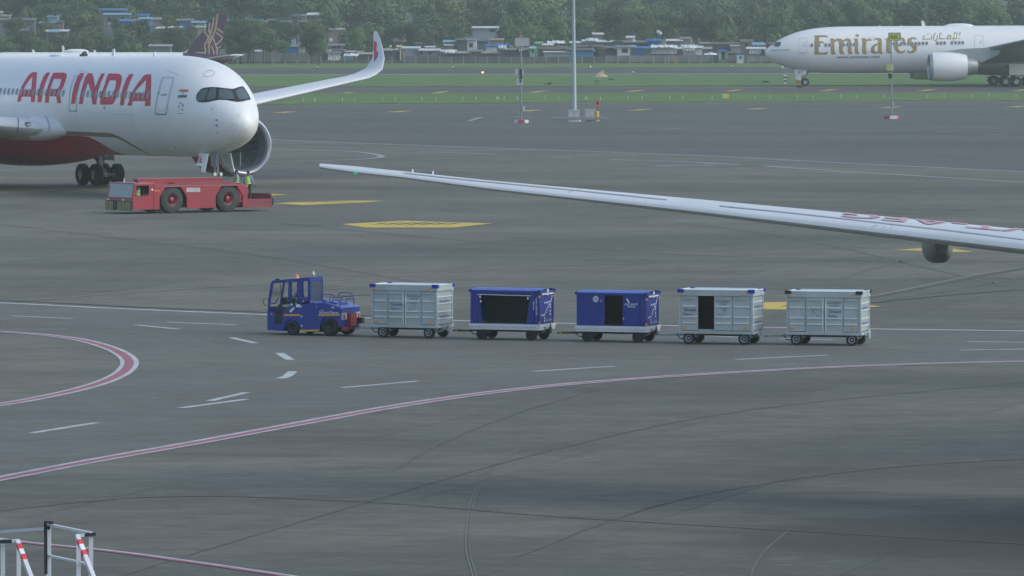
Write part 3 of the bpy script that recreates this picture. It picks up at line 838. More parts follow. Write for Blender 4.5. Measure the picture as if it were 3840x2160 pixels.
# loose sheets, satellite dishes and tanks on the roofs
M_wsheet = mat('white_plastic_sheet', (0.66,0.68,0.68), 0.6, 0, 0.2, 1.5)
SHEET = [('heap of crumpled white plastic over the wide shack', 2440,2540,176,A-1),('white sheet heap left of the narrow white hut',2562,2610,178,A-1),
         ('torn white sheets over the long blue roof end',1868,1900,178,A),('white sheets lying left of the mast',2052,2120,160,C_),
         ('white sheet pile on the pale lilac house',2196,2240,150,C_-1),('light rubble of sheets on the brown patched roof',1290,1345,208,A-1),
         ('white sheet bundle over the low bent roof shack',1668,1706,196,A-1),('rumpled sheets above the wall near the open guard post',2640,2690,206,A-2)]
for lab, x0, x1, y, D in SHEET:
    rnd = random.Random(lab); X0, X1 = xof(x0, D), xof(x1, D); n = 18; rows = []
    z = zof(y, D)
    for j in range(5):
        rows.append([(X0+(X1-X0)*i/n-(X0+X1)/2, -0.5+j*0.5, 0.28*(rnd.random()-0.5)+(0.45-0.25*abs(j-2))-0.2*abs(i/n-0.5)) for i in range(n+1)])
    mb = MB(); mb.loft(rows, False, False)
    o = mb.build('plastic_sheet', M_wsheet, None, False); o.location = ((X0+X1)/2, D, z); tag(o, lab, 'plastic sheet')
M_dish = mat('dish_white', (0.6,0.62,0.62), 0.4)
for lab, x, y, D in [('white satellite dish on a pole above the vivid blue plastic, the higher one',2468,119,A+26),('white satellite dish on a pole above the vivid blue plastic, the lower one',2476,125,A+25),
                     ('small white dish on the brown shed roof',2376,152,C_+1),('small white dish beside the piled roof sheets',1240,150,C_+2)]:
    Pq = atY(x, y, D); t = thing('satellite_dish', lab, 'satellite dish', (Pq.x, D, 0))
    mb = MB(); mb.tube((0,0,0),(0,0,Pq.z),0.05,6); mb.build('pole', M_dsteel, t)
    mb = MB(); mb.lathe([(-0.12,0.02),(-0.08,0.2),(0,0.36),(0.03,0.36),(-0.05,0.18),(-0.09,0.02)],(0,-0.1,Pq.z),'y',14); mb.build('dish', M_dish, t, True)

# blue topped cabin and open guard post in front of the wall
def cabin():
    D = WY-3; X0, X1 = xof(2762,D), xof(2789,D); W = X1-X0; h = zof(206,D)
    t = thing('guard_cabin', 'small white and blue guard cabin standing in front of the wall', 'cabin', ((X0+X1)/2, D, 0))
    mb = MB(); mb.box(-W/2,W/2,0,1.3,0,h); mb.build('wall', hm('white'), t)
    mb = MB(); mb.box(-W/2-0.05,W/2+0.05,-0.06,1.36,h,h+0.36); mb.build('roof', hm('tarp'), t)
    mb = MB(); mb.box(-W*0.12,W*0.18,-0.03,0.01,h*0.5,h*0.88); w = mb.build('window', hm('slate'), t)
    mb = MB(); mb.box(-W*0.09,W*0.15,-0.05,-0.02,h*0.54,h*0.84); mb.build('pane', M_hole, w)
    for s in (-1, 1):
        mb = MB(); mb.box(s*W*0.42-0.05,s*W*0.42+0.05,-0.05,0.0,0,h*0.95); mb.build('corner_post', hm('lblue'), t)
cabin()
def guardpost():
    D = WY-1; X0, X1 = xof(2695,D), xof(2729,D); W = X1-X0; zb = zof(223,D); zt = zof(190,D)
    t = thing('guard_post', 'open raised guard post with blue awning at the wall', 'guard post', ((X0+X1)/2, D, 0))
    mb = MB(); mb.box(-W/2-0.1,W/2+0.1,0,1.4,0,zb); mb.build('platform', M_wallc, t)
    mb = MB(); mb.box(-W/2,-W/2+0.45,0.0,1.3,zb,zt-0.2); mb.build('side_panel', hm('mint'), t)
    mb = MB(); mb.box(W/2-0.55,W/2,0.0,1.3,zb,zt-0.15); mb.build('side_panel', hm('tan'), t)
    mb = MB(); mb.box(-W/2+0.45,W/2-0.55,1.2,1.3,zb,zt-0.2); mb.build('back_panel', M_hole, t)
    mb = MB(); corrug(mb,-W/2-0.1,W/2-0.2,-0.3,1.4,zt-0.15,zt+0.15); mb.build('roof', hm('tarp'), t)
guardpost()

# ------------------------------------------------------------------ trees
def leaf_mat(name, a, b):
    m = bpy.data.materials.new(name); m.use_nodes = True; nt = m.node_tree; Bn = nt.nodes['Principled BSDF']; Bn.inputs['Roughness'].default_value = 0.7
    at = nt.nodes.new('ShaderNodeAttribute'); at.attribute_name = 'tone'
    mx = nt.nodes.new('ShaderNodeMix'); mx.data_type = 'RGBA'; mx.inputs[6].default_value = (*a,1); mx.inputs[7].default_value = (*b,1)
    nt.links.new(at.outputs['Fac'], mx.inputs[0])
    oi = nt.nodes.new('ShaderNodeObjectInfo'); mr = nt.nodes.new('ShaderNodeMapRange'); mr.inputs[3].default_value = 0.55; mr.inputs[4].default_value = 1.45
    nt.links.new(oi.outputs['Random'], mr.inputs[0]); hs = nt.nodes.new('ShaderNodeHueSaturation')
    m3 = nt.nodes.new('ShaderNodeMapRange'); m3.inputs[3].default_value = 0.475; m3.inputs[4].default_value = 0.515
    wn_ = nt.nodes.new('ShaderNodeMath'); wn_.operation = 'FRACT'; mu = nt.nodes.new('ShaderNodeMath'); mu.operation = 'MULTIPLY'; mu.inputs[1].default_value = 7.31
    nt.links.new(oi.outputs['Random'], mu.inputs[0]); nt.links.new(mu.outputs[0], wn_.inputs[0]); nt.links.new(wn_.outputs[0], m3.inputs[0])
    nt.links.new(m3.outputs[0], hs.inputs['Hue'])
    nt.links.new(mr.outputs[0], hs.inputs['Value']); nt.links.new(mx.outputs[2], hs.inputs['Color']); nt.links.new(hs.outputs[0], Bn.inputs['Base Color'])
    MATS[name] = m; return m
M_leafA = leaf_mat('leaf_dark_green', (0.022,0.055,0.022), (0.10,0.155,0.055))
M_leafB = leaf_mat('leaf_mid_green', (0.038,0.08,0.026), (0.135,0.21,0.065))
M_leafC = leaf_mat('leaf_olive', (0.05,0.075,0.025), (0.165,0.185,0.07))
M_palm = leaf_mat('palm_leaf', (0.03,0.06,0.02), (0.08,0.11,0.04))
M_bark = mat('bark', (0.09,0.075,0.06), 0.9, 0, 0.3, 3)
def set_tone(me, tones):
    a = me.attributes.new('tone', 'FLOAT', 'FACE'); a.data.foreach_set('value', tones)
def crown_mesh(name, seed, rx, rz, m, lobes=14, leaves=430, ls=0.42, flat=0.0):
    """unit crown: centred at z = 0, half width rx, half height rz, leaf sized quads on and inside many small lobes"""
    rnd = random.Random(seed); v = []; f = []; tn = []
    L = []
    for i in range(lobes):
        a = rnd.uniform(0, 2*math.pi); r = math.sqrt(rnd.random())*0.72; zz = rnd.uniform(-0.75, 0.8)
        k = math.sqrt(max(0.12, 1-zz*zz*0.9))
        L.append((r*rx*k*math.cos(a), r*rx*k*math.sin(a), zz*rz*0.8, rnd.uniform(0.26, 0.44)*min(rx, rz*1.3), rnd.random()))
    for (cx, cy, cz, lr, tone) in L:
        for _ in range(leaves):
            u = rnd.uniform(-1, 1); a = rnd.uniform(0, 2*math.pi); q = math.sqrt(1-u*u)
            rr = lr*(rnd.random()**0.35)*(1.0+0.25*math.sin(3*a+tone*9)*q)
            n = Vector((q*math.cos(a), q*math.sin(a), u))
            c = Vector((cx, cy, cz)) + Vector((n.x*rr*1.15, n.y*rr*1.15, n.z*rr*0.8))
            nn = (n + Vector((rnd.uniform(-.8,.8), rnd.uniform(-.8,.8), rnd.uniform(-.5,.9)))).normalized()
            t = nn.cross(Vector((0,0,1)));
            if t.length < 0.05: t = Vector((1,0,0))
            t.normalize(); b = nn.cross(t); s = ls*rnd.uniform(0.55, 1.25); s2 = s*rnd.uniform(0.45, 0.9)
            k = len(v); v += [c-t*s*0.5, c-b*s2*0.5, c+t*s*0.5, c+b*s2*0.5]; f.append((k,k+1,k+2,k+3))
            tn.append(min(1, max(0, tone*0.55+0.1 + rnd.uniform(-0.15, 0.4))))
    me = bpy.data.meshes.new(name); me.from_pydata([tuple(p) for p in v], [], f); me.materials.append(m); set_tone(me, tn); me.update()
    return me
def trunk_mesh(name, seed, h):
    rnd = random.Random(seed); mb = MB(); top = Vector((rnd.uniform(-.3,.3), rnd.uniform(-.3,.3), h*0.62))
    mb.tube((0,0,0), top*0.5, 0.28, 8, 0.2); mb.tube(top*0.5, top, 0.2, 8, 0.14)
    for k in range(6):
        a = k*1.05+rnd.random(); s = top*rnd.uniform(0.6, 1.0)
        e = s + Vector((math.cos(a)*h*0.22, math.sin(a)*h*0.22, h*rnd.uniform(0.15, 0.32)))
        mb.tube(s, e, 0.11, 6, 0.04)
    return mb.mesh(name, M_bark, True)
CROWN = [crown_mesh('crown', 11, 1.0*5, 1.0*4, M_leafA, 15, 420, 0.50), crown_mesh('crown', 12, 5, 4.4, M_leafB, 17, 380, 0.50), crown_mesh('crown', 13, 5, 3.4, M_leafA, 13, 460, 0.50),
         crown_mesh('crown', 14, 5, 5.2, M_leafC, 18, 300, 0.5), crown_mesh('crown', 15, 5, 4.0, M_leafB, 12, 420, 0.55), crown_mesh('crown', 16, 5, 4.5, M_leafC, 16, 330, 0.45)]
CRZ = [4,4.4,3.4,5.2,4.0,4.5]
TRUNK = [trunk_mesh('trunk', i, 9) for i in range(3)]
TONE = ['dark green','mid green','dark green','olive green','fresh green','olive green']
SHAPE = ['dense round','tall bushy','broad flat topped','loose tall','rounded','feathery']
# palms
def palm_mesh(seed):
    rnd = random.Random(seed); mb = MB(); tn = []
    for k in range(17):
        a = k*2.4+rnd.random()*0.4; el = rnd.uniform(-0.25, 1.0); Ln = rnd.uniform(2.4, 3.2)
        pts = []
        for i in range(8):
            t = i/7
            pts.append(Vector((math.cos(a)*Ln*t*math.cos(el*0.6), math.sin(a)*Ln*t*math.cos(el*0.6), Ln*(t*math.sin(el)-1.15*t*t*(0.5+0.5*math.cos(el))))))
        side = Vector((-math.sin(a), math.cos(a), 0))
        for i in range(7):
            for s in (-1, 1):
                for q in range(2):
                    p = pts[i].lerp(pts[i+1], q*0.5); d = (pts[i+1]-pts[i])
                    w = 0.75*math.sin(math.pi*min(0.95, (i+q*0.5+0.7)/8))
                    k0 = len(mb.v)
                    tip = p + side*s*w + d*0.6 + Vector((0,0,-0.35*w))
                    mb.add([p, p+d*0.42, tip], [(0,1,2)]); tn.append(rnd.random())
    me = mb.mesh('crown', M_palm, recalc=False); set_tone(me, tn); return me
PALM = [palm_mesh(1), palm_mesh(2)]
pt = MB(); pt.tube((0,0,-10),(0.15,0,-5),0.2,8,0.15); pt.tube((0.15,0,-5),(0,0,0),0.15,8,0.12); PTR = pt.mesh('trunk', M_bark, True)
LM = [(0,'the left picture edge'),(110,'the wide grey flat roofed building'),(190,'the pale concrete box'),(300,'the black fuselage blade'),(425,'the highest blue roof'),(550,'the light blue house'),(610,'the pinkish house'),(690,'the long blue house'),
      (760,'the purple tail fin'),(900,'the long blue roof'),(1060,'the concrete building'),(1130,'the bright blue tarpaulin'),(1250,'the draped white sheet'),(1420,'the upturned wingtip'),(1540,'the pale lilac sheeting'),(1690,'the tall brownish house'),
      (1770,'the narrow white house'),(1860,'the rounded white roof'),(1955,'the grey sign board'),(2020,'the green box hut'),(2150,'the tall mast'),(2270,'the scattered white roof pieces'),(2340,'the white house'),(2455,'the vivid blue plastic'),(2570,'the tilted white roof'),
      (2650,'the pinkish house on the right'),(2775,'the blue topped cabin'),(2900,'the far jet nose'),(3010,'the forward cabin door'),(3130,'the big gold letters'),(3340,'the yellow taxi sign'),(3500,'the gold Arabic lettering'),(3640,'the second cabin door'),(3800,'the right picture edge')]
USED = set()
def tree_label(px, py, tone, shape, size, what='tree'):
    near = sorted(LM, key=lambda l: abs(l[0]-px))
    for lm in near[:4]:
        d = px-lm[0]
        rels = (['above'] if abs(d) < 30 else ['just left of' if d < 0 else 'just right of'] if abs(d) < 90 else ['left of' if d < 0 else 'right of'])
        hgt = ['at the top edge' if py < 30 else 'low down' if py > 120 else 'halfway up']
        for form in (f'{size} {shape} {tone} {what} {rels[0]} {lm[1]}', f'{size} {shape} {tone} {what} {hgt[0]}, {rels[0]} {lm[1]}', f'{shape} {tone} {what}, partly hidden, {hgt[0]} {rels[0]} {lm[1]}', f'{size} {tone} {what} {hgt[0]} behind its neighbours, {rels[0]} {lm[1]}'):
            if form not in USED and len(form.split()) <= 16:
                USED.add(form); return form
    return f'{size} {tone} {what} among the far trees'
NT = 0
def tree(px, py, wpx, D, v=None, group='trees beyond the perimeter wall', tall=1.0, name='tree'):
    """crown centre at photo px,py, crown width in photo pixels, at distance D"""
    global NT
    NT += 1
    rnd = random.Random(NT*7.7)
    v = rnd.randrange(6) if v is None else v
    D += 128
    c = atY(px, py, D); s = (wpx/FPX*D)/2/5.0
    sz = s*tall
    size = 'small' if wpx < 110 else 'large' if wpx > 210 else 'mid sized'
    t = thing(name, tree_label(px, py, TONE[v], SHAPE[v], size), 'tree', (c.x, D, 0), rnd.uniform(0, 6.28), group)
    o = bpy.data.objects.new('crown', CROWN[v]); link(o, t); o.location = (0,0,c.z); o.scale = (s, s, sz)
    base_z = max(1.5, c.z - CRZ[v]*sz*0.2)
    o = bpy.data.objects.new('trunk', TRUNK[NT % 3]); link(o, t); k = (base_z+1.0)/9; o.scale = (max(0.6,s), max(0.6,s), k*1.2)
    return t
def palm(px, py, D, s=1.0):
    global NT
    NT += 1; D += 128
    c = atY(px, py, D); rnd = random.Random(NT)
    t = thing('palm_tree', tree_label(px, py, 'grey green', 'slender', 'tall', 'palm'), 'palm tree', (c.x, D, 0), rnd.uniform(0,6.28), 'palms among the trees')
    o = bpy.data.objects.new('crown', PALM[NT % 2]); link(o, t); o.location = (0,0,c.z); o.scale = (s,s,s)
    o = bpy.data.objects.new('trunk', PTR); link(o, t); o.location = (0,0,c.z); o.scale = (s,s,c.z/10)
random.seed(9)
# low trees in front of the upper houses, left (above the white fuselage)
for (px, py, w, v) in [(20,170,110,4),(80,160,130,5),(140,175,100,4),(235,170,120,5),(300,165,150,5),(350,150,120,1),(400,175,120,4),(455,160,130,0),(520,140,150,0),(590,160,140,2),(650,150,120,0),(690,180,90,4),
                       (265,120,120,1),(110,120,110,4),(320,110,130,0),(55,205,120,0),(180,205,110,1),(480,190,120,4),(560,195,130,0),(620,190,90,1),(130,70,90,1),(225,95,90,4),(300,75,110,0),(350,85,80,3),
                       (860,150,110,1),(900,140,120,4),(940,165,90,0),(880,185,80,1),(1000,150,90,0),(1170,150,120,0),(1195,175,80,4),(1330,150,120,1),(1372,170,110,1),(1400,140,140,1),(1310,185,70,4),(1530,205,50,4),(1870,205,60,1),(1910,195,60,4),
                       (1545,140,130,0),(1600,150,130,1),(1640,130,110,4),(1480,130,120,1),(1290,140,70,5),(1930,135,100,1),(1890,125,90,0),(1700,120,90,0),(2005,130,90,4),(868,125,90,1),(905,110,110,0),(950,120,110,1),(985,150,110,0),(930,175,70,4),(1010,170,70,4),(1175,120,110,4),(1200,150,90,0),(30,120,110,0),(90,95,80,1),(245,60,120,0),(330,45,110,1),(170,55,110,0),(470,125,100,4),(540,118,90,1),(640,140,90,0),(1060,175,60,1),(1170,185,60,0)]:
    D = 1165 if py > 145 else 1190
    if 840 < px < 1260: D = 1095
    elif 560 < px < 840 or py < 130: D += 12
    if py < 125 and px < 640: D = 1245
    tree(px, py, w, D + random.uniform(-6, 6), v)
# bushes that half hide the houses on the left
for i in range(34):
    px_ = random.uniform(-20, 1230); py_ = random.uniform(72, 150)
    if 650 < px_ < 890 and py_ < 100: continue
    tree(px_, py_, random.uniform(50, 105), random.uniform(1168, 1200), random.choice([0,1,2,4,5]))
# main belt behind the shacks: big crowns
belt = []
x = -60
while x < 3950:
    w = random.uniform(170, 300)
    yc = random.uniform(60, 100)
    if x < 1180: yc = random.uniform(10, 35)
    belt.append((x, yc, w)); x += w*random.uniform(0.42, 0.6)
for (x, yc, w) in belt:
    D = random.uniform(1255, 1300) if x > 1180 else random.uniform(1290, 1340)
    tree(x, yc, w, D, random.choice([0,1,2,3,4,5,1,0]))
# front of the belt, right half
for (px, py, w, v) in [(2080,120,150,1),(2180,110,140,4),(2290,100,180,0),(2400,90,150,5),(2330,125,110,1),(2500,95,150,0),(2560,70,150,2),(2640,100,170,2),(2740,110,170,0),(2660,140,110,1),(2720,145,120,1),(2830,120,150,4),(2900,110,160,1),(2780,150,90,1),
                       (2950,90,150,0),(3030,70,170,1),(3120,75,150,4),(3200,60,160,0),(3260,85,110,0),(3300,75,120,4),(2870,150,80,0)]:
    tree(px, py, w, random.uniform(1196, 1235), v)
for (px, py, w, v) in [(3400,60,110,3),(3490,65,200,0),(3570,60,200,0),(3545,40,180,2),(3670,60,130,4),(3720,75,120,0),(3780,80,130,2),(3830,60,110,1),(3350,70,100,5)]:
    tree(px, py, w, random.uniform(1260, 1300), v)
# far rows rising towards the top edge
x = -80
while x < 3950:
    w = random.uniform(120, 200)
    if x < 3330: tree(x, random.uniform(-25, 25), w, random.uniform(1420, 1520), random.choice([3,5,1,4]))
    elif x < 3700: tree(x, random.uniform(28, 45), w*0.7, random.uniform(1480, 1560), random.choice([3,5,1,4]))
    x += w*0.62
x = -100
while x < 3950:
    w = random.uniform(110, 170)
    tree(x, random.uniform(-30, 5) if not (3400 < x < 3700) else 20, w, random.uniform(1700, 1900), random.choice([3,5]))
    x += w*0.8
for (px, py, D, s) in [(1216,12,1240,0.9),(1246,10,1245,0.8),(2824,12,1195,0.9),(2800,30,1260,0.8),(3025,20,1190,0.8),(2722,55,1194,0.8),(2690,20,1250,0.8),(2310,30,1230,0.7),(95,30,1230,0.9),(2950,5,1240,0.8),(1895,60,1200,0.7),(2075,35,1235,0.7),(2930,45,1185,0.7),(3240,12,1215,0.7)]:
    palm(px, py, D, s)
# wooded hill closing the view
hl = MB(); n = 60; rows = []
for j, (D, z) in enumerate([(2100,-2),(2200,12),(2450,28),(2850,44),(3500,62)]):
    rows.append([(-1500+3000*i/n, D + 30*math.sin(i*1.7+j), z*(0.85+0.2*math.sin(i*0.9+j*1.3)+0.12*math.sin(i*2.7)) ) for i in range(n+1)])
hl.loft(rows, False, False)
tag(hl.build('hills', grass_mat('hill_woods', (0.05,0.075,0.04), (0.1,0.11,0.075)), None, True), kind='structure')
# ------------------------------------------------------------------ aircraft
def interp(tab, s, k):
    if s <= tab[0][0]: return tab[0][k]
    for i in range(len(tab)-1):
        if tab[i][0] <= s <= tab[i+1][0]:
            a, b = tab[i], tab[i+1]
            t = (s-a[0])/(b[0]-a[0])
            m = lambda j: (tab[j+1][k]-tab[j-1][k])/(tab[j+1][0]-tab[j-1][0]) if 0 < j < len(tab)-1 else (tab[1][k]-tab[0][k])/(tab[1][0]-tab[0][0]) if j == 0 else 0
            def cl(mm, d):
                if d == 0 or mm*d < 0: return 0
                return max(-3*abs(d), min(3*abs(d), mm))
            h = b[0]-a[0]; d = (b[k]-a[k])/h
            m0, m1 = cl(m(i), d), cl(m(i+1), d)
            if i == 0: m0 = d*1.6
            return (2*t**3-3*t*t+1)*a[k] + (t**3-2*t*t+t)*h*m0 + (-2*t**3+3*t*t)*b[k] + (t**3-t*t)*h*m1
    return tab[-1][k]
def fus_mesh(name, tab, L, mats, n=72):
    """tab rows: station, top, bottom, half width, height of the widest line"""
    st, s = [0.02, 0.06, 0.13, 0.22, 0.35, 0.5, 0.7, 0.9, 1.15], 1.4
    while s < L:
        st.append(s); s += 0.3 if s < 10 else 1.0
    st.append(L)
    rings = []
    for s in st:
        q = min(1, math.sqrt(s/tab[1][0])) if s < tab[1][0] else None
        T, Bt, W, C = (interp(tab, s, k) for k in (1, 2, 3, 4))
        if q is not None:
            a, b = tab[0], tab[1]
            T = a[1]+(b[1]-a[1])*q; Bt = a[2]+(b[2]-a[2])*q; W = b[3]*q; C = a[4]+(b[4]-a[4])*q
        ring = []
        for k in range(n):
            t = 2*math.pi*k/n; sn = math.sin(t)
            ring.append((-s, W*math.cos(t), C + (T-C)*sn if sn > 0 else C + (C-Bt)*sn))
        rings.append(ring)
    mb = MB(); mb.loft(rings, True)
    return mb
AF = [(1,0.0),(0.93,0.011),(0.8,0.028),(0.65,0.046),(0.5,0.058),(0.35,0.063),(0.22,0.060),(0.12,0.049),(0.06,0.037),(0.025,0.025),(0.008,0.015),(0,0.0)]
def wing_mesh(secs, mats, low=0.75):
    """secs: (y, x_le, z_le, chord, thickness ratio, twist deg, cant deg); x forward"""
    rings = []
    for (y, x, z, c, tc, tw, cant) in secs:
        ring = []; k = tc/0.12
        pts = [(a, b*k) for a, b in AF] + [(a, -b*low*k) for a, b in reversed(AF[1:-1])]
        ct, stw = math.cos(R(tw)), math.sin(R(tw))
        for a, b in pts:
            px = -a*c; pz = b*c
            qx = px*ct - pz*stw; qz = px*stw + pz*ct
            sg = 1 if y >= 0 else -1
            ring.append((x + qx, y - sg*qz*math.sin(R(cant)), z + qz*math.cos(R(cant))))
        rings.append(ring)
    mb = MB(); mb.loft(rings, True)
    return mb
def wheel(parent, c, r, w, rim=0.52, n=24, name='wheel', flat=False, rimm=None):
    t = bpy.data.objects.new(name, None); link(t, parent)
    t.empty_display_size = 0.2; t.location = c
    h = w/2
    MBt = MB(); MBt.lathe([(-h*0.8, r*rim),(-h, r*(rim+0.1)),(-h*0.98, r*0.85),(-h*0.7, r*0.97),(0, r),(h*0.7, r*0.97),(h*0.98, r*0.85),(h, r*(rim+0.1)),(h*0.8, r*rim)], (0,0,0), 'y', n)
    MBt.build('tyre', M_tyre, t, True)
    mb = MB(); mb.lathe([(-h*0.75, r*rim),(-h*0.5, r*rim*0.8),(-h*0.45, r*rim*0.45),(-h*0.75, r*rim*0.3),(-h*0.75, 0.001)], (0,0,0), 'y', n)
    mb.lathe([(h*0.75, r*rim),(h*0.5, r*rim*0.8),(h*0.45, r*rim*0.45),(h*0.75, r*rim*0.3),(h*0.75, 0.001)], (0,0,0), 'y', n)
    mb.build('rim', rimm or M_rim, t, True)
    return t
def engine(root, c, Lc, Ri, Rm, Re, mcowl, mlip, core=True, fwd=0.0):
    """c: centre of the intake lip; Ri lip radius, Rm largest radius, Re exit radius"""
    t = bpy.data.objects.new('engine', None); link(t, root); t.location = c
    mb = MB(); mb.lathe([(-0.42,Ri*1.09),(-0.9,Rm*0.985),(-1.6,Rm),(-Lc*0.55,Rm),(-Lc*0.8,Rm*0.93),(-Lc,Re),(-Lc+0.02,Re*0.96),(-Lc*0.8,Re*0.98)], (0,0,0), 'x', 48)
    cw = mb.build('cowl', mcowl, t, True)
    mb = MB(); mb.lathe([(-0.42,Ri*1.09),(-0.2,Ri*1.055),(-0.06,Ri*1.015),(0,Ri*0.965),(-0.05,Ri*0.92),(-0.2,Ri*0.885),(-0.4,Ri*0.87)], (0,0,0), 'x', 48)
    mb.build('intake_lip', mlip, t, True)
    mb = MB(); mb.lathe([(-0.4,Ri*0.87),(-0.8,Ri*0.86),(-1.5,Ri*0.86)], (0,0,0), 'x', 48)
    mb.build('intake_duct', M_duct, t, True)
    mb = MB(); nb = 22
    for k in range(nb):
        a = 2*math.pi*k/nb; vs = []
        for rr, tw, ch in ((Ri*0.25,0.2,0.28),(Ri*0.55,0.5,0.33),(Ri*0.85,0.9,0.36)):
            for sg in (-1, 1):
                da = sg*ch/rr*0.5*math.sin(tw+0.5); dx = sg*ch*math.cos(tw+0.3)*0.5
                vs.append((-1.35+dx, rr*math.cos(a+da), rr*math.sin(a+da)))
        mb.add(vs, [(0,1,3,2),(2,3,5,4)])
    mb.build('fan_blades', M_fan, t)
    mb = MB(); mb.lathe([(-0.75,0.001),(-0.85,0.1),(-1.1,Ri*0.2),(-1.35,Ri*0.27),(-1.45,Ri*0.27)], (0,0,0), 'x', 24); mb.build('spinner', M_dsteel, t, True)
    mb = MB(); mb.lathe([(-1.6,0.001),(-1.6,Ri*0.9)], (0,0,0), 'x', 32); mb.build('fan_disc', M_black, t)
    if core:
        mb = MB(); mb.lathe([(-Lc*0.8,Re*0.80),(-Lc-0.1,Re*0.78),(-Lc-1.0,Re*0.66),(-Lc-1.5,Re*0.56)], (0,0,0), 'x', 36); mb.build('core_cowl', M_core, t, True)
        mb = MB(); mb.lathe([(-Lc-1.45,Re*0.56),(-Lc-1.5,Re*0.50),(-Lc-1.9,Re*0.46),(-Lc-1.9,Re*0.4),(-Lc-1.3,Re*0.42)], (0,0,0), 'x', 32)
        mb.lathe([(-Lc-1.2,Re*0.36),(-Lc-2.2,Re*0.2),(-Lc-2.7,0.02)], (0,0,0), 'x', 24); mb.build('exhaust', M_dsteel, t, True)
    return t
M_duct = mat('intake_grey', (0.20,0.22,0.24), 0.5, 0.1, 0.1, 1)
M_fan = mat('fan_blade_metal', (0.10,0.11,0.125), 0.4, 0.3, 0.1, 2)
M_core = mat('core_cowl_metal', (0.33,0.36,0.37), 0.4, 0.4, 0.15, 1.5)
M_lip = mat('polished_lip', (0.66,0.69,0.72), 0.38, 0.75, 0.04, 1)
M_red = mat('engine_red_paint', (0.20,0.015,0.03), 0.35, 0, 0.1, 1, coat=0.3)
def surface_mapper(meshes, M, graz=0.06):
    """returns f(x, y, off): photo pixel -> point on the local mesh (root frame), plus its normal"""
    vs, fs = [], []
    for mb in meshes:
        n = len(vs); vs += [Vector(v) for v in mb.v]
        for f in mb.f: fs.append([n+i for i in f])
    bvh = BVHTree.FromPolygons(vs, fs)
    Mi = M.inverted(); o = Mi @ CAM; Rm = Mi.to_3x3()
    def f(x, y, off=0.012, want_n=False):
        d = (Rm @ ray(x, y)).normalized()
        loc, nor, idx, dist = bvh.ray_cast(o + d*100, d)
        if loc is None: return None
        if nor.dot(d) > 0: nor = -nor
        if nor.dot(d) > -graz: return None
        return (loc + nor*off, nor) if want_n else loc + nor*off
    return f, bvh
def zpoly(z, pts): return [z(p) for p in pts]
def oval_plate(parent, loc, nor, w, h, m, name='window', frame=None, fw=0.03):
    """upright oval set on a surface: u is level, v climbs the skin"""
    n = Vector(nor).normalized(); u = Vector((0,0,1)).cross(n)
    if u.length < 0.1: u = Vector((0,1,0))
    u.normalize(); v = n.cross(u)
    k = 14; ring = []
    for i in range(k):
        a = 2*math.pi*i/k; ca, sa = math.cos(a), math.sin(a)
        q = (abs(ca)**2.6+abs(sa)**2.6)**(-1/2.6)
        ring.append((ca*q*w/2, sa*q*h/2))
    c = Vector(loc)
    mb = MB()
    if frame is not None:
        vs = [u*(a*(1+2*fw/w)) + v*(b*(1+2*fw/h)) for a, b in ring] + [u*a + v*b + n*0.012 for a, b in ring]
        mb.add(vs, [(i, (i+1)%k, k+(i+1)%k, k+i) for i in range(k)])
    mb.cur = 1 if frame is not None else 0
    mb.add([u*a + v*b + n*0.008 for a, b in ring], [tuple(range(k))])
    o = mb.build(name, [frame, m] if frame is not None else m, parent); o.location = c
    return o
def gear_main(root, x, y, r, w, along, across, ztop, name='main_gear', n3=False):
    t = bpy.data.objects.new(name, None); link(t, root); t.location = (x, y, 0)
    offs = (-1, 1) if not n3 else (-1, 0, 1)
    for a in offs:
        for b in (-1, 1): wheel(t, (a*along, b*across, r), r, w, 0.5)
    mb = MB(); mb.tube((-along,0,r),(along,0,r),0.16,10); mb.tube((0,0,r),(0,0,ztop),0.23,14,0.26)
    for a in offs: mb.tube((a*along,-across,r),(a*along,across,r),0.1,8)
    mb.tube((0.15,0,r+0.5),(along*0.9,0,r+0.2),0.08,6)
    mb.build('strut', M_steel, t, True)
    mb = MB(); mb.tube((0,0,ztop*0.62),(1.4,0,ztop),0.1,8); mb.tube((0,0,ztop*0.5),(0,-math.copysign(1.6,y),ztop),0.09,8)
    mb.path([(0.2,0.12,r+0.3),(0.35,0.15,r+1.0),(0.2,0.1,ztop-0.3)],0.035,6); mb.build('drag_brace', M_dsteel, t, True)
    mb = MB(); mb.box(-1.1,1.0,math.copysign(0.55,y)-0.04,math.copysign(0.55,y)+0.04,ztop*0.55,ztop+0.2); mb.build('gear_door', M_gdoor, t)
    return t
M_gdoor = mat('gear_door_white', (0.6,0.61,0.62), 0.4, 0, 0.1, 1)

# ---------- the white and red wide body in front of the grass -----------------
AIH = R(-62.0); AIP = (-15.6, 385.8, 0)
AIT = R(-0.5)
jet = thing('passenger_jet', 'large white airliner with red AIR INDIA lettering and red belly, nose towards the red tug', 'airliner', AIP, AIH, ry=AIT)
JM = mat_of(AIP, AIH, AIT)
ZC = 5.5
TA = [(0,-1.05,-1.05,0,-1.05),(0.12,-0.62,-1.42,0.40,-1.02),(0.4,-0.22,-1.75,0.74,-0.95),(0.9,0.25,-2.05,1.14,-0.85),(1.5,0.72,-2.28,1.47,-0.72),(2.3,1.32,-2.50,1.84,-0.55),(3.2,1.9,-2.68,2.18,-0.4),(4.3,2.4,-2.83,2.50,-0.25),
      (5.6,2.74,-2.94,2.76,-0.12),(7.2,2.95,-3.01,2.92,-0.04),(9.2,3.045,-3.045,2.98,0),(44,3.045,-3.045,2.98,0),(50,3.04,-2.4,2.75,0.2),(56,2.95,-1.0,2.1,0.8),(62,2.6,0.7,1.2,1.6),(66.5,2.2,1.7,0.3,1.95)]
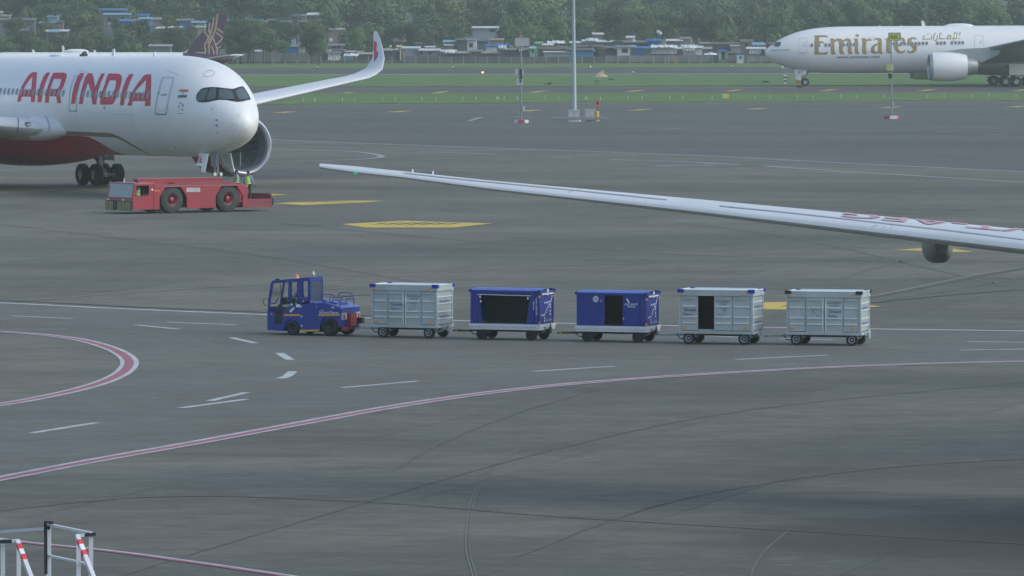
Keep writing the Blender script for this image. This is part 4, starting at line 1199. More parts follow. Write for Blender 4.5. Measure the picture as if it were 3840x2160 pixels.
TA = [(a, b+ZC, c+ZC, d, e+ZC) for a, b, c, d, e in TA]
fz = fus_mesh('fuselage', TA, 66.5, M_white)
# belly fairing
fr = []
for i in range(25):
    t = i/24; s = 19.5 + 26*t; e = math.sin(math.pi*min(1, max(0.0, t)))**0.55 if 0 < t < 1 else 0.0
    ring = []
    for k in range(40):
        a = 2*math.pi*k/40
        ring.append((-s, (0.6+2.75*e)*math.cos(a), ZC-2.05+(0.3+1.55*e)*math.sin(a)))
    fr.append(ring)
fair = MB(); fair.loft(fr, True)
px2, AIbvh = surface_mapper([fz, fair], JM)
z7 = zoomer(3.0821, 0, 150); z1 = zoomer(2.07, 0, 150); z8 = zoomer(2.898, 560, 200)
# livery: red belly and gold band follow curves of height against station
def curve_of(pts, z=z7):
    out = []
    for p in pts:
        q = px2(*z(p), off=0)
        if q is not None: out.append((-q.x, q.z))
    out.sort()
    return out
gold_up = curve_of([(30,1040),(300,1045),(580,1050),(800,1055),(1000,1063),(1280,1075),(1400,1125),(1500,1185),(1600,1245),(1690,1295)])
gold_lo = curve_of([(30,1110),(300,1105),(580,1102),(800,1104),(1000,1110),(1200,1122),(1330,1128),(1400,1155),(1500,1212),(1600,1265),(1690,1305)])
red_up = curve_of([(30,1112),(300,1107),(580,1104),(900,1108),(1030,1119),(1110,1160),(1180,1200),(1260,1245),(1330,1285)])
def livery_mat():
    m = bpy.data.materials.new('white_red_gold_livery'); m.use_nodes = True; nt = m.node_tree; Bn = nt.nodes['Principled BSDF']; L = nt.links.new
    Bn.inputs['Roughness'].default_value = 0.38; Bn.inputs['Coat Weight'].default_value = 0.15; Bn.inputs['Coat Roughness'].default_value = 0.1
    tc = nt.nodes.new('ShaderNodeTexCoord'); sp = nt.nodes.new('ShaderNodeSeparateXYZ'); L(tc.outputs['Object'], sp.inputs[0])
    dv = nt.nodes.new('ShaderNodeMath'); dv.operation = 'DIVIDE'; L(sp.outputs[0], dv.inputs[0]); dv.inputs[1].default_value = -70.0
    def below(pts, endx):
        fc = nt.nodes.new('ShaderNodeFloatCurve'); cm = fc.mapping; c = cm.curves[0]
        P = [(endx-0.3, 0.0)] + pts + [(60, pts[-1][1])]
        c.points[0].location = (0, 0); c.points[1].location = (1, P[-1][1]/10)
        for a, b in P: c.points.new(a/70.0, b/10.0)
        for p in c.points: p.handle_type = 'VECTOR'
        cm.update()
        L(dv.outputs[0], fc.inputs['Value'])
        z = nt.nodes.new('ShaderNodeMath'); z.operation = 'DIVIDE'; L(sp.outputs[2], z.inputs[0]); z.inputs[1].default_value = 10.0
        lt = nt.nodes.new('ShaderNodeMath'); lt.operation = 'LESS_THAN'; L(z.outputs[0], lt.inputs[0]); L(fc.outputs[0], lt.inputs[1]); return lt.outputs[0]
    def mix(f, x, y):
        n = nt.nodes.new('ShaderNodeMix'); n.data_type = 'RGBA'; L(f, n.inputs[0])
        for k, v in ((6, x), (7, y)):
            if isinstance(v, tuple): n.inputs[k].default_value = (*v, 1)
            else: L(v, n.inputs[k])
        return n.outputs[2]
    c = mix(below(gold_up, gold_up[0][0]), (0.82,0.83,0.83), (0.27,0.21,0.12))
    c = mix(below(gold_lo, gold_lo[0][0]), c, (0.82,0.83,0.83))
    c = mix(below(red_up, red_up[0][0]), c, (0.42,0.008,0.040))
    nz = nt.nodes.new('ShaderNodeTexNoise'); nz.inputs['Scale'].default_value = 0.5; nz.inputs['Detail'].default_value = 6; L(tc.outputs['Object'], nz.inputs['Vector'])
    mr = nt.nodes.new('ShaderNodeMapRange'); mr.inputs[1].default_value = 0.3; mr.inputs[2].default_value = 0.7; mr.inputs[3].default_value = 0.96; mr.inputs[4].default_value = 1.03; L(nz.outputs[0], mr.inputs[0])
    hs = nt.nodes.new('ShaderNodeHueSaturation'); L(c, hs.inputs['Color']); L(mr.outputs[0], hs.inputs['Value'])
    L(hs.outputs[0], Bn.inputs['Base Color']); return m
M_liv = livery_mat()
fz.build('fuselage', M_liv, jet, True)
fair.build('belly_fairing', M_liv, jet, True)
def D(name, shapes, m, grid=None, off=0.012, par=None, f=None):
    g = f or px2
    return decal(name, shapes, lambda a, b: g(a, b, off), m, par or jet, grid)
LET = [
 [[(430,372),(372,374),(330,410),(290,470),(255,530),(225,600),(203,690),(198,712),(242,712),(247,680),(255,655),(360,657),(358,718),(402,718),(415,560)],[(378,425),(368,500),(362,575),(270,577),(300,520),(345,455)]],
 [[(582,376),(535,378),(500,430),(465,520),(440,620),(434,720),(478,720),(490,640),(505,560),(535,470)]],
 [[(625,378),(740,378),(765,390),(773,415),(755,480),(728,550),(692,602),(697,650),(710,730),(665,730),(650,655),(640,650),(570,650),(565,725),(520,725),(530,630),(550,550),(580,460),(605,400)],[(625,450),(700,450),(708,465),(690,530),(665,565),(585,565),(600,510)]],
 [[(975,382),(925,384),(895,430),(860,520),(835,620),(822,738),(868,738),(880,650),(905,560),(935,470)]],
 [[(1015,385),(1065,385),(1082,430),(1100,545),(1140,450),(1175,388),(1215,386),(1170,480),(1135,590),(1120,680),(1112,745),(1070,745),(1050,600),(1020,490),(990,570),(970,650),(957,740),(912,740),(925,650),(950,540),(985,430)]],
 [[(1255,388),(1370,390),(1400,405),(1412,440),(1395,530),(1365,620),(1330,700),(1310,735),(1280,748),(1155,747),(1160,680),(1180,600),(1215,500),(1235,430)],[(1270,465),(1335,467),(1345,490),(1330,560),(1300,625),(1270,660),(1205,660),(1215,600),(1245,520)]],
 [[(1545,394),(1495,396),(1460,450),(1425,540),(1400,640),(1386,755),(1432,755),(1445,660),(1470,570),(1505,480)]],
]
for r in LET: D('letter', [[zpoly(z7, q) for q in r]], M_airred, 7)
D('letter', [[zpoly(z1, q) for q in [[(1175,267),(1130,268),(1110,285),(1075,330),(1040,380),(1010,440),(990,510),(1022,510),(1032,475),(1128,475),(1125,512),(1168,512),(1172,400)],[(1135,310),(1130,370),(1125,413),(1045,413),(1075,370)]]]], M_airred, 7)
# cabin windows
M_wfr = mat('window_surround', (0.55,0.57,0.58), 0.4)
def win_row(xa, ya, xb, yb, n, m=M_winface):
    qa = px2(xa, ya, 0.0, True); qb = px2(xb, yb, 0.0, True)
    for i in range(n):
        t = i/(n-1); xs = qa[0].x + (qb[0].x-qa[0].x)*t; zz = qa[0].z + (qb[0].z-qa[0].z)*t
        h, nn, _, _ = AIbvh.ray_cast(Vector((xs, -12, zz)), Vector((0,1,0)))
        if h:
            nn = nn if nn.y < 0 else -nn
            oval_plate(jet, h + nn*0.03, nn, 0.27, 0.43, m, frame=M_wfr, fw=0.014)
z = z7
win_row(*z((8,592)), *z((732,614)), 16)
win_row(*z((968,622)), *z1((1151,430)), 16)
# doors, hatch, flag, star emblem and small marks
def outline(pts, zz, w, m=M_line, name='door', close=True, f=None, par=None):
    return D(name, stroke(zpoly(zz, pts), w, close), m, 7, 0.016, par, f)
outline([(143,262),(258,258),(270,268),(268,285),(225,440),(205,545),(190,640),(176,660),(75,657),(63,640),(68,560),(95,430),(125,320)], z8, 1.6)
outline([(155,272),(252,270),(252,290),(212,440),(192,545),(178,628),(170,638),(88,636),(76,625),(82,560),(108,430),(138,320)], z8, 0.8, M_lightline)
outline([(64,645),(78,662),(178,665),(192,650)], z8, 2.6, M_dsteel, 'door_sill', False)
outline([(885,410),(965,418),(960,430),(920,500),(890,640),(885,815),(875,822),(808,820),(800,805),(805,620),(835,500),(870,420)], z7, 1.5)
outline([(800,805),(810,822),(878,824),(888,808)], z7, 2.4, M_dsteel, 'door_sill', False)
outline([(585,232),(600,215),(625,193),(670,187),(695,195),(712,212),(705,225),(690,240),(650,255),(625,256),(600,250)], z8, 1.2, M_line, 'roof_hatch')
for pts, zz, w in [([(185,186),(320,236)], z8, 1.0),([(912,350),(1005,380)], z7, 1.0),([(670,1080),(760,1060),(840,1020),(920,965)], z8, 0.9),([(620,920),(700,975),(790,1040)], z7, 0.8)]:
    outline(pts, zz, w, M_line, 'skin_seam', False)
outline([(1293,856),(1525,862)], z7, 1.6, M_lightline, 'cargo_door_edge', False)
outline([(1525,862),(1535,900),(1530,1060)], z7, 0.7, M_lightline, 'cargo_door_edge', False)
M_saff = mat('saffron_paint', (0.72,0.13,0.05), 0.4); M_fgreen = mat('flag_green_paint', (0.03,0.20,0.12), 0.4); M_mark = mat('dark_marking', (0.07,0.09,0.12), 0.5)
fl = D('flag_stripe', [[zpoly(z8, [(330,393),(428,393),(420,420),(323,420)])]], M_saff, 8)
D('flag_stripe', [[zpoly(z8, [(318,453),(412,453),(404,482),(310,482)])]], M_fgreen, 8)
D('flag_wheel', stroke(zpoly(z8, ellring(366,436,8,9,10)), 1.0, True), M_mark)
D('star_emblem', [[zpoly(z8, q)] for q in [[(345,522),(330,552),(350,555)],[(378,555),(355,562),(366,585)],[(368,600),(352,604),(370,628)],[(318,630),(334,604),(340,612)],[(308,566),(330,572),(322,596)]]], M_mark)
D('star_emblem_text', [[zpoly(z8, rect(303,375,650,657)[0])]], M_line)
D('emblem', stroke(zpoly(z8, [(655,615),(665,580),(690,568),(720,572),(735,600)]), 0.7) + stroke(zpoly(z8, [(650,640),(712,640)]), 0.7) + [[zpoly(z8, ellring(684,608,10,14,8))]], M_lightline)
for (x, y, s) in [(736,725,9),(736,783,9),(740,859,6),(975,680,4),(905,771,4),(905,884,4),(1105,678,3),(288,1020,6),(980,988,3),(628,1095,5),(108,598,4)]:
    D('probe', [[zpoly(z8, ellring(x,y,s,s,8))]], M_dsteel, None, 0.03)
    if s == 9: D('probe_vane', stroke(zpoly(z8, [(x-26,y),(x+8,y)]), 1.2), M_dsteel, None, 0.03)
D('door_handle', [[zpoly(z8, ellring(103,428,8,16,10))]] + [[zpoly(z8, rect(125,150,448,460)[0])],[zpoly(z8, rect(155,188,440,458)[0])]], M_line)
D('drain_mast', [[zpoly(z7, rect(1203,1213,770,795)[0])]], M_dsteel, None, 0.03)
# cockpit glazing
D('cockpit_mask', [[zpoly(z8, [(510,480),(514,455),(525,430),(555,395),(580,380),(610,372),(680,367),(750,370),(830,380),(905,388),(935,380),(960,370),(990,362),(1020,360),(1050,400),(1080,450),(1098,490),(1099,505),(1060,512),(1010,525),(960,530),(900,520),(830,508),(760,505),(700,515),(640,530),(580,535),(545,531),(525,520),(512,500)])]], M_black, 6, 0.015)
for q in [[(525,470),(530,445),(545,420),(570,400),(600,390),(638,388),(630,440),(600,500),(575,515),(545,513),(530,505)],[(655,400),(675,385),(700,378),(720,380),(728,390),(728,450),(720,488),(700,498),(670,505),(615,515),(640,440)],
          [(760,390),(830,392),(905,410),(925,460),(930,495),(900,504),(860,502),(800,495),(750,487)],[(935,410),(955,395),(980,385),(1020,380),(1040,410),(1060,445),(1080,485),(1060,495),(1030,502),(985,505),(955,470)]]:
    D('cockpit_window', [[zpoly(z8, q)]], M_cabglass, 6, 0.022)
for q in [[(895,405),(935,500)],[(850,505),(925,498)],[(1000,520),(980,505)]]:
    D('wiper', stroke(zpoly(z8, q), 1.1), M_black, None, 0.05)
# antennas on the crown
def blade(root, x, z, h, c, sweep, m=M_white, name='antenna', y=0.0):
    mb = MB(); mb.prism([(x, z-0.1), (x-c, z-0.1), (x-c-sweep*0.7, z+h), (x-c*0.45-sweep, z+h)], y-0.03, y+0.03); return mb.build(name, m, root)
blade(jet, -12.8, ZC+3.03, 0.25, 0.3, 0.0); blade(jet, -18.9, ZC+3.03, 0.45, 0.35, -0.3)
mb = MB(); mb.ell((-27.5,0,ZC+3.06),0.9,0.35,0.13); mb.build('antenna_fairing', M_white, jet, True)
# black box like fitting on the crown
mb = MB(); mb.box(-23.8,-23.1,-0.12,0.12,ZC+3.0,ZC+3.16); mb.prism([(-23.1,ZC+3.1),(-23.7,ZC+3.1),(-23.25,ZC+3.36)],-0.1,0.1); mb.build('beacon_fairing', M_black, jet)
# wings
M_wingw = mat('wing_top_grey_white', (0.68,0.70,0.71), 0.45, 0, 0.06, 0.6, coat=0.1, dirt=0.25, dirtcol=(0.5,0.5,0.49))
def ai_wing(sg):
    S = [(2.2,-21.0,3.95,12.5,0.13,1.5,0),(4.5,-22.9,4.15,11.0,0.125,1.2,0),(7.5,-25.1,4.45,9.6,0.12,1,0),(10.5,-27.4,4.8,8.5,0.115,0.5,0),(16,-31.6,5.45,7.1,0.11,0,0),(22,-36.3,6.15,5.4,0.105,-0.8,0),(27,-40.2,6.75,4.1,0.10,-1.5,0),(29.2,-42.0,7.0,3.5,0.10,-1.5,4),
         (30.2,-42.9,7.22,3.1,0.10,-1.5,20),(31.0,-43.5,7.6,2.4,0.10,-1.5,42),(31.5,-44.2,8.3,1.75,0.10,-1,60),(31.75,-45.0,9.1,1.3,0.1,-1,72),(31.88,-45.7,9.75,0.9,0.1,-1,78),(31.92,-46.2,10.15,0.4,0.1,-1,80)]
    return [(sg*a, *r) for a, *r in S]
wl = wing_mesh(ai_wing(1), M_wingw); wlo = wl.build('wing', M_wingw, jet, True)
wr = wing_mesh(ai_wing(-1), M_wingw); wro = wr.build('wing', M_wingw, jet, True)
# red and purple swoosh on the outboard wingtip, traced on its inner face
wf, wb = surface_mapper([wl], JM)
zw = zoomer(4.77, 960, 130)
D('wingtip_red', [[zpoly(zw, [(2072,75),(2110,100),(2165,150),(2160,210),(2155,260),(2165,300),(2155,380),(2130,440),(2110,480),(2112,400),(2112,330),(2100,220),(2085,130)])]], M_airred, 4, 0.012, wlo, wf)
M_purp = mat('swoosh_purple', (0.10,0.06,0.16), 0.4)
D('wingtip_purple', [[zpoly(zw, [(2168,300),(2192,320),(2185,370),(2165,420),(2135,460),(2105,488),(2132,440),(2157,380)])]], M_purp, 4, 0.014, wlo, wf)
for a, b in (((8.5,0.93),(27.5,0.93)),((8.5,0.12),(28,0.12))):
    pass
# landing light in the near wing root, fillet in front of it
fil = []
for i in range(9):
    t = i/8; s = 20.3+3.4*t; e = t**0.4
    fil.append([(-s, -(2.55+1.3*e*(0.5-0.5*math.cos(a))+0.0), ZC-1.35-0.25*t+(0.05+0.62*e)*math.sin(a)) if False else (-s, -(2.0+1.9*e*max(0,math.cos(a)*0.5+0.5)), ZC-1.4+(0.08+0.72*e)*math.sin(a)) for a in [2*math.pi*k/24 for k in range(24)]])
mb = MB(); mb.loft(fil, True); rootf = mb.build('wing_root_fairing', M_white, jet, True)
wfr, _ = surface_mapper([wr, mb], JM)
D('landing_light', [[zpoly(z7, [(286,955),(352,955),(356,975),(345,995),(320,1004),(298,992),(288,975)])]], M_glass, None, 0.03, None, wfr)
D('slat_seam', stroke(zpoly(z7, [(170,845),(200,880),(213,930),(212,990),(200,1055)]), 2.4), M_dsteel, 5, 0.03, None, wfr)
D('slat_seam', stroke(zpoly(z7, [(350,842),(430,845),(500,865),(545,910),(572,980),(575,1045)]), 1.6), M_dsteel, 5, 0.03, None, wfr)
# tail
fin = MB(); fin.prism([(-53,ZC+2.9),(-61,ZC+11.5),(-64.5,ZC+11.5),(-63.5,ZC+2.6)], -0.2, 0.2); fin.build('tail_fin', M_airred, jet)
for sg in (1,-1):
    wing_mesh([(sg*1.0,-57.5,ZC+1.6,5.5,0.1,0,0),(sg*9.4,-63.0,ZC+2.6,2.2,0.1,0,0)], M_white).build('tailplane', M_white, jet, True)
# engines
for sg in (1, -1):
    e = engine(jet, (-22.0, sg*10.45, 2.88), 5.4, 1.80, 1.98, 1.45, M_red, M_lip)
    mb = MB(); mb.prism([(-24.0,4.6),(-27.2,5.0),(-30.5,4.8),(-30.0,4.1),(-26.0,4.2)], sg*10.45-0.22, sg*10.45+0.22); mb.build('pylon', M_white, jet)
gear_main(jet, -32.8, 5.3, 0.70, 0.53, 1.02, 0.74, 2.9).location.z = 0.285
gear_main(jet, -32.8, -5.3, 0.70, 0.53, 1.02, 0.74, 2.9).location.z = 0.285
def nose_gear(root, x, r, w, half, ztop, txt=None, side=-1, door_h=0.8):
    t = bpy.data.objects.new('nose_gear', None); link(t, root); t.location = (x,0,0)
    for s in (-1,1): wheel(t, (0, s*half, r), r, w, 0.5)
    mb = MB(); mb.tube((0,-half,r),(0,half,r),0.1,8); mb.tube((0,0,r),(-0.08,0,ztop),0.15,12,0.19); mb.tube((0.05,0,r+0.55),(0.1,0,ztop),0.09,8)
    mb.tube((0,-0.25,r+0.7),(0,0.25,r+0.7),0.13,8); mb.build('strut', M_steel, t, True)
    mb = MB(); mb.tube((-0.05,0.15,r+0.8),(-1.0,0.2,ztop),0.06,6); mb.tube((-0.05,-0.15,r+0.8),(-1.0,-0.2,ztop),0.06,6); mb.path([(0.1,0.1,r+0.2),(0.32,0.1,r+0.5),(0.1,0.1,r+0.9)],0.05,6); mb.build('drag_brace', M_dsteel, t, True)
    for k in range(4):
        mb = MB(); yy = -0.3+0.2*k; mb.path([(0.18,yy,r+0.8),(0.22,yy*0.8,ztop-0.6),(0.05,yy*0.6,ztop)],0.02,5); mb.build('hose', M_black, t)
    for s in (-1,1):
        mb = MB(); mb.lathe([(0,0.001),(0,0.11),(-0.12,0.09),(-0.14,0.001)], (0.22,s*0.2,r+0.95), 'x', 12); mb.build('taxi_light', M_lip, t, True)
    return t
ng = nose_gear(jet, -4.3, 0.53, 0.4, 0.38, 3.0)
# white gear doors with the registration letters
for sg in (-1, 1):
    mb = MB(); mb.add([(-5.1,sg*0.75,2.75),(-3.85,sg*0.75,2.72),(-3.85,sg*1.0,1.62),(-4.35,sg*1.0,1.62),(-4.4,sg*0.95,1.95),(-5.1,sg*0.95,2.0)], [(0,1,2,3,4,5)]); 
    g = mb.build('nose_gear_door', M_white, jet)
    s = g.modifiers.new('thick', 'SOLIDIFY'); s.thickness = 0.05
for sg in (-1,1):
    mb = MB(); mb.box(-3.4,-2.6,sg*0.78-0.03,sg*0.78+0.03,1.95,2.8); mb.build('nose_gear_door', mat('door_inner_grey', (0.16,0.17,0.18), 0.5), jet)
n_ = Vector((0,-1,-0.2)).normalized(); u_ = Vector((1,0,0)); v_ = Vector((0,-0.22,0.97)).normalized()
rr = text_on("RE", (-4.65,-0.89,2.38), u_, v_, 0.62, 0.40, M_airred, jet, "gear_door_lettering", 0.07)
# ---------- the cream and gold wide body on the far taxiway --------------------
EH = math.atan2(-math.sin(R(4)), -math.cos(R(4))); EP = (35.0, 905.0, 0)
far = thing('passenger_jet', 'white airliner with big gold Emirates lettering rolling left on the far taxiway', 'airliner', EP, EH)
EM = mat_of(EP, EH)
EZ = 5.02
TE = [(0,-.45,-.45,0,-.45),(.15,-.02,-.87,.45,-.43),(.5,.33,-1.27,.85,-.4),(1.06,.76,-1.62,1.25,-.33),(1.6,1.17,-1.87,1.6,-.28),(2.67,1.76,-2.28,2.1,-.2),(3.85,2.25,-2.58,2.48,-.12),(4.8,2.55,-2.78,2.7,-.07),(6.3,2.87,-3.0,2.93,-.03),(7.8,3.07,-3.12,3.08,0),(9.6,3.19,-3.2,3.18,0),
      (12,3.24,-3.23,3.23,0),(24,3.32,-3.23,3.23,0),(56,3.4,-3.15,3.23,0),(62,3.38,-2.0,2.9,0.3),(70,3.1,0.2,1.8,1.2),(76.5,2.6,1.9,0.25,2.2)]
TE = [(a, b+EZ, c+EZ, d, e+EZ) for a, b, c, d, e in TE]
fe = fus_mesh('fuselage', TE, 76.5, M_white); fe.build('fuselage', M_white, far, True)
ef, EB = surface_mapper([fe], EM)
def E(name, shapes, m, grid=None, off=0.02, f=None, par=None):
    g = f or ef
    return decal(name, shapes, lambda a, b: g(a, b, off), m, par or far, grid)
r1 = zoomer(6.1333, 3040, 110); r2 = zoomer(10.733, 3400, 100); r5 = zoomer(2.576, 2840, 0); r7 = zoomer(5.152, 2800, 0); r8 = zoomer(4.262, 3340, 0)
for ringset in [
 [[(85,140),(200,137),(340,140),(385,150),(405,185),(340,180),(200,180),(188,270),(250,275),(300,295),(322,335),(270,320),(195,318),(180,420),(185,520),(230,535),(330,530),(400,510),(395,545),(350,583),(200,580),(98,585),(85,540),(85,300),(95,200)]],
 [[(443,210),(530,210),(548,245),(600,215),(680,212),(730,235),(745,260),(800,212),(870,205),(920,235),(935,300),(935,420),(945,520),(970,568),(900,572),(860,560),(850,480),(850,330),(835,270),(800,265),(750,300),(740,330),(740,480),(760,545),(785,572),(715,575),(665,560),(650,470),(650,330),(635,275),(600,268),(550,300),(545,330),(548,500),(580,575),(530,580),(475,572),(460,500),(460,280)]],
 [[(990,210),(1060,208),(1085,225),(1095,300),(1090,440),(1100,530),(1130,568),(1060,570),(1020,560),(1010,480),(1012,280)]],
 [ellring(1070,145,42,34,14)],
 [[(1170,203),(1250,203),(1275,235),(1340,215),(1390,215),(1397,270),(1330,262),(1280,280),(1270,400),(1280,520),(1310,568),(1240,570),(1195,560),(1180,480),(1185,280)]],
 [[(1440,235),(1500,200),(1580,197),(1630,225),(1640,300),(1635,480),(1645,530),(1668,565),(1600,568),(1560,545),(1500,565),(1430,560),(1385,520),(1380,450),(1410,380),(1470,345),(1545,325),(1550,270),(1530,240),(1490,235),(1445,265)],[(1545,360),(1490,385),(1465,440),(1470,500),(1510,520),(1548,500)]],
 [[(1740,215),(1800,160),(1830,150),(1830,205),(1900,205),(1900,245),(1830,245),(1825,480),(1835,520),(1880,540),(1830,560),(1770,555),(1735,520),(1735,245),(1690,222)]],
 [[(2175,270),(2160,215),(2110,185),(2040,185),(1960,220),(1915,290),(1905,380),(1930,470),(1990,530),(2060,552),(2130,545),(2175,500),(2170,465),(2120,510),(2060,505),(2020,460),(2005,400),(2080,380),(2150,330)],[(2000,350),(2010,270),(2050,225),(2095,230),(2105,275),(2075,325)]],
 [[(2425,195),(2430,245),(2390,225),(2340,225),(2310,255),(2320,290),(2400,330),(2440,390),(2440,470),(2390,530),(2310,552),(2240,540),(2215,510),(2218,460),(2250,500),(2300,508),(2345,480),(2345,430),(2290,380),(2230,320),(2215,260),(2250,205),(2330,180),(2390,185)]]]:
    E('letter', [[zpoly(r1, q) for q in ringset]], M_gold, 6)
ar = []
for pts, w in [([(720,360),(680,400),(660,505)],42),([(650,505),(1000,497)],34),([(1015,360),(985,500)],42),([(1150,262),(1110,320),(1085,500)],46),([(1240,350),(1225,500),(1180,560),(1120,560)],42),([(1385,255),(1335,290),(1320,490)],48),([(1310,490),(1770,490)],34),
               ([(1655,480),(1650,390),(1700,345),(1765,360),(1775,410),(1755,480)],46),([(1960,245),(1920,270),(1890,485)],44),([(1820,487),(2010,485)],30),([(2050,245),(2020,280),(1995,485)],44),([(2165,245),(2130,290),(2110,492)],46),([(1900,510),(1860,540),(1905,562)],26),([(1100,500),(1060,505)],26)]:
    ar += stroke(zpoly(r2, pts), w/10.733)
ar += [[zpoly(r2, ellring(832,302,26,18,8))],[zpoly(r2, ellring(902,298,26,18,8))]]
E('arabic_lettering', ar, M_gold)
# web address below
vs, fs = text2d('www.emirates.com'); x0 = min(p[0] for p in vs); x1 = max(p[0] for p in vs); y0 = min(p[1] for p in vs); y1 = max(p[1] for p in vs)
def web(a, b):
    u = (a-x0)/(x1-x0); v = (b-y0)/(y1-y0)
    x, y = r1((600+u*985, (672-10*u)-v*(72))); return ef(x, y, 0.02)
M_dgrey = mat('dark_grey_lettering', (0.10,0.11,0.12), 0.5)
decal('web_address', None, web, M_dgrey, far, tri=(vs, fs))
vs2, fs2 = text2d('BOEING 777-300ER'); a0 = min(p[0] for p in vs2); a1 = max(p[0] for p in vs2); b0 = min(p[1] for p in vs2); b1 = max(p[1] for p in vs2)
decal('nose_lettering', None, lambda a, b: ef(*r7((465+(a-a0)/(a1-a0)*365, 985-(b-b0)/(b1-b0)*26-4*(a-a0)/(a1-a0))), 0.02), M_dgrey, far, tri=(vs2, fs2))
# cabin windows
wx = [r1((x, 368-y)) for x, y in [(28,0),(190,0),(350,4),(432,6),(760,10),(845,12),(920,14),(1000,15)]]
wx += [r1((x, 330)) for x in (1910,1985,2085,2165,2250,2335,2420,2500)]
wx += [r2((x, y)) for x, y in [(660,672),(808,670),(1240,665),(1385,660),(1530,658),(1822,655),(1970,650),(2115,648),(2255,645)]]
for x, y in wx:
    q = ef(x, y, 0.0, True)
    if q: oval_plate(far, q[0] + q[1]*0.045, q[1], 0.36, 0.50, M_winface, frame=M_wfr)
def eo(pts, zz, w, m=M_line, name='door', close=True): return E(name, stroke(zpoly(zz, pts), w, close), m, 7, 0.03)
eo([(405,375),(415,368),(480,368),(488,378),(478,508),(470,514),(408,514),(402,506)], r5, 0.9)
eo([(408,512),(472,512)], r5, 1.4, M_dsteel, 'door_sill', False)
eo([(1310,185),(1485,180),(1500,195)], r1, 0.8, M_line, 'door', False); eo([(1300,515),(1480,517)], r1, 1.2, M_dsteel, 'door_sill', False); eo([(1300,515),(1300,300),(1315,190)], r1, 0.6, M_lightline, 'door', False)
eo([(2098,465),(2100,350),(2110,341),(2175,341),(2184,352),(2182,440)], r5, 0.9, M_line, 'door', False)
for x, y in [(460,440),(2158,408)]: E('door_window', [[zpoly(r5, ellring(x,y,5,12,8))]], M_winface, None, 0.03)
E('door_label', [[zpoly(r5, q)] for q in [[(432,446),(448,446),(448,450),(432,450)],[(458,402),(468,400),(468,412),(458,413)],[(2122,416),(2140,415),(2140,419),(2122,419)],[(432,412),(442,412),(442,426),(432,426)]]], M_lightline, None, 0.03)
# cockpit windows
_o = E('cockpit_window', [[zpoly(r7, [(545,815),(660,808),(655,880),(645,893),(580,905),(540,893),(530,860)])]], M_glass, 4, 0.03)
E('cockpit_window', [[zpoly(r7, [(500,852),(540,818),(525,858),(532,885),(495,878)])]], M_cabglass, 4, 0.03)
E('cockpit_window_post', stroke(zpoly(r7, [(578,815),(592,900)]), 1.4) + stroke(zpoly(r7, [(625,812),(618,896)]), 1.2), M_white, None, 0.05)
for x, y in [(230,505),(225,570),(920,580),(1085,602),(1110,602),(492,652),(500,440),(1355,520)]: E('probe', [[zpoly(r5, ellring(x,y,4,3,8))]], M_dsteel, None, 0.04)
for st_, zt in ((12.2,3.2),(14.5,3.22)): blade(far, -st_*1.3, EZ+zt, 0.22, 0.2, 0)
blade(far, -21.9, EZ+3.27, 0.75, 0.5, -0.35)
mb = MB(); mb.ell((-25.6-1.5,0,EZ+3.27),2.1,0.7,0.42,20,10); mb.build('radome', M_white, far, True)
# wings, engines, gear
def em_wing(sg):
    S = [(2.4,-24.3,3.8,14.5,0.13,1.5,0),(5.5,-26.6,4.35,11.4,0.125,1.2,0),(10.5,-30.1,5.4,8.3,0.115,0.6,0),(18,-35.6,6.9,6.0,0.11,0,0),(27,-42.4,8.6,3.6,0.10,-1,0),(31.5,-46.0,9.6,2.3,0.1,-1,0),(33.7,-49.0,10.0,0.6,0.1,-1,0)]
    return [(sg*a, *r) for a, *r in S]
M_wingu = mat('wing_grey', (0.30,0.32,0.33), 0.45, 0, 0.06, 0.4)
for sg in (1,-1): wing_mesh(em_wing(sg), M_wingu).build('wing', M_wingu, far, True)
mbf = MB(); rr_ = []
for i in range(21):
    t = i/20; s = 21+30*t; e = math.sin(math.pi*t)**0.5 if 0 < t < 1 else 0
    rr_.append([(-s,(0.5+3.1*e)*math.cos(2*math.pi*k/32),EZ-1.85+(0.2+1.55*e)*math.sin(2*math.pi*k/32)) for k in range(32)])
mbf.loft(rr_, True); mbf.build('belly_fairing', M_wingu, far, True)
for sg in (1,-1):
    e = engine(far, (-21.5, sg*10.0, 2.78), 5.2, 1.72, 2.0, 1.62, M_white, mat('lip_grey', (0.5,0.52,0.54), 0.35, 0.5), True)
    mb = MB(); mb.prism([(-23.1,4.72),(-25.9,5.2),(-31.6,5.5),(-31.1,4.4),(-28.6,3.3),(-26.6,3.4),(-26.5,4.3)], sg*10.0-0.25, sg*10.0+0.25); mb.build('pylon', M_core, far)
    if sg == 1:
        zz = zoomer(5.8545, 3400, 180)
        em = MB()
        em.lathe([(-0.9,1.84),(-1.6,1.99),(-3,1.99),(-4.2,1.85)],(-21.5,10.0,2.78),'x',64)
        eg, _ = surface_mapper([em], EM)
        sh = []
        for pts, w in [([(470,280),(500,320),(510,380),(500,470),(540,500)],1.7),([(385,400),(520,400)],1.8),([(380,430),(385,490),(420,515),(480,515)],1.9),([(410,440),(410,490)],1.4),([(440,430),(440,490)],1.4),([(470,420),(470,500)],1.5),([(400,350),(430,320),(460,345),(440,385),(400,385)],1.6),
                       ([(545,470),(545,515),(510,535),(470,520)],1.7),([(540,410),(580,390)],1.6),([(500,290),(530,265)],1.2),([(480,320),(470,380)],1.3)]:
            sh += stroke(zpoly(zz, pts), w)
        E('engine_emblem', sh, M_gold, 4, 0.03, eg)
gear_main(far, -34.2, 5.7, 0.70, 0.55, 1.5, 0.72, 2.9, n3=True); gear_main(far, -34.2, -5.7, 0.70, 0.55, 1.5, 0.72, 2.9, n3=True)
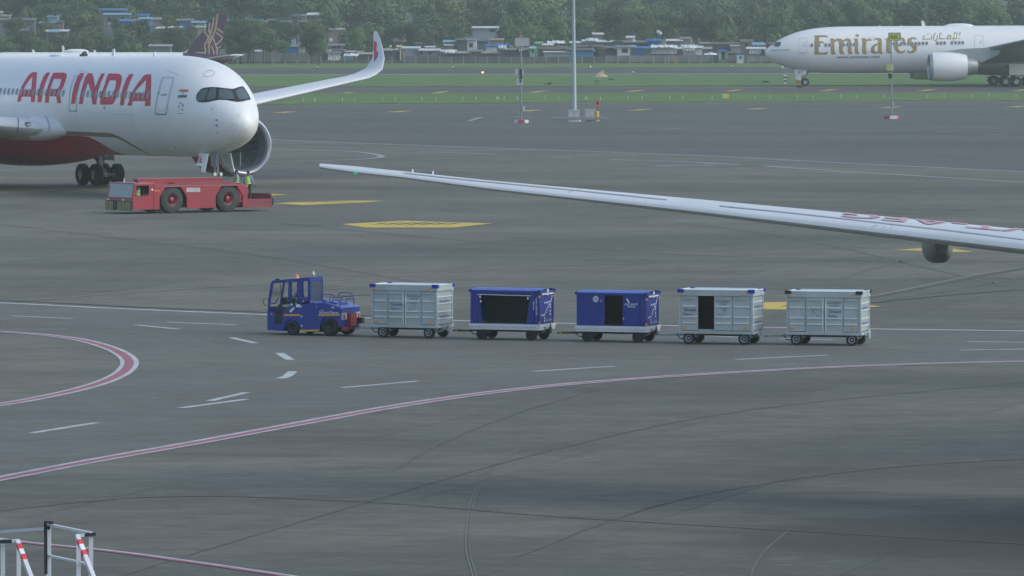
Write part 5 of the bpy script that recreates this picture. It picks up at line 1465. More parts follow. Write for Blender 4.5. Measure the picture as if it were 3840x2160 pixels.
ngE = nose_gear(far, -5.6, 0.56, 0.4, 0.38, 2.6)
for sg in (1,-1):
    mb = MB(); mb.box(-5.7,-4.1,sg*0.7-0.03,sg*0.7+0.03,1.55,2.3); mb.build('nose_gear_door', M_white, far)
    mb = MB(); mb.box(-4.95,-4.45,sg*0.6-0.03,sg*0.6+0.03,0.85,1.5); mb.build('nose_gear_door', M_white, far)
text_on('ET', (-4.9,0.74,1.95), (-1,0,0), (0,0,1), 0.7, 0.42, M_dgrey, far, 'gear_door_lettering')
fin = MB(); fin.prism([(-62,EZ+3.2),(-71.5,EZ+13.5),(-75.5,EZ+13.5),(-74,EZ+2.8)], -0.2, 0.2); fin.build('tail_fin', M_airred, far)
for sg in (1,-1): wing_mesh([(sg*1.2,-66.5,EZ+1.6,6.2,0.1,0,0),(sg*10.8,-73.0,EZ+2.7,2.4,0.1,0,0)], M_white).build('tailplane', M_white, far, True)

# ---------- the purple tailed narrow body behind the white one ------------------
VY = 850.0
SV = FPX/VY
def vx(px): return xof(px, VY)
def vz(py): return zof(py, VY)
VX0 = vx(873)
pur = thing('passenger_jet', 'narrow airliner with purple and gold patterned tail fin, mostly hidden behind the white fuselage', 'airliner', (VX0-34.5, VY, 0), math.pi)
def lx(px): return -(vx(px)-(VX0-34.5))      # station measured from the nose, negative aft
ztop = vz(196.0)
TV = [(0,ztop-2.6,ztop-2.6,0,ztop-2.6),(0.2,ztop-2.1,ztop-3.0,0.5,ztop-2.55),(1,ztop-1.4,ztop-3.5,1.1,ztop-2.4),(2.5,ztop-0.5,ztop-3.8,1.7,ztop-2.1),(5,ztop,ztop-4,2.0,ztop-2),(24,ztop,ztop-4,2.0,ztop-2),(28,ztop,ztop-3.4,1.85,ztop-1.8),(32,ztop-0.25,ztop-2.1,1.2,ztop-1.2),(34.5,ztop-0.6,ztop-1.05,0.28,ztop-0.8)]
fv = fus_mesh('fuselage', TV, 34.5, M_white, 40)
M_purple = mat('deep_purple_paint', (0.075,0.035,0.085), 0.35, 0, 0.03, 1, coat=0.3)
cut = 28.2
m0 = MB(); m1 = MB()
m0.v = fv.v; m1.v = fv.v
for f_ in fv.f:
    s_ = sum(-fv.v[i][0] for i in f_)/len(f_)
    (m1 if s_ > cut else m0).f.append(f_)
m0.mi = [0]*len(m0.f); m1.mi = [0]*len(m1.f)
m0.build('fuselage', M_white, pur, True); m1.build('tail_cone', M_purple, pur, True)
mb = MB(); mb.lathe([(0,0.27),(-0.25,0.24),(-0.25,0.18),(-0.1,0.16)],(-34.5,0,ztop-0.82),'x',16); mb.build('exhaust', M_steel, pur, True)
r6 = zoomer(4.9538, 440, 0)
def fp(p):
    x, y = r6(p); return (lx(x), vz(y))
finp = [fp(p) for p in [(1250,1030),(1360,880),(1480,720),(1640,520),(1820,300),(1870,248),(2050,250),(2045,330),(2005,480),(1985,620),(1950,760),(1930,880),(1890,1010),(1880,1060)]]
mb = MB(); mb.prism(finp, -0.16, 0.16); fo = mb.build('tail_fin', M_purple, pur)
b = fo.modifiers.new('round', 'BEVEL'); b.width = 0.06; b.segments = 2
mb = MB(); mb.prism([fp(p) for p in [(1180,985),(1260,960),(1330,920),(1365,880),(1250,1030)]], -0.12, 0.12); mb.build('fin_fillet', M_white, pur)
M_vg = mat('tail_gold_paint', (0.50,0.38,0.26), 0.45)
sh = []
def fin_m(a, b): return Vector((lx(a), 0.175, vz(b)))
for pts in [[(1870,262),(1855,400),(1825,560),(1780,700),(1700,850),(1715,920),(1710,1000),(1690,1040)],[(1800,330),(1790,420),(1750,590),(1700,700),(1630,830),(1645,980),(1490,975),(1400,1030),(1320,1010)],[(1722,430),(1705,580),(1738,620)],
            [(1640,540),(1625,600),(1700,690)],[(1860,530),(1965,605)],[(1850,610),(1955,690),(1940,740),(1840,830)],[(1920,870),(1855,905)],[(1790,720),(1850,880),(1862,960),(1850,1050)],[(1750,850),(1800,960),(1785,1050)],[(1440,1050),(1660,1050)],[(1760,660),(1690,800)]]:
    q = zpoly(r6, pts)
    sh += stroke(q, 4.8)
decal('tail_pattern', sh, fin_m, M_vg, fo)
M_vb = mat('tail_brown_paint', (0.13,0.095,0.08), 0.4)
sh = []
for pts in [[(1835,262),(1820,420),(1790,580),(1745,700),(1665,850),(1680,920),(1675,1010)],[(1765,420),(1745,560),(1730,600)],[(1660,560),(1665,600),(1720,660)],[(1855,570),(1965,650)],[(1775,790),(1830,920),(1828,1040)]]:
    sh += stroke(zpoly(r6, pts), 4.4)
decal('tail_pattern', sh, lambda a, b: Vector((lx(a), 0.168, vz(b))), M_vb, fo)
for sg in (1,-1): wing_mesh([(sg*0.8,-30.6,ztop-0.9,3.6,0.1,0,0),(sg*6.1,-34.3,ztop-0.35,1.5,0.1,0,0)], M_white).build('tailplane', M_white, pur, True)
for sg in (1,-1): wing_mesh([(sg*1.8,-12.5,ztop-3.0,6.2,0.12,0,0),(sg*6.5,-15.3,ztop-2.6,3.6,0.12,0,0),(sg*16.5,-20.5,ztop-1.8,1.5,0.1,0,0)], M_white).build('wing', M_white, pur, True)
for s_, h_ in ((8.5,0.35),(12.4,0.85),(16.5,0.3)): blade(pur, -s_, ztop, h_, 0.35, -0.25)
mb = MB(); mb.ell((-14.2,0,ztop+0.1),1.6,0.5,0.35,14,8); mb.build('antenna_fairing', M_white, pur, True)
for x_, y_ in ((-12.0,0),(-17.2,3.4),(-17.2,-3.4)):
    t = bpy.data.objects.new('landing_gear', None); link(t, pur); t.location = (x_,y_,0)
    for s in (-1,1): wheel(t, (0,s*0.45,0.55), 0.55, 0.4, 0.5, 16)
    mb = MB(); mb.tube((0,0,0.55),(0,0,ztop-3.2),0.13,8); mb.tube((0,-0.45,0.55),(0,0.45,0.55),0.08,6); mb.build('strut', M_steel, t, True)

# ---------- the parked wide body whose wing reaches in from the right -----------
WYT = 160.0; SWP = 0.74
def wsec(px, top, bot):
    """leading edge through the photo column px; the skin spans rows top..bottom"""
    X = 0; Dd = WYT
    for _ in range(6):
        X = xof(px, Dd); Dd = WYT - (X+4.7)*SWP
    return X, Dd
secs = []
TAB = [(1198,617,626,0.6),(1245,614,641,1.3),(1330,620,654,2.0),(1490,636,671,2.6),(1831,671,719,3.2),(2460,726,794,4.1),(2700,747,823,4.4),(3275,798,896,5.3),(3840,849,966,6.2)]
# local frame: plane heads towards the camera (-Y); its right wing lies towards -X
WX0 = 27.6; WYN = 128.0
park = thing('passenger_jet', 'parked airliner showing only its long pale right wing with red VT-AEG lettering', 'airliner', (WX0, WYN, 0), -math.pi/2)
def loc(X, Y): return -(Y-WYN), (X-WX0)      # local x (forward), local y (left = +X world)
for px, tp, bt, ch in TAB:
    X, Dd = wsec(px, tp, bt)
    s = FPX/Dd
    vis = (bt-tp)/s
    flat = ch*0.85*math.tan(math.atan2(CAMH-7.0, Dd))
    th = max(0.12, (vis-flat*0.75))/ch*1.0
    zc_ = CAMH - ((tp+bt)/2 - YH)/s - flat*0.30
    x, y = loc(X, Dd)
    tc_ = min(0.34 if ch < 0.7 else 0.2, th*1.28)
    secs.append((y, x, zc_-0.15*tc_*ch, ch, tc_, 0.0, 0))
secs.sort(key=lambda q: q[0])
# carry the wing on to the fuselage
y_, x_, z_, c_, t_, _, _ = secs[-1]
secs += [(-9.5, x_+ (secs[-1][0]*-1-9.5)*SWP*0.98, z_-0.35, 8.6, 0.12, 1, 0), (-6.0, x_+(secs[-1][0]*-1-6.0)*SWP, z_-0.6, 10.8, 0.125, 1, 0), (-2.2, x_+(secs[-1][0]*-1-2.2)*SWP, z_-0.9, 13.5, 0.13, 1, 0)]
w3 = wing_mesh(secs, M_wingw, 0.42)
wo = w3.build('wing', M_wingw, park, True)
mir = [(-a, *r) for a, *r in secs]; wing_mesh(mir, M_wingw, 0.42).build('wing', M_wingw, park, True)
PM = mat_of((WX0,WYN,0), -math.pi/2)
pf, PB = surface_mapper([w3], PM, 0.004)
def P_(name, shapes, m, grid=None, off=0.012, par=None): return decal(name, shapes, lambda a, b: pf(a, b, off), m, par or wo, grid)
zz = zoomer(2.2596, 2700, 720)
M_slat = mat('seam_grey', (0.40,0.44,0.48), 0.5)
P_('slat_seam', stroke([zz((0,120)),zz((500,168)),zz((1000,222)),zz((1400,268)),zz((1900,322)),zz((2576,405))], 4.0), M_slat, 12)
z5 = zoomer(1.908, 1150, 560)
P_('slat_seam', stroke([z5((700,172)),z5((1200,225)),z5((1860,288)),z5((2576,362))], 3.0), M_slat, 12)
P_('slat_joint', stroke([zz((1280,320)),zz((1300,292)),zz((1345,285))], 1.2) + stroke([zz((1362,355)),zz((1375,310)),zz((1400,290))], 1.2) + stroke([zz((1435,345)),zz((1455,305)),zz((1462,290))], 1.2) + stroke([z5((1855,335)),z5((1880,305)),z5((1950,288))], 1.2)+ stroke([z5((428,190)),z5((430,160)),z5((445,140))], 1.0)+ stroke([z5((470,192)),z5((490,175))], 1.0), M_line)
# registration, read from behind the wing, laid on its upper skin
regp = []
def reg(a, b):
    vs, fs = text2d('VT-AEG')
    return None
vs, fs = text2d('VT-AEG'); x0 = min(p[0] for p in vs); x1 = max(p[0] for p in vs); y0 = min(p[1] for p in vs); y1 = max(p[1] for p in vs)
def regm(a, b):
    u = (a-x0)/(x1-x0); v = (b-y0)/(y1-y0)
    # upside down for the camera: the reading direction runs towards the tip, letter tops towards the leading edge
    xx = 3885 - (3885-3150)*u
    slope = (850-749)/(3840-2700)
    ytop = 749+(xx-2700)*slope
    return pf(xx + (1-v)*22, ytop + 6 + (1-(1-v))*19, 0.02)
bm = bmesh.new()
bv = [bm.verts.new((p[0],p[1],0)) for p in vs]
for f_ in fs:
    try: bm.faces.new([bv[i] for i in f_])
    except ValueError: pass
for k in range(1, 10):
    bmesh.ops.bisect_plane(bm, geom=bm.verts[:]+bm.edges[:]+bm.faces[:], plane_co=(0,y0+(y1-y0)*k/10,0), plane_no=(0,1,0))
for k in range(1, 60):
    bmesh.ops.bisect_plane(bm, geom=bm.verts[:]+bm.edges[:]+bm.faces[:], plane_co=(x0+(x1-x0)*k/60,0,0), plane_no=(1,0,0))
bm.verts.index_update()
tv = [(v.co.x, v.co.y) for v in bm.verts]; tf = [tuple(v.index for v in f.verts) for f in bm.faces]; bm.free()
M_regred = mat('registration_red', (0.60,0.34,0.39), 0.5)
decal('registration', None, regm, M_regred, wo, tri=(tv, tf))
# green navigation light and its dark surround at the raked tip
M_green = mat('green_lamp_glass', (0.0,0.5,0.22), 0.2, emit=0.4)
def at3(p, off=0.0): return pf(*z5(p), off)
c = at3((352,168), 0.0)
if c: 
    mb = MB(); mb.ell(c, 0.045, 0.055, 0.045, 12, 8); mb.build('navigation_light', M_green, wo, True)
P_('light_surround', [[zpoly(z5, [(300,152),(328,150),(328,180),(298,178)])]], M_line); P_('light_surround', [[zpoly(z5, [(338,155),(372,153),(372,190),(336,185)])]], M_mark)
for (a, b_) in [(757,160),(903,175),(1050,188),(1195,203)]:
    c = at3((a, b_+6), 0.0)
    if c: mb = MB(); mb.tube(c, (c.x-0.25, c.y, c.z+0.06), 0.02, 6); mb.build('static_wick', M_white, wo)
# flap track fairing hanging below the wing
Xf, Yf = xof(3545, 153.5), 153.5
a_, b_ = loc(Xf, Yf)
mb = MB(); rs = []
for i in range(15):
    t = i/14; e = math.sin(math.pi*(0.04+0.96*t)**0.8)**0.6 if t < 1 else 0.02
    e = max(0.03, e)
    se = lambda v: math.copysign(abs(v)**0.72, v)
    rs.append([(a_-1.2-4.2*t, b_+0.36*e*se(math.cos(q)), 5.98+(0.50*e)*se(math.sin(q))) for q in [2*math.pi*k/24 for k in range(24)]])
mb.loft(rs, True); mb.build('flap_track_fairing', mat('fairing_grey', (0.22,0.225,0.215), 0.6), park, True)
# rest of the parked aeroplane (outside the frame, right)
ZP = 6.1
TP = [(a*0.97, b-EZ+ZP, c-EZ+ZP, d*0.97, e-EZ+ZP) for a, b, c, d, e in TE if a < 57]
TP = TP + [(50,3.1+ZP,-2.0+ZP,2.8,0.3+ZP),(57,3.0+ZP,0.2+ZP,1.7,1.2+ZP),(62.9,2.5+ZP,1.8+ZP,0.25,2.1+ZP)]
TP = sorted([r for r in TP if r[0] < 44] + TP[-3:])
xs_ = secs[-1][1]
fus_p = fus_mesh('fuselage', TP, 62.9, M_white, 48)
sh_ = xs_ + 20.5
fus_p.v = [Vector((v[0]+sh_, v[1], v[2])) for v in fus_p.v]
fus_p.build('fuselage', M_white, park, True)
for sg in (1,-1): 
    engine(park, (xs_-1.0, sg*9.6, 3.3), 5.0, 1.66, 1.95, 1.55, M_white, M_lip)
    mb = MB(); mb.prism([(xs_-2.5,4.5),(xs_-5.5,4.9),(xs_-9,4.6),(xs_-8,4.0),(xs_-4,4.0)], sg*9.6-0.22, sg*9.6+0.22); mb.build('pylon', M_white, park)
for sg in (1,-1): gear_main(park, xs_-11.5, sg*5.5, 0.68, 0.53, 1.45, 0.7, 3.6, n3=True)
nose_gear(park, sh_-5.7, 0.55, 0.4, 0.37, 3.4)
fin = MB(); fin.prism([(sh_-50,ZP+2.9),(sh_-58,ZP+12),(sh_-61.5,ZP+12),(sh_-60.5,ZP+2.6)], -0.2, 0.2); fin.build('tail_fin', M_airred, park)
# ------------------------------------------------------------------ people
M_skin = mat('skin', (0.16,0.085,0.055), 0.6); M_hair = mat('black_hair', (0.015,0.013,0.012), 0.6)
M_hivis = mat('hi_vis_green', (0.42,0.75,0.12), 0.7, 0, 0.08, 6); M_refl = mat('reflective_strip', (0.7,0.72,0.72), 0.4)
M_shirt = mat('pale_shirt', (0.30,0.34,0.40), 0.8); M_trous = mat('dark_trousers', (0.05,0.045,0.055), 0.8)
def skin_obj(name, joints, edges, m, parent, sub=1):
    me = bpy.data.meshes.new(name); bm = bmesh.new(); lay = bm.verts.layers.skin.verify(); V = {}
    for i, (k, (p, r)) in enumerate(joints.items()):
        v = bm.verts.new(p); V[k] = v
        rr = r if isinstance(r, tuple) else (r, r)
        v[lay].radius = rr; v[lay].use_root = (i == 0)
    for a, b in edges: bm.edges.new((V[a], V[b]))
    bm.to_mesh(me); bm.free()
    o = bpy.data.objects.new(name, me); COL.objects.link(o)
    o.modifiers.new('skin', 'SKIN').use_smooth_shade = True
    s = o.modifiers.new('sub', 'SUBSURF'); s.levels = sub; s.render_levels = sub
    dg = bpy.context.evaluated_depsgraph_get(); dg.update()
    nm = bpy.data.meshes.new_from_object(o.evaluated_get(dg)); bpy.data.objects.remove(o); bpy.data.meshes.remove(me)
    nm.materials.clear(); nm.materials.append(m)
    nm.polygons.foreach_set('use_smooth', [True]*len(nm.polygons))
    o = bpy.data.objects.new(name, nm); return link(o, parent)
def person(label, loc, rz, pose='stand', vest=M_hivis, group=None, arms=((0.24,0.12,0.98),(0.24,-0.12,0.98)), hat=None):
    """local frame: x forward, y left, z up; seated figures have their hips at z = 0"""
    t = thing('person', label, 'person', loc, rz, group)
    if pose == 'stand':
        hip = 0.92; kn = [(0.03,s*0.11,0.50) for s in (1,-1)]; an = [(-0.01,s*0.12,0.09) for s in (1,-1)]; toe = [(0.16,s*0.13,0.035) for s in (1,-1)]
        L = 0.0
    else:
        hip = 0.0; kn = [(0.44,s*0.13,0.06) for s in (1,-1)]; an = [(0.42,s*0.13,-0.36) for s in (1,-1)]; toe = [(0.58,s*0.13,-0.40) for s in (1,-1)]
    z = lambda h: hip + h
    J = {'pelvis': ((0,0,z(0)),(0.14,0.11)), 'waist': ((0.0,0,z(0.18)),(0.125,0.095)), 'chest': ((0.0,0,z(0.40)),(0.15,0.11)), 'neckb': ((0,0,z(0.54)),0.07), 'neck': ((0.01,0,z(0.60)),0.052), 'jaw': ((0.03,0,z(0.66)),(0.062,0.068)), 'head': ((0.015,0,z(0.74)),(0.082,0.095)), 'crown': ((0.005,0,z(0.815)),(0.06,0.07))}
    E = [('pelvis','waist'),('waist','chest'),('chest','neckb'),('neckb','neck'),('neck','jaw'),('jaw','head'),('head','crown')]
    for i, s in enumerate((1,-1)):
        a = arms[i]; sh = (0,s*0.19,z(0.50)); hand = Vector((a[0], a[1] if pose != 'stand' else s*abs(a[1])+0, a[2]-0.92+hip))
        el = (Vector(sh)+hand)/2 + Vector((-0.07, s*0.035, -0.03))
        J[f'sh{i}'] = (sh,0.06); J[f'el{i}'] = (tuple(el),0.042); J[f'wr{i}'] = (tuple(hand),0.028)
        d = (hand-el).normalized(); pl = hand + d*0.06
        J[f'pa{i}'] = (tuple(pl),(0.036,0.018)); E += [('neckb',f'sh{i}'),(f'sh{i}',f'el{i}'),(f'el{i}',f'wr{i}'),(f'wr{i}',f'pa{i}')]
        u = d.cross(Vector((0,0,1))).normalized() if abs(d.z) < 0.95 else Vector((0,1,0))
        for k in range(4):
            q = pl + d*(0.05+0.006*(k in (1,2))) + u*(k-1.5)*0.02; q2 = q + d*0.03 + Vector((0,0,-0.02))
            J[f'f{i}{k}'] = (tuple(q),0.009); J[f'g{i}{k}'] = (tuple(q2),0.008); E += [(f'pa{i}',f'f{i}{k}'),(f'f{i}{k}',f'g{i}{k}')]
        q = pl - d*0.02 + u*0.045; J[f't{i}'] = (tuple(q),0.01); E.append((f'pa{i}',f't{i}'))
        J[f'hp{i}'] = ((0,s*0.10,z(-0.02)),0.09); J[f'kn{i}'] = (kn[i],0.062); J[f'an{i}'] = (an[i],0.042); J[f'to{i}'] = (toe[i],0.035)
        E += [('pelvis',f'hp{i}'),(f'hp{i}',f'kn{i}'),(f'kn{i}',f'an{i}'),(f'an{i}',f'to{i}')]
    body = skin_obj('body', J, E, M_skin, t)
    # clothes: shirt with sleeves, vest, trousers
    pick = lambda ks, g: {k: (J[k][0], tuple(r+g for r in (J[k][1] if isinstance(J[k][1], tuple) else (J[k][1],)*2))) for k in ks}
    ks = ['chest','waist','pelvis','neckb','sh0','el0','sh1','el1','wr0','wr1']
    skin_obj('shirt', pick(ks, 0.012), [('pelvis','waist'),('waist','chest'),('chest','neckb'),('neckb','sh0'),('sh0','el0'),('neckb','sh1'),('sh1','el1'),('el0','wr0'),('el1','wr1')], M_shirt, t)
    if vest:
        skin_obj('vest', pick(['waist','pelvis','chest','neckb'], 0.06), [('pelvis','waist'),('waist','chest'),('chest','neckb')], vest, t)
        mb = MB()
        for zz in (0.12, 0.30): mb.lathe([(z(zz)-0.025,0.175),(z(zz)+0.025,0.18)], (0,0,0), 'z', 16)
        vv = mb.build('reflective_strip', M_refl, t, True); vv.scale = (0.86,1.08,1)
    skin_obj('trousers', pick(['pelvis','hp0','kn0','an0','hp1','kn1','an1'], 0.018), [('pelvis','hp0'),('hp0','kn0'),('kn0','an0'),('pelvis','hp1'),('hp1','kn1'),('kn1','an1')], M_trous, t)
    mb = MB(); mb.ell((-0.012,0,z(0.775)),0.103,0.088,0.085,14,9); mb.build('cap' if hat else 'hair', hat or M_hair, t, True)
    mb = MB(); mb.ell((0.105,0,z(0.715)),0.02,0.013,0.022,8,6); mb.build('nose', M_skin, t, True)
    for s in (1,-1):
        mb = MB(); mb.ell((0.088,s*0.032,z(0.742)),0.012,0.014,0.009,8,6); mb.build('eye', M_mark, t, True)
        mb = MB(); mb.ell((0.0,s*0.088,z(0.73)),0.022,0.012,0.034,8,6); mb.build('ear', M_skin, t, True)
    mb = MB(); mb.box(0.098,0.104,-0.025,0.025,z(0.672),z(0.680)); mb.build('mouth', M_red, t)
    return t

# ------------------------------------------------------------------ the baggage carts
M_cart = mat('cart_grey_paint', (0.40,0.46,0.47), 0.55, 0.1, 0.12, 2.2, dirt=0.7, dirtcol=(0.24,0.27,0.27), objvar=0.07)
M_cart2 = mat('cart_rib_metal', (0.68,0.74,0.76), 0.4, 0.1, 0.06, 2)
M_cdark = mat('cart_inside', (0.035,0.04,0.045), 0.8)
M_cblue = mat('cart_blue_vinyl', (0.012,0.030,0.235), 0.6, 0, 0.2, 2.5, dirt=0.55, dirtcol=(0.05,0.06,0.17))
M_cbase = mat('cart_white_base', (0.60,0.64,0.68), 0.5, 0, 0.12, 2, dirt=0.4, dirtcol=(0.35,0.38,0.4))
M_bumper = mat('blue_bumper', (0.01,0.02,0.33), 0.5)
M_orange = mat('orange_reflector', (0.75,0.32,0.03), 0.35)
M_dotw = mat('white_lettering', (0.75,0.77,0.78), 0.5)
M_letb = mat('blue_lettering', (0.03,0.07,0.26), 0.5)
M_hubg = mat('hub_grey', (0.26,0.28,0.29), 0.5, 0.2)
DOTS = [(1155,185),(1145,220),(1065,262),(1082,260),(1100,258),(1118,255),(1135,250),(1130,292),(1116,292),(1103,325),(1130,328),(1090,357),(1130,380),(1077,390),(1130,422),(1062,420),(1045,425),(1028,428),(1062,465),(1062,508)]
def cart(kind, label, corner, beta, L=2.55, W=1.42, H=1.86, openp=None, bumper=M_bumper, steer=0.0, hubs=True, mirror=False, gname='baggage carts coupled behind the blue tractor'):
    """corner: photo pixel of the ground below the near rear corner; beta: turn of the cart against the picture plane"""
    f = Vector((-math.cos(R(beta)), math.sin(R(beta)), 0)); l = Vector((-f.y, f.x, 0))
    if l.y > 0: l = -l
    P = gnd(*corner); c = P + f*(L/2) - l*(W/2)
    rz = math.atan2(f.y, f.x)
    t = thing('baggage_cart', label, 'baggage cart', (c.x, c.y, 0), rz, gname)
    h, w = L/2, W/2
    grey = kind == 'grey'
    z0, z1 = 0.47, H-0.02
    # chassis
    mb = MB(); mb.box(-h-0.03,h+0.03,-w-0.03,w+0.03,z0-0.10,z0)
    if not grey: mb.box(-h-0.05,h+0.05,-w-0.05,w+0.05,z0,z0+0.10)
    mb.build('chassis', M_cart if grey else M_cbase, t)
    mb = MB(); mb.box(-h+0.15,h-0.15,-0.08,0.08,z0-0.2,z0-0.10); mb.build('spine_beam', M_dsteel, t)
    if not grey: z0 += 0.10
    # roof
    if grey:
        mb = MB(); mb.box(-h-0.02,h+0.02,-w-0.02,w+0.02,H-0.20,H-0.03); mb.build('roof_fascia', M_cart, t)
        mb = MB(); mb.box(-h+0.03,h-0.03,-w+0.03,w-0.03,H-0.03,H-0.005); mb.build('roof', M_cart2, t)
        for s in (1,-1):
            mb = MB(); mb.tube((-h,s*w,H+0.0),(h,s*w,H+0.0),0.022,8); mb.build('roof_rail', M_cart2, t, True)
            mb = MB(); mb.tube((s*h,-w,H+0.0),(s*h,w,H+0.0),0.022,8); mb.build('roof_rail', M_cart2, t, True)
        for a in (1,-1):
            for s in (1,-1):
                mb = MB(); mb.box(a*(h-0.06)-0.11,a*(h-0.06)+0.11,s*(w-0.02)-0.07,s*(w-0.02)+0.07,H-0.09,H+0.025); mb.build('corner_bumper', bumper, t)
        zt = H-0.20
    else:
        mb = MB(); n = 12; rows = []
        for j in range(7):
            q = j/6; rows.append([(-h-0.03+(L+0.06)*i/n, -w-0.03+(W+0.06)*q, H-0.06+0.07*math.sin(math.pi*q)+0.012*math.sin(i*2.3+j)) for i in range(n+1)])
        mb.loft(rows, False, False); mb.build('roof', mat('cart_blue_roof', (0.06,0.11,0.42), 0.4, 0, 0.1, 2), t, True)
        mb = MB(); mb.box(-h-0.03,h+0.03,w+0.0,w+0.03,H-0.14,H-0.055); mb.box(-h-0.03,h+0.03,-w-0.03,-w,H-0.14,H-0.055); mb.box(-h-0.03,-h,-w-0.03,w+0.03,H-0.14,H-0.055); mb.box(h,h+0.03,-w-0.03,w+0.03,H-0.14,H-0.055)
        mb.build('roof_edge', M_cblue, t)
        for a in (1,-1):
            for s in (1,-1):
                mb = MB(); mb.box(a*(h+0.0)-0.05,a*(h+0.0)+0.05,s*(w+0.02)-0.05,s*(w+0.02)+0.05,H-0.13,H-0.03); mb.build('corner_bumper', M_cblue, t)
        zt = H-0.14
    PM_ = M_cart if grey else M_cblue
    # corner posts, floor, back side and ends
    for a in (1,-1):
        for s in (1,-1):
            mb = MB(); mb.box(a*h-a*0.07,a*h,s*w-s*0.07,s*w,z0,zt); mb.build('corner_post', PM_, t)
    mb = MB(); mb.box(-h+0.07,h-0.07,-w+0.07,w-0.07,z0,z0+0.03); mb.build('floor', M_cdark, t)
    mb = MB(); mb.box(-h+0.07,h-0.07,-w+0.01,-w+0.04,z0+0.03,zt); mb.build('side_panel', PM_, t)
    mb = MB(); mb.box(-h+0.07,h-0.07,-w+0.045,-w+0.055,z0+0.03,zt); mb.build('side_lining', M_cdark, t)
    for a in (1,-1):
        mb = MB(); mb.box(a*h-a*0.04-0.012,a*h-a*0.04+0.012,-w+0.07,w-0.07,z0+0.03,zt); e = mb.build('end_panel', PM_, t)
        if grey:
            for zz in (0.16,0.36,0.60,0.80):
                mb = MB(); zq = z0+0.03+(zt-z0)*(zz); mb.box(a*h-a*0.025-0.02,a*h-a*0.025+0.02,-w+0.08,w-0.08,zq-0.018,zq+0.018); mb.build('rib', M_cart2, e)
    # near side
    near = w-0.03
    if grey:
        cuts = [0.0,0.245,0.51,0.775,1.0]
        for i in range(4):
            u0, u1 = cuts[i], cuts[i+1]
            xa, xb = h-0.07-(L-0.14)*u0, h-0.07-(L-0.14)*u1
            if openp is not None:
                u = [(0,0.245),(0.47,0.735),(0.735,1.0)]
                if i == 3: continue
                xa, xb = h-0.07-(L-0.14)*u[i][0], h-0.07-(L-0.14)*u[i][1]
            mid = i in (1,2) and openp is None
            mb = MB(); mb.box(xb+0.008,xa-0.008,near-0.015+(0.02 if mid else 0),near+0.012+(0.02 if mid else 0),z0+0.02-(0.04 if mid else 0),zt-0.01)
            p = mb.build('door' if mid else 'side_panel', M_cart, t)
            for zz in (0.225,0.40,0.70,0.92):
                zq = z0+(zt-z0)*zz; o_ = 0.02 if mid else 0
                mb = MB(); mb.box(xb+0.05,xa-0.05,near+0.012+o_,near+0.04+o_,zq-0.017,zq+0.017); mb.build('rib', M_cart2 if zz < 0.9 else M_cart, p)
            if mid:
                xh = xb+0.05 if i == 1 else xa-0.05
                mb = MB(); mb.box(xh-0.02,xh+0.02,near+0.04,near+0.07,z0+0.72,z0+0.92); mb.build('handle', M_dotw, p)
                mb = MB(); mb.tube((xh,near+0.045,z0),(xh,near+0.045,zt-0.05),0.012,6); mb.build('latch_rod', M_cart2, p)
        for xx in (h-0.23, -h+0.25):
            mb = MB(); mb.box(xx-0.06,xx+0.06,near+0.013,near+0.045,z0+0.10,z0+0.16); mb.build('reflector', M_orange, t)
        for xx in (h-0.1, -h+0.32):
            mb = MB(); mb.box(xx-0.08,xx+0.04,w+0.02,w+0.035,H-0.17,H-0.12); mb.build('reflector', M_orange, t)
        X = lambda u: h-0.07-(L-0.14)*u
        yy = near+0.034
        tx = lambda s_, u, zz, ww, hh: text_on(s_, (X(u), yy, z0+(zt-z0)*zz), (-1,0,0), (0,0,1), ww, hh, M_letb, t, 'lettering', 0.003)
        if openp is None and not mirror: gu, au, cu = 0.385, 0.64, 0.66
        elif openp is None: gu, au, cu = 0.66, 0.38, 0.65
        else: gu, au, cu = 0.13, 0.60, 0.60
        tx('Ground', gu, 0.60, 0.42, 0.11); tx('Force', gu-0.03, 0.47, 0.30, 0.10)
        tx('LOAD CAPACITY', cu, 0.84, 0.50, 0.055); tx('1500 KGS', cu, 0.77, 0.28, 0.045)
        text_on('Ground Force', (-h+0.015, 0, z0+(zt-z0)*0.70+0.0), (0,-1,0), (0,0,1), 0.9, 0.11, M_letb, t, 'lettering', 0.012)
        text_on('Ground Force', (-h+0.015, 0, z0+(zt-z0)*0.26), (0,-1,0), (0,0,1), 0.9, 0.11, M_letb, t, 'lettering', 0.012)
        shp = []
        for (dx, dy) in DOTS:
            u_ = (dx-1090)/180*0.42*(-1 if mirror else 1); v_ = (345-dy)/400*0.46
            shp.append(rect(u_-0.009,u_+0.009,v_-0.014,v_+0.014))
        plate((X(au), near+0.034, z0+(zt-z0)*0.55), (-1,0,0), (0,0,1), shp, M_letb, t, 'arrow_dots', 0.003)
        if openp is not None:
            mb = MB(); mb.box(X(0.47),X(0.245),w-0.10,w-0.06,z0,z0+0.05); mb.build('door_sill', M_cart, t)
            mb = MB(); mb.box(X(0.735),X(0.47),near-0.05,near-0.03,z0+0.02,zt-0.02); mb.build('door', M_cart, t)
    elif kind == 'curtain':
        # blue cover with its side curtains drawn apart
        X = lambda u: h-(L)*u
        for (a0, a1, b0, b1) in ((0.0,0.12,0.0,0.19),(0.88,1.0,0.80,1.0)):
            n = 9; rows = []
            for j in range(9):
                q = j/8; lo, hi_ = a0+(b0-a0)*(1-q), a1+(b1-a1)*(1-q)
                rows.append([(X(lo+(hi_-lo)*i/n), w+0.02+0.025*math.sin(i*2.2+q*2)*(1.2-q), z0-0.2*(1-q)*(0 if a0 == 0 and False else 1)*0.8+ (zt-z0)*q + (0.04 if q == 0 else 0)) for i in range(n+1)])
            mb = MB(); mb.loft(rows, False, False); c_ = mb.build('curtain', M_cblue, t, True)
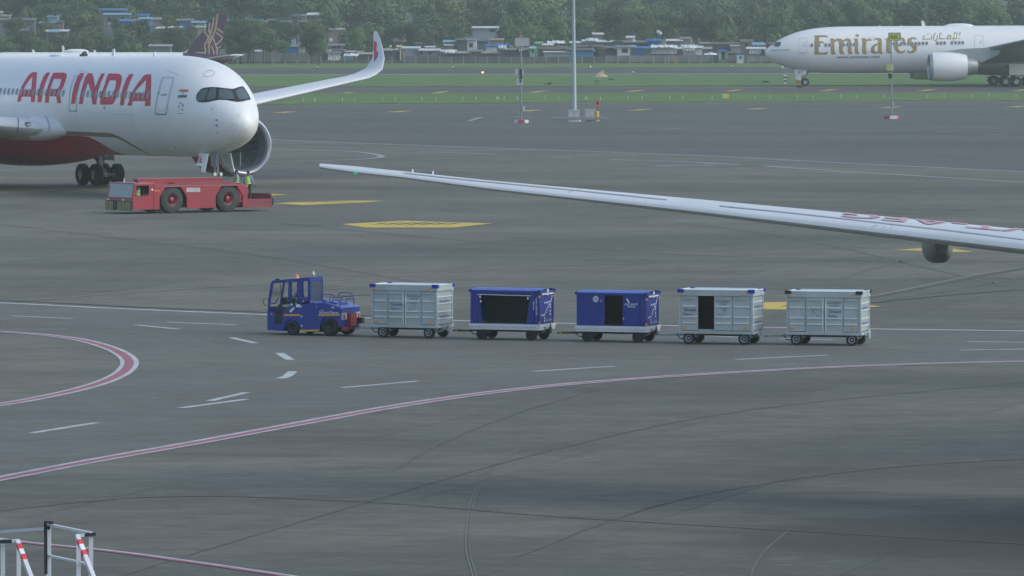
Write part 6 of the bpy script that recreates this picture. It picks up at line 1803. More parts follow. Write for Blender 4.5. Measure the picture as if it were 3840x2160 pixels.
        mb = MB(); mb.box(X(1.0),X(0.0),w-0.02,w+0.0,zt-0.06,zt); mb.build('top_band', M_cblue, t)
        mb = MB(); mb.tube((X(0.10),w+0.035,zt-0.07),(X(0.88),w+0.035,zt-0.09),0.013,6); mb.build('curtain_rail', M_cart2, t, True)
        mb = MB(); mb.box(X(0.80),X(0.19),w-0.03,w+0.03,z0-0.12,z0-0.06); mb.build('sill', M_cart2, t)
        for (u, zz) in ((0.145,0.86),(0.155,0.72),(0.84,0.84)):
            mb = MB(); mb.box(X(u)-0.02,X(u)+0.02,w+0.05,w+0.07,z0+(zt-z0)*zz-0.04,z0+(zt-z0)*zz+0.04); mb.build('strap', M_dotw, t)
        text_on('LOAD CAPACITY', (X(0.965),w+0.05,z0+0.62), (0,0,-1), (-1,0,0), 0.62, 0.055, M_dotw, t, 'lettering', 0.01)
        text_on('1000 KGS', (X(0.925),w+0.05,z0+0.66), (0,0,-1), (-1,0,0), 0.30, 0.05, M_dotw, t, 'lettering', 0.01)
    else:
        X = lambda u: h-(L)*u
        mb = MB(); mb.box(X(0.402),X(0.0),w-0.01,w+0.015,z0,zt); mb.build('side_panel', M_cblue, t)
        mb = MB(); mb.box(X(1.0),X(0.662),w-0.01,w+0.015,z0,zt); mb.build('side_panel', M_cblue, t)
        mb = MB(); mb.box(X(0.662),X(0.402),w-0.06,w-0.03,z0-0.08,z0-0.05); mb.build('sill', M_dsteel, t)
        mb = MB(); mb.box(X(0.915),X(0.908),w+0.014,w+0.022,z0,zt); mb.build('seam_strip', M_black, t)
        plate((X(0.275),w+0.015,z0+(zt-z0)*0.87), (-1,0,0), (0,0,1), [[ellring(0,0,0.105,0.11,20)]], mat('emblem_grey_white', (0.55,0.57,0.6), 0.5), t, 'round_emblem', 0.004)
        text_on('GFI', (X(0.275),w+0.015,z0+(zt-z0)*0.87), (-1,0,0), (0,0,1), 0.13, 0.09, M_letb, t, 'lettering', 0.008)
        plate((X(0.35),w+0.015,z0+(zt-z0)*0.82), (-1,0,0), (0,0,1), stroke([(0.01,0.03),(-0.005,-0.03)],0.02), M_dotw, t, 'sticker', 0.004)
        plate((X(0.735),w+0.015,z0+(zt-z0)*0.82), (-1,0,0), (0,0,1), [[[(-0.06,0.08),(-0.03,0.10),(0.07,-0.05),(0.03,-0.08)]]], M_dotw, t, 'sticker', 0.004)
        plate((X(0.675),w+0.015,z0+(zt-z0)*0.25), (-1,0,0), (0,0,1), [[ellring(0,0,0.02,0.03,8)]], M_dotw, t, 'sticker', 0.004)
        text_on('LOAD CAPACITY', (X(0.785),w+0.015,z0+(zt-z0)*0.715), (-1,0,0), (0,0,1), 0.50, 0.07, M_dotw, t, 'lettering', 0.005)
        text_on('1000 KGS', (X(0.785),w+0.015,z0+(zt-z0)*0.64), (-1,0,0), (0,0,1), 0.26, 0.06, M_dotw, t, 'lettering', 0.005)
    if not grey:
        shp = []
        for (dx, dy) in DOTS:
            u_ = (dx-1090)/180*W; v_ = (345-dy)/430*(zt-z0)*1.02; shp.append(rect(u_-0.032,u_+0.032,v_-0.032,v_+0.032))
        plate((-h-0.001,0,(z0+zt)/2-0.02), (0,-1,0), (0,0,1), shp, M_dotw, t, 'arrow_dots', 0.006)
        plate((-h-0.03,0,H-0.17), (0,-1,0), (0,0,1), [rect(-w+0.15,w-0.15,-0.035,0.02)[0:1]], M_cbase, t, 'sign_bar', 0.008)
        plate((-h-0.03,0,H-0.12), (0,-1,0), (0,0,1), [[ellring(0,0,0.11,0.12,18)]], M_cbase, t, 'round_emblem', 0.014)
        plate((-h-0.03,0,H-0.12), (0,-1,0), (0,0,1), [[ellring(0,0,0.05,0.055,12)]], M_letb, t, 'emblem_mark', 0.018)
        text_on('Ground Force', (-h-0.001,-0.15,z0+0.13), (0,-1,0), (0,0,1), 0.8, 0.09, mat('faded_lettering', (0.35,0.38,0.5), 0.5), t, 'lettering', 0.006)
        for s in (1,-1):
            for zz in (z0+0.06, zt-0.12):
                mb = MB(); mb.box(-h-0.02,-h+0.03,s*w-0.03,s*w+0.025,zz-0.04,zz+0.04); mb.build('reflector', M_orange, t)
    else:
        mb = MB(); mb.box(-h-0.035,-h-0.02,-w+0.1,-w+0.2,z0+0.1,z0+0.16); mb.build('reflector', M_orange, t)
    # running gear
    for a, st_ in ((1, steer), (-1, 0)):
        ax = a*(h-0.33)
        e = bpy.data.objects.new('axle', None); link(e, t); e.location = (ax,0,0); e.rotation_euler = (0,0,R(st_))
        mb = MB(); mb.tube((0,-w+0.2,0.21),(0,w-0.2,0.21),0.03,8); mb.box(-0.12,0.12,-w+0.3,w-0.3,0.24,0.34); mb.build('axle_beam', M_dsteel if not grey else M_cart, e)
        for s in (1,-1):
            y = s*(w-0.11)
            mb = MB(); mb.lathe([(-0.065,0.12),(-0.07,0.16),(-0.06,0.195),(-0.03,0.208),(0.03,0.208),(0.06,0.195),(0.07,0.16),(0.065,0.12)], (0,y,0.208), 'y', 24); 
            mb.lathe([(-0.066,0.001),(-0.05,0.05),(-0.04,0.12),(0.04,0.12),(0.05,0.05),(0.066,0.001)], (0,y,0.208), 'y', 18)
            wh = mb.build('wheel', M_tyre, e, True)
            if hubs:
                mb = MB(); mb.lathe([(s*0.069,0.001),(s*0.071,0.035),(s*0.05,0.045),(s*0.045,0.085),(s*0.066,0.105),(s*0.067,0.125)], (0,y,0.208), 'y', 20); mb.build('rim', M_hubg, e, True)
    # drawbar and tail hitch
    yb = grey
    mb = MB(); mb.bar((h-0.1,0.12,0.30),(h+0.85,0.02,0.27),0.05,0.06); mb.bar((h-0.1,-0.12,0.30),(h+0.85,-0.02,0.27),0.05,0.06); mb.lathe([(-0.03,0.05),(0.03,0.05)],(h+0.9,0,0.27),'z',12); mb.build('drawbar', M_cart if grey else M_dsteel, t)
    mb = MB(); mb.path([(h+0.05,0.25,0.40),(h+0.22,0.22,0.32),(h+0.12,0.2,0.18),(h-0.05,0.22,0.16)],0.018,6); mb.build('brake_lever', M_dsteel, t, True)
    if not grey:
        for k in range(4):
            mb = MB(); xa = h+0.28+k*0.16; mb.box(xa,xa+0.08,-0.06,0.06,0.235,0.325); mb.build('yellow_band', M_yl, t)
    mb = MB(); mb.box(-h-0.12,-h,-0.07,0.07,0.28,0.40); mb.box(-h-0.16,-h-0.12,-0.09,0.09,0.24,0.46); mb.path([(-h-0.02,-0.25,0.62),(-h-0.08,-0.2,0.5),(-h-0.05,-0.1,0.36)],0.02,6); mb.path([(-h-0.02,0.3,0.5),(-h-0.1,0.28,0.34),(-h-0.02,0.2,0.26)],0.018,6); mb.build('tail_hitch', M_cart if grey else M_dsteel, t)
    return t
cart('grey', 'grey baggage cart with closed doors, first behind the blue tractor', (1638,1271), 23, 2.50, steer=8)
cart('curtain', 'blue baggage cart with its side curtains drawn wide open', (2023,1279), 21, 2.55, H=1.79, hubs=False, steer=5)
cart('slide', 'blue baggage cart with one narrow dark doorway and white base', (2424,1287), 18.8, 2.52, H=1.77, hubs=False, steer=3)
cart('grey', 'grey baggage cart with one door slid open and blue corner bumpers', (2823,1295), 17.2, 2.62, H=1.87, openp=1)
cart('grey', 'closed grey baggage cart with black corner bumpers, last in the train', (3228,1299), 15.6, 2.60, H=1.85, bumper=M_black, mirror=True)

# ------------------------------------------------------------------ the blue baggage tractor
M_tblue = mat('tractor_blue_paint', (0.012,0.034,0.27), 0.35, 0, 0.08, 2, coat=0.15, dirt=0.5, dirtcol=(0.05,0.06,0.17))
M_tred = mat('tractor_red_paint', (0.36,0.03,0.05), 0.5, 0, 0.15, 3)
M_ystr = mat('yellow_stripe', (0.68,0.38,0.05), 0.5)
M_clear = mat('clear_glass', (0.8,0.85,0.85), 0.05, trans=1.0, vary=0)
bT = 27.0
fT = Vector((-math.cos(R(bT)), math.sin(R(bT)), 0)); lT = Vector((-math.sin(R(bT)), -math.cos(R(bT)), 0))
LT, WT = 2.93, 1.42
PT_ = gnd(1276.5, 1262); cT = PT_ - lT*(WT/2)
tr = thing('baggage_tractor', 'blue baggage tractor with an orange beacon pulling the row of carts', 'tow tractor', (cT.x, cT.y, 0), math.atan2(fT.y, fT.x))
# local: rear face at x = 0, front at x = LT; near side y = +w. side drawing read off the photograph
def ts(x, y):
    yb = 1365 + (x-50)/1610*42
    return (LT - (x-50)*0.00182, (yb-y)*0.001613)
w = WT/2
def arc(cx, cz, r, a0, a1, n=9): return [(cx+r*math.cos(R(a0+(a1-a0)*i/n)), cz+r*math.sin(R(a0+(a1-a0)*i/n))) for i in range(n+1)]
xr = ts(1420,1210)[0]; xf = ts(600,1220)[0]; rr_w, rf_w = 0.32, 0.25
# lower body with wheel arches
low = [(0.0,0.33),(xr-0.40,0.33)] + arc(xr,0.33,0.385,180,0) + [(xr+0.40,0.14),(xf-0.32,0.14),(xf-0.32,0.25)] + arc(xf,0.25,0.31,180,0) + [(LT-0.55,0.14),(LT,0.17),(LT,0.80),(LT-0.38,0.84),(LT-0.52,1.02),(LT-0.95,1.05),(0.95,1.16),(0.55,1.10),(0.35,1.03),(0.0,0.98)]
# remove the part cut away by the doorway step on the near side: body sides and core
for s in (1,-1):
    mb = MB(); mb.prism(low, s*w-s*0.06, s*w); mb.build('side_panel', M_tblue, tr)
core = [(0.0,0.33),(LT-0.6,0.33),(LT,0.30),(LT,0.70),(LT-0.9,0.72),(LT-1.0,1.0),(0.95,1.13),(0.35,1.0),(0.0,0.96)]
mb = MB(); mb.prism(core, -w+0.06, w-0.06); bd = mb.build('body', M_tblue, tr)
mb = MB(); mb.box(0.25,LT-0.25,-w+0.3,w-0.3,0.13,0.33); mb.build('underframe', M_black, tr)
# bonnet with raised middle
mb = MB(); mb.prism([(0.02,0.98),(0.36,1.16),(0.9,1.27),(1.0,1.13),(0.3,1.0)], -w+0.32, w-0.32); mb.build('bonnet', M_tblue, tr)
mb = MB(); mb.prism([(0.0,0.98),(0.35,1.03),(0.55,1.10),(0.95,1.165),(0.95,1.19),(0.5,1.15),(0.02,1.03)], -w+0.02, w-0.02); mb.build('deck', mat('deck_blue_gloss', (0.05,0.09,0.42), 0.3, 0, 0.08, 2, coat=0.4), tr)
# cab frame: roof, posts (the cab is narrower than the body and keeps to the near side)
A0 = ts(150,185); A1 = ts(985,112); CF = w-0.93
mb = MB(); mb.prism([A0, A1, (A1[0],A1[1]-0.07), (A0[0]-0.02,A0[1]-0.07)], CF, w-0.03); rf_ = mb.build('roof', M_tblue, tr)
for s in (1,-1):
    y0, y1 = (w-0.07, w-0.01) if s > 0 else (CF, CF+0.05)
    for pts, nm in (([ts(50,860),ts(62,640),ts(115,280),ts(150,190),ts(200,215),ts(165,250),ts(95,690),ts(100,860)],'front_post'),
                    ([ts(512,215),ts(575,225),ts(575,640),ts(560,720),ts(505,600)],'door_post'),
                    ([ts(705,210),ts(820,190),ts(820,700),ts(705,700)],'middle_post'),
                    ([ts(940,190),ts(985,180),ts(985,600),ts(940,600)],'window_post'),
                    ([ts(150,190),ts(985,115),ts(985,180),ts(820,205),ts(705,215),ts(200,245),ts(165,240)],'roof_edge'),
                    ([ts(705,640),ts(820,560),ts(985,545),ts(985,640),ts(820,660),ts(705,740)],'side_rail')):
        mb = MB(); mb.prism(pts, min(y0,y1), max(y0,y1)); mb.build(nm, M_tblue, tr)
    mb = MB(); mb.path([(p[0], y1, p[1]) for p in [ts(95,690),ts(225,680),ts(290,560)]], 0.02, 6); mb.build('door_bar', M_tblue, tr, True)
xq = A1[0]; zq0, zq1 = 1.12, A1[1]-0.06
mb = MB(); mb.box(xq-0.03,xq+0.02,w-0.06,w-0.01,zq0,zq1); mb.box(xq-0.03,xq+0.02,CF,CF+0.04,zq0,zq1); mb.box(xq-0.03,xq+0.02,CF+0.04,w-0.06,zq0,zq0+0.10); mb.box(xq-0.03,xq+0.02,CF+0.04,w-0.06,zq1-0.06,zq1); mb.build('cab_rear_wall', M_tblue, tr)
mb = MB(); mb.box(xq-0.015,xq+0.0,CF+0.04,w-0.06,zq0+0.10,zq1-0.06); mb.build('rear_window', mat('dark_blue_panel', (0.035,0.055,0.10), 0.3), tr)
# windscreen (leaning) and front wall
p0, p1 = ts(70,700), ts(155,215)
mb = MB(); mb.add([(p0[0],CF+0.05,p0[1]),(p0[0],w-0.06,p0[1]),(p1[0],w-0.06,p1[1]),(p1[0],CF+0.05,p1[1])],[(0,1,2,3)]); ws = mb.build('windscreen', M_clear, tr)
mb = MB(); mb.box(LT-0.05,LT,-w+0.06,w-0.06,0.2,0.98); mb.build('front_panel', M_tblue, tr)
# dashboard, wheel, seats
mb = MB(); mb.prism([ts(290,700),ts(320,560),ts(420,570),ts(500,600),ts(520,760),ts(420,900),ts(300,860)], CF+0.1, w-0.22); mb.build('dashboard', M_black, tr)
mb = MB(); mb.path([(LT-0.62+0.13*math.cos(a), 0.0+0.17*math.sin(a), 1.28+0.11*math.cos(a)) for a in [2*math.pi*k/14 for k in range(15)]],0.015,5); mb.tube((LT-0.5,0,1.05),(LT-0.62,0,1.28),0.02,6); mb.build('steering_wheel', M_black, tr, True)
for k, (xx, yy) in enumerate(((LT-1.12,0.36),(LT-1.44,-0.02))):
    mb = MB(); mb.box(xx-0.22,xx+0.22,yy-0.2,yy+0.2,0.88,0.98); mb.box(xx-0.27,xx-0.19,yy-0.2,yy+0.2,0.98,1.32); mb.build('seat', M_black, tr)
# dark doorway step on the near side
mb = MB(); mb.prism([ts(215,850),ts(395,830),ts(372,1130),ts(210,1150)], w+0.001, w+0.004); mb.build('step_well', M_black, tr)
mb = MB(); mb.prism([ts(295,700),ts(520,700),ts(450,800),ts(395,880),ts(300,900)], w+0.001, w+0.004); mb.build('door_opening', M_cdark, tr)
mb = MB(); mb.prism([ts(380,720),ts(450,700),ts(545,705),ts(540,750),ts(470,765),ts(400,755)], w+0.005, w+0.008); mb.build('pedal_box', mat('worn_metal', (0.3,0.36,0.4), 0.5, 0.2, 0.4, 8), tr)
for cx_, cz_ in (ts(1420,1210), ts(600,1220)): pass
for (xx, r_, nm) in ((xr, rr_w, 'wheel'), (xf, rf_w, 'wheel')):
    for s in (1,-1): wheel(tr, (xx, s*(w-0.10), r_), r_, 0.22, 0.5, 28, rimm=M_black)
# stripes, text, stickers
def tp(pts, m, nm, off=0.004): return plate((0,w,0), (-1,0,0), (0,0,1), [[[(-a, b) for a, b in (ts(*p) for p in pts)]]], m, tr, nm, off)
tp([(430,918),(765,918),(785,955),(405,958)], M_ystr, 'yellow_stripe'); tp([(1180,920),(1645,920),(1645,955),(1180,958)], M_ystr, 'yellow_stripe')
mb = MB(); mb.prism([ts(765,1260),ts(1200,1256),ts(1195,1290),ts(770,1300)], w-0.04, w+0.02); mb.build('sill_step', M_ystr, tr)
tp([(560,688),(612,688),(612,728),(560,728)], M_dotw, 'sticker'); tp([(683,703),(776,703),(776,768),(683,768)], M_dotw, 'sticker'); tp([(782,735),(812,735),(812,772),(782,772)], M_cart2, 'sticker'); tp([(533,850),(630,760),(662,790),(570,885)], M_cart2, 'sticker')
tp([(790,950),(822,950),(822,985),(790,985)], M_cart2, 'sticker'); tp([(795,1155),(828,1155),(828,1190),(795,1190)], M_cart2, 'sticker'); tp([(1250,825),(1290,825),(1290,838),(1250,838)], M_dotw, 'sticker'); tp([(1470,765),(1522,765),(1522,790),(1470,790)], M_cart2, 'sticker')
tp([(1130,680),(1145,680),(1145,695),(1130,695)], M_dotw, 'sticker'); tp([(1130,750),(1150,750),(1150,765),(1130,765)], M_dotw, 'sticker'); tp([(135,905),(160,905),(160,925),(135,925)], M_cart2, 'door_handle')
a, b = ts(1405,880); text_on('Ground Force', (a,w,b), (-1,0,0), (0,0,1), 0.78, 0.10, M_dotw, tr, 'lettering', 0.005)
a, b = ts(1135,650); text_on('BATTERY TRACTOR', (a,w,b), (-1,0,0), (0,0,1), 0.50, 0.05, M_dotw, tr, 'lettering', 0.005)
a, b = ts(1385,648); text_on('48007', (a,w,b), (-1,0,0), (0,0,1), 0.16, 0.05, M_dotw, tr, 'lettering', 0.005)
for p in ((847,638),(1595,720)):
    a, b = ts(*p); mb = MB(); mb.lathe([(0,0.03),(0.015,0.03),(0.03,0.001)], (a,w,b), 'y', 12); mb.build('side_lamp', mat('amber_lamp', (0.6,0.55,0.2), 0.3), tr, True)
# rails over the deck
for s in (1,-1):
    mb = MB(); mb.path([(p[0], s*(w-0.05), p[1]) for p in [ts(1225,610),ts(1225,500),ts(1245,485),ts(1470,490),ts(1500,510),ts(1525,570)]], 0.016, 6); mb.build('hand_rail', M_tblue, tr, True)
    mb = MB(); mb.path([(p[0], s*(w-0.28), p[1]) for p in [ts(1340,640),ts(1350,570),ts(1560,560),ts(1620,600)]], 0.014, 6); mb.build('hand_rail', M_tblue, tr, True)
mb = MB(); mb.path([(0.12,-w+0.2,1.05),(0.12,-w+0.2,1.27),(0.12,w-0.2,1.27),(0.12,w-0.2,1.02)],0.016,6); mb.path([(0.12,w-0.2,1.27),(0.42,w-0.2,1.27),(0.42,w-0.2,1.08)],0.016,6); mb.path([(0.12,-w+0.2,1.27),(0.42,-w+0.2,1.27),(0.42,-w+0.2,1.08)],0.016,6); mb.build('rear_rail', M_tblue, tr, True)
# rear end: lamp blocks, red buffer, hitch
for s in (1,-1):
    mb = MB(); mb.box(-0.05,0.0,s*(w-0.22)-0.17,s*(w-0.22)+0.17,0.58,0.82); lb = mb.build('lamp_block', M_cart, tr)
    mb = MB(); mb.box(-0.07,-0.05,s*(w-0.18)-0.05,s*(w-0.18)+0.05,0.62,0.76); mb.build('tail_lamp', M_tred, lb)
    mb = MB(); mb.box(-0.07,-0.05,s*(w-0.32)-0.04,s*(w-0.32)+0.04,0.62,0.76); mb.build('reverse_lamp', M_cart2, lb)
mb = MB(); mb.box(-0.16,0.0,-0.22,0.24,0.28,0.80); mb.box(-0.12,0.0,-w+0.1,w-0.1,0.22,0.32); mb.build('rear_buffer', M_tred, tr)
mb = MB(); mb.box(-0.02,0.0,-w+0.08,w-0.08,0.33,0.96); mb.build('rear_panel', M_tblue, tr)
mb = MB(); mb.box(-0.26,-0.02,-w+0.12,-w+0.34,0.42,0.62); mb.build('battery_box', M_black, tr)
mb = MB(); mb.box(-0.32,-0.16,-0.07,0.09,0.24,0.36); mb.tube((-0.28,0.01,0.2),(-0.28,0.01,0.46),0.02,8); mb.build('tow_hitch', M_dsteel, tr)
# beacon, mirrors, spotlight
a, b = ts(555,150)
mb = MB(); mb.lathe([(0,0.075),(0.03,0.075),(0.035,0.06)], (a,0.2,A0[1]+0.075), 'z', 16); bc = mb.build('beacon_base', M_cart2, tr, True)
mb = MB(); mb.lathe([(0.035,0.055),(0.10,0.05),(0.135,0.03),(0.14,0.001)], (a,0.2,A0[1]+0.075), 'z', 16); mb.build('beacon', mat('orange_beacon', (0.85,0.16,0.02), 0.3, emit=0.25), bc, True)
a, b = ts(960,90)
mb = MB(); mb.tube((a,0.25,A1[1]-0.01),(a,0.27,A1[1]+0.10),0.012,6); mb.lathe([(0,0.07),(0.02,0.075),(0.05,0.04),(0.06,0.001)], (a+0.02,0.27,A1[1]+0.14), 'x', 16); mb.build('work_light', M_cart2, tr, True)
mb = MB(); mb.path([(LT-0.05,w,1.25),(LT+0.08,w+0.1,1.28),(LT+0.10,w+0.12,1.1),(LT+0.02,w+0.05,1.02)],0.012,6); mb.build('mirror_arm', M_dsteel, tr, True)
for xx in (ts(180,170)[0], ts(215,165)[0], ts(650,130)[0]):
    mb = MB(); mb.box(xx-0.03,xx+0.03,0.4,0.5,A0[1]+0.0,A0[1]+0.06); mb.build('roof_fitting', M_black, tr)
mb = MB(); mb.path([(LT-0.30,0.3,1.78),(LT-0.34,0.3,1.45),(LT-0.30,0.28,1.2)],0.012,5); mb.path([(LT-0.34,0.3,1.45),(LT-0.22,0.1,1.2)],0.01,5); mb.build('wiper', M_black, tr)
Mt = mat_of((cT.x,cT.y,0), math.atan2(fT.y,fT.x))
q = Mt @ Vector((LT-1.10,0.36,0.99)); person('driver in green vest sitting behind the front post of the blue tractor', q, math.atan2(fT.y,fT.x), 'sit', group='riders in the tractor cab', vest=mat('hi_vis_deep', (0.16,0.30,0.08), 0.8), arms=((0.42,0.10,1.12),(0.42,-0.10,1.12)))
q = Mt @ Vector((LT-1.42,-0.02,1.02)); person('passenger in dark cap and green vest at the rear cab window of the tractor', q, math.atan2(fT.y,fT.x), 'sit', group='riders in the tractor cab', vest=mat('hi_vis_teal', (0.10,0.26,0.16), 0.8), hat=M_black)

# ------------------------------------------------------------------ the red aircraft pushback tug
M_pred = mat('tug_red_paint', (0.34,0.022,0.045), 0.4, 0, 0.12, 0.8, coat=0.1, dirt=0.6, dirtcol=(0.17,0.05,0.05))
M_pred2 = mat('tug_faded_red', (0.26,0.05,0.07), 0.6, 0, 0.2, 1, dirt=0.4, dirtcol=(0.16,0.07,0.08))
M_ptop = mat('tug_top_dusty', (0.33,0.16,0.17), 0.6, 0, 0.15, 1)
M_ptyre = mat('dusty_tyre', (0.055,0.06,0.06), 0.9, 0, 0.25, 3)
M_chev = mat('dull_yellow_bar', (0.42,0.37,0.16), 0.6, 0, 0.2, 4); M_chevd = mat('dark_bar', (0.035,0.035,0.03), 0.7)
bP = 35.5; fP = Vector((-math.cos(R(bP)), -math.sin(R(bP)), 0)); lP = Vector((math.sin(R(bP)), -math.cos(R(bP)), 0))   # forward left and towards us, near side
s6 = 3.5778
# ground under the near front corner: photo px (380+425/3.578, 600+730/3.578)
PC = gnd(380+425/s6, 600+727/s6)
WP = 2.7
rp = math.atan2(fP.y, fP.x)
# local frame: x forward (front face x=0), y left; which side is near?  left of forward
lf = Vector((-fP.y, fP.x, 0)); ns = 1 if lf.dot(lP) > 0 else -1
o_ = PC - lP*(WP/2)
tug = thing('pushback_tug', 'long low red aircraft tug with striped front bumper beside the nose wheel', 'aircraft tug', (o_.x, o_.y, 0), rp)
MP = mat_of((o_.x,o_.y,0), rp)
cb_ = math.cos(R(bP-2.8))
def ps(x, y):
    """side drawing: zoomed photo pixels -> (local x, z)"""
    xs = -(x-425)/s6/67.8/cb_
    depth = math.sin(R(bP-2.8))*(-xs)
    yg = 727 - depth*67.8*CAMH/360*s6*1.0
    sc = 67.9*(360/(360+depth))
    return (xs*(1+depth/720), (yg-y)/s6/sc)
h = WP/2; Y0, Y1 = (ns*(h-0.10), ns*h)
def arch(cx, cz, r): return [(cx-r, 0.2)] + [(cx-r*1.0, cz+0.25), (cx-r*0.55, cz+r*0.92), (cx+r*0.55, cz+r*0.92), (cx+r, cz+0.25)] + [(cx+r, 0.2)]
w1 = ps(962,560); w2 = ps(1712,555); RW = 0.75
side = [(-0.05,0.30)]
xe = ps(1960,500)[0]
zt_ = 1.52
bodyp = [(xe,0.25)] + arch(w2[0], RW, 0.86)[0:0] + [(w2[0]-0.90,0.25),(w2[0]-0.90,0.92),(w2[0]-0.50,1.46),(w2[0]+0.50,1.46),(w2[0]+0.90,0.92),(w2[0]+0.90,0.25),(w1[0]-0.90,0.25),(w1[0]-0.90,0.92),(w1[0]-0.50,1.46),(w1[0]+0.50,1.46),(w1[0]+0.90,0.92),(w1[0]+0.90,0.25),(ps(705,690)[0],0.22),(ps(705,690)[0],zt_),(xe,zt_)]
for sgn in (1,-1):
    y0, y1 = sgn*(h-0.10), sgn*h
    mb = MB(); mb.prism(bodyp, min(y0,y1), max(y0,y1)); mb.build('side_panel', M_pred, tug)
x_c0 = ps(705,600)[0]
mb = MB(); mb.box(xe+0.05, x_c0, -h+0.75, h-0.75, 0.3, 1.60); mb.build('chassis', M_pred2, tug)
mb = MB(); mb.box(xe+0.02, x_c0-0.02, -h+0.1, h-0.1, 1.46, 1.515); mb.build('deck', M_ptop, tug)
mb = MB(); mb.box(xe+0.45, x_c0-0.15, -h+0.35, -h+0.75, 1.515, 1.86) if ns > 0 else mb.box(xe+0.45, x_c0-0.15, h-0.75, h-0.35, 1.515, 1.86); mb.build('raised_deck', M_pred, tug)
mb = MB(); yy = -ns*(h-0.55); mb.box(xe+0.4, x_c0-0.1, yy-0.25, yy+0.25, 1.86, 1.90); mb.build('deck_top', M_ptop, tug)
mb = MB(); mb.box(xe+0.3, x_c0-2.0, -0.35, 0.35, 1.515, 1.66); mb.build('engine_cover', M_pred2, tug)
for cx_ in (w1[0], w2[0]):
    for sgn in (1,-1):
        wh = bpy.data.objects.new('wheel', None); link(wh, tug); wh.location = (cx_, sgn*(h-0.34), RW)
        mb = MB(); r = RW; q = 0.27; mb.lathe([(-q*0.7,r*0.42),(-q,r*0.5),(-q,r*0.85),(-q*0.75,r*0.97),(0,r),(q*0.75,r*0.97),(q,r*0.85),(q,r*0.5),(q*0.7,r*0.42)], (0,0,0), 'y', 36); mb.build('tyre', M_ptyre, wh, True)
        mb = MB(); mb.lathe([(sgn*q*0.95,r*0.48),(sgn*q*0.7,r*0.40),(sgn*q*0.45,r*0.34)], (0,0,0), 'y', 32); mb.build('rim', M_pred2, wh, True)
        mb = MB(); mb.lathe([(sgn*q*0.45,r*0.34),(sgn*q*0.1,r*0.30),(sgn*q*0.1,r*0.2)], (0,0,0), 'y', 32); mb.build('rim_dish', M_chevd, wh, True)
        mb = MB(); mb.lathe([(sgn*q*0.1,r*0.2),(sgn*q*0.75,r*0.19),(sgn*q*0.85,r*0.12),(sgn*q*0.9,0.001)], (0,0,0), 'y', 24); mb.build('hub', M_pred, wh, True)
# arch liners
for cx_ in (w1[0], w2[0]):
    mb = MB(); mb.box(cx_-0.84,cx_+0.84,-h+0.1,h-0.1,1.42,1.455); mb.build('arch_liner', M_black, tug)
# cab
xc1 = 0.0
c0 = ps(425,325); cabz = c0[1]; zb_win = 1.00
for sgn in (1,-1):
    y0, y1 = sorted((sgn*(h-0.06), sgn*(h-0.0)))
    for pts in ([(0.0,0.24),(0.0,zb_win-0.08),(x_c0,zb_win+0.04),(x_c0,0.24)], [(0,zb_win-0.08),(-0.12,cabz),(-0.25,cabz),(-0.13,zb_win-0.05)], [(x_c0+0.32,zb_win),(x_c0+0.32,cabz),(x_c0,cabz),(x_c0,zb_win)]):
        mb = MB(); mb.prism(pts, y0, y1); mb.build('cab_side', M_pred, tug)
    mb = MB(); mb.prism([(-0.15,cabz-0.09),(x_c0+0.32,cabz-0.09),(x_c0+0.32,cabz),(-0.15,cabz)], y0, y1); mb.build('cab_rail', M_pred, tug)
    mb = MB(); mb.prism([(x_c0+0.0,0.24),(x_c0+0.035,0.24),(x_c0+0.035,cabz),(x_c0,cabz)], y0+sgn*0.012, y1+sgn*0.012); mb.build('door_gap', M_black, tug)
mb = MB(); mb.box(x_c0,-0.12,-h+0.02,h-0.02,cabz-0.02,cabz+0.06); mb.build('cab_roof', M_ptop, tug)
mb = MB(); mb.box(x_c0,x_c0+0.05,-h+0.06,h-0.06,0.3,cabz-0.02); mb.build('cab_rear_wall', M_pred2, tug)
mb = MB(); mb.box(x_c0+0.05,-0.06,-h+0.06,h-0.06,0.4,0.5); mb.build('cab_floor', M_black, tug)
mb = MB(); mb.prism([(0.02,0.72),(0.0,0.80),(-0.0,zb_win-0.1),(-0.1,zb_win-0.1),(-0.1,0.72)], -h+0.06, h-0.06); mb.build('front_panel', M_pred, tug)
mb = MB(); mb.prism([(0.0,zb_win-0.1),(-0.12,cabz-0.02),(-0.14,cabz-0.02),(-0.03,zb_win-0.1)], -h+0.10, h-0.10); mb.build('windscreen', mat('tug_windscreen', (0.17,0.22,0.25), 0.15, 0, 0.1, 1, coat=0.4), tug)
for sgn in (1,-1):
    mb = MB(); mb.prism([(0.012,zb_win-0.12),(-0.11,cabz-0.01),(-0.16,cabz-0.01),(-0.05,zb_win-0.12)], sgn*(h-0.10)-0.05, sgn*(h-0.10)+0.05); mb.build('screen_post', M_pred, tug)
# front bumper with slanted bars
mb = MB(); mb.prism([(0.02,0.18),(0.12,0.20),(0.12,0.68),(0.02,0.72)], -h+0.02, h-0.02); bp_ = mb.build('front_bumper', M_chevd, tug)
nb = 17
for i in range(nb):
    yc = -h+0.12+(WP-0.24)*i/(nb-1)
    if 0.28 < i/nb < 0.42: continue
    mb = MB(); sl = 0.05*(i/nb-0.4)*2
    mb.add([(0.135,yc-0.036,0.20),(0.135,yc+0.036,0.20),(0.135,yc+0.036+ns*sl*-1,0.68),(0.135,yc-0.036+ns*sl*-1,0.68),(0.12,yc-0.036,0.20),(0.12,yc+0.036,0.20),(0.12,yc+0.036+ns*sl*-1,0.68),(0.12,yc-0.036+ns*sl*-1,0.68)],[(0,1,2,3),(4,7,6,5),(0,3,7,4),(1,5,6,2),(2,6,7,3),(0,4,5,1)])
    mb.build('yellow_bar', M_chev, bp_)
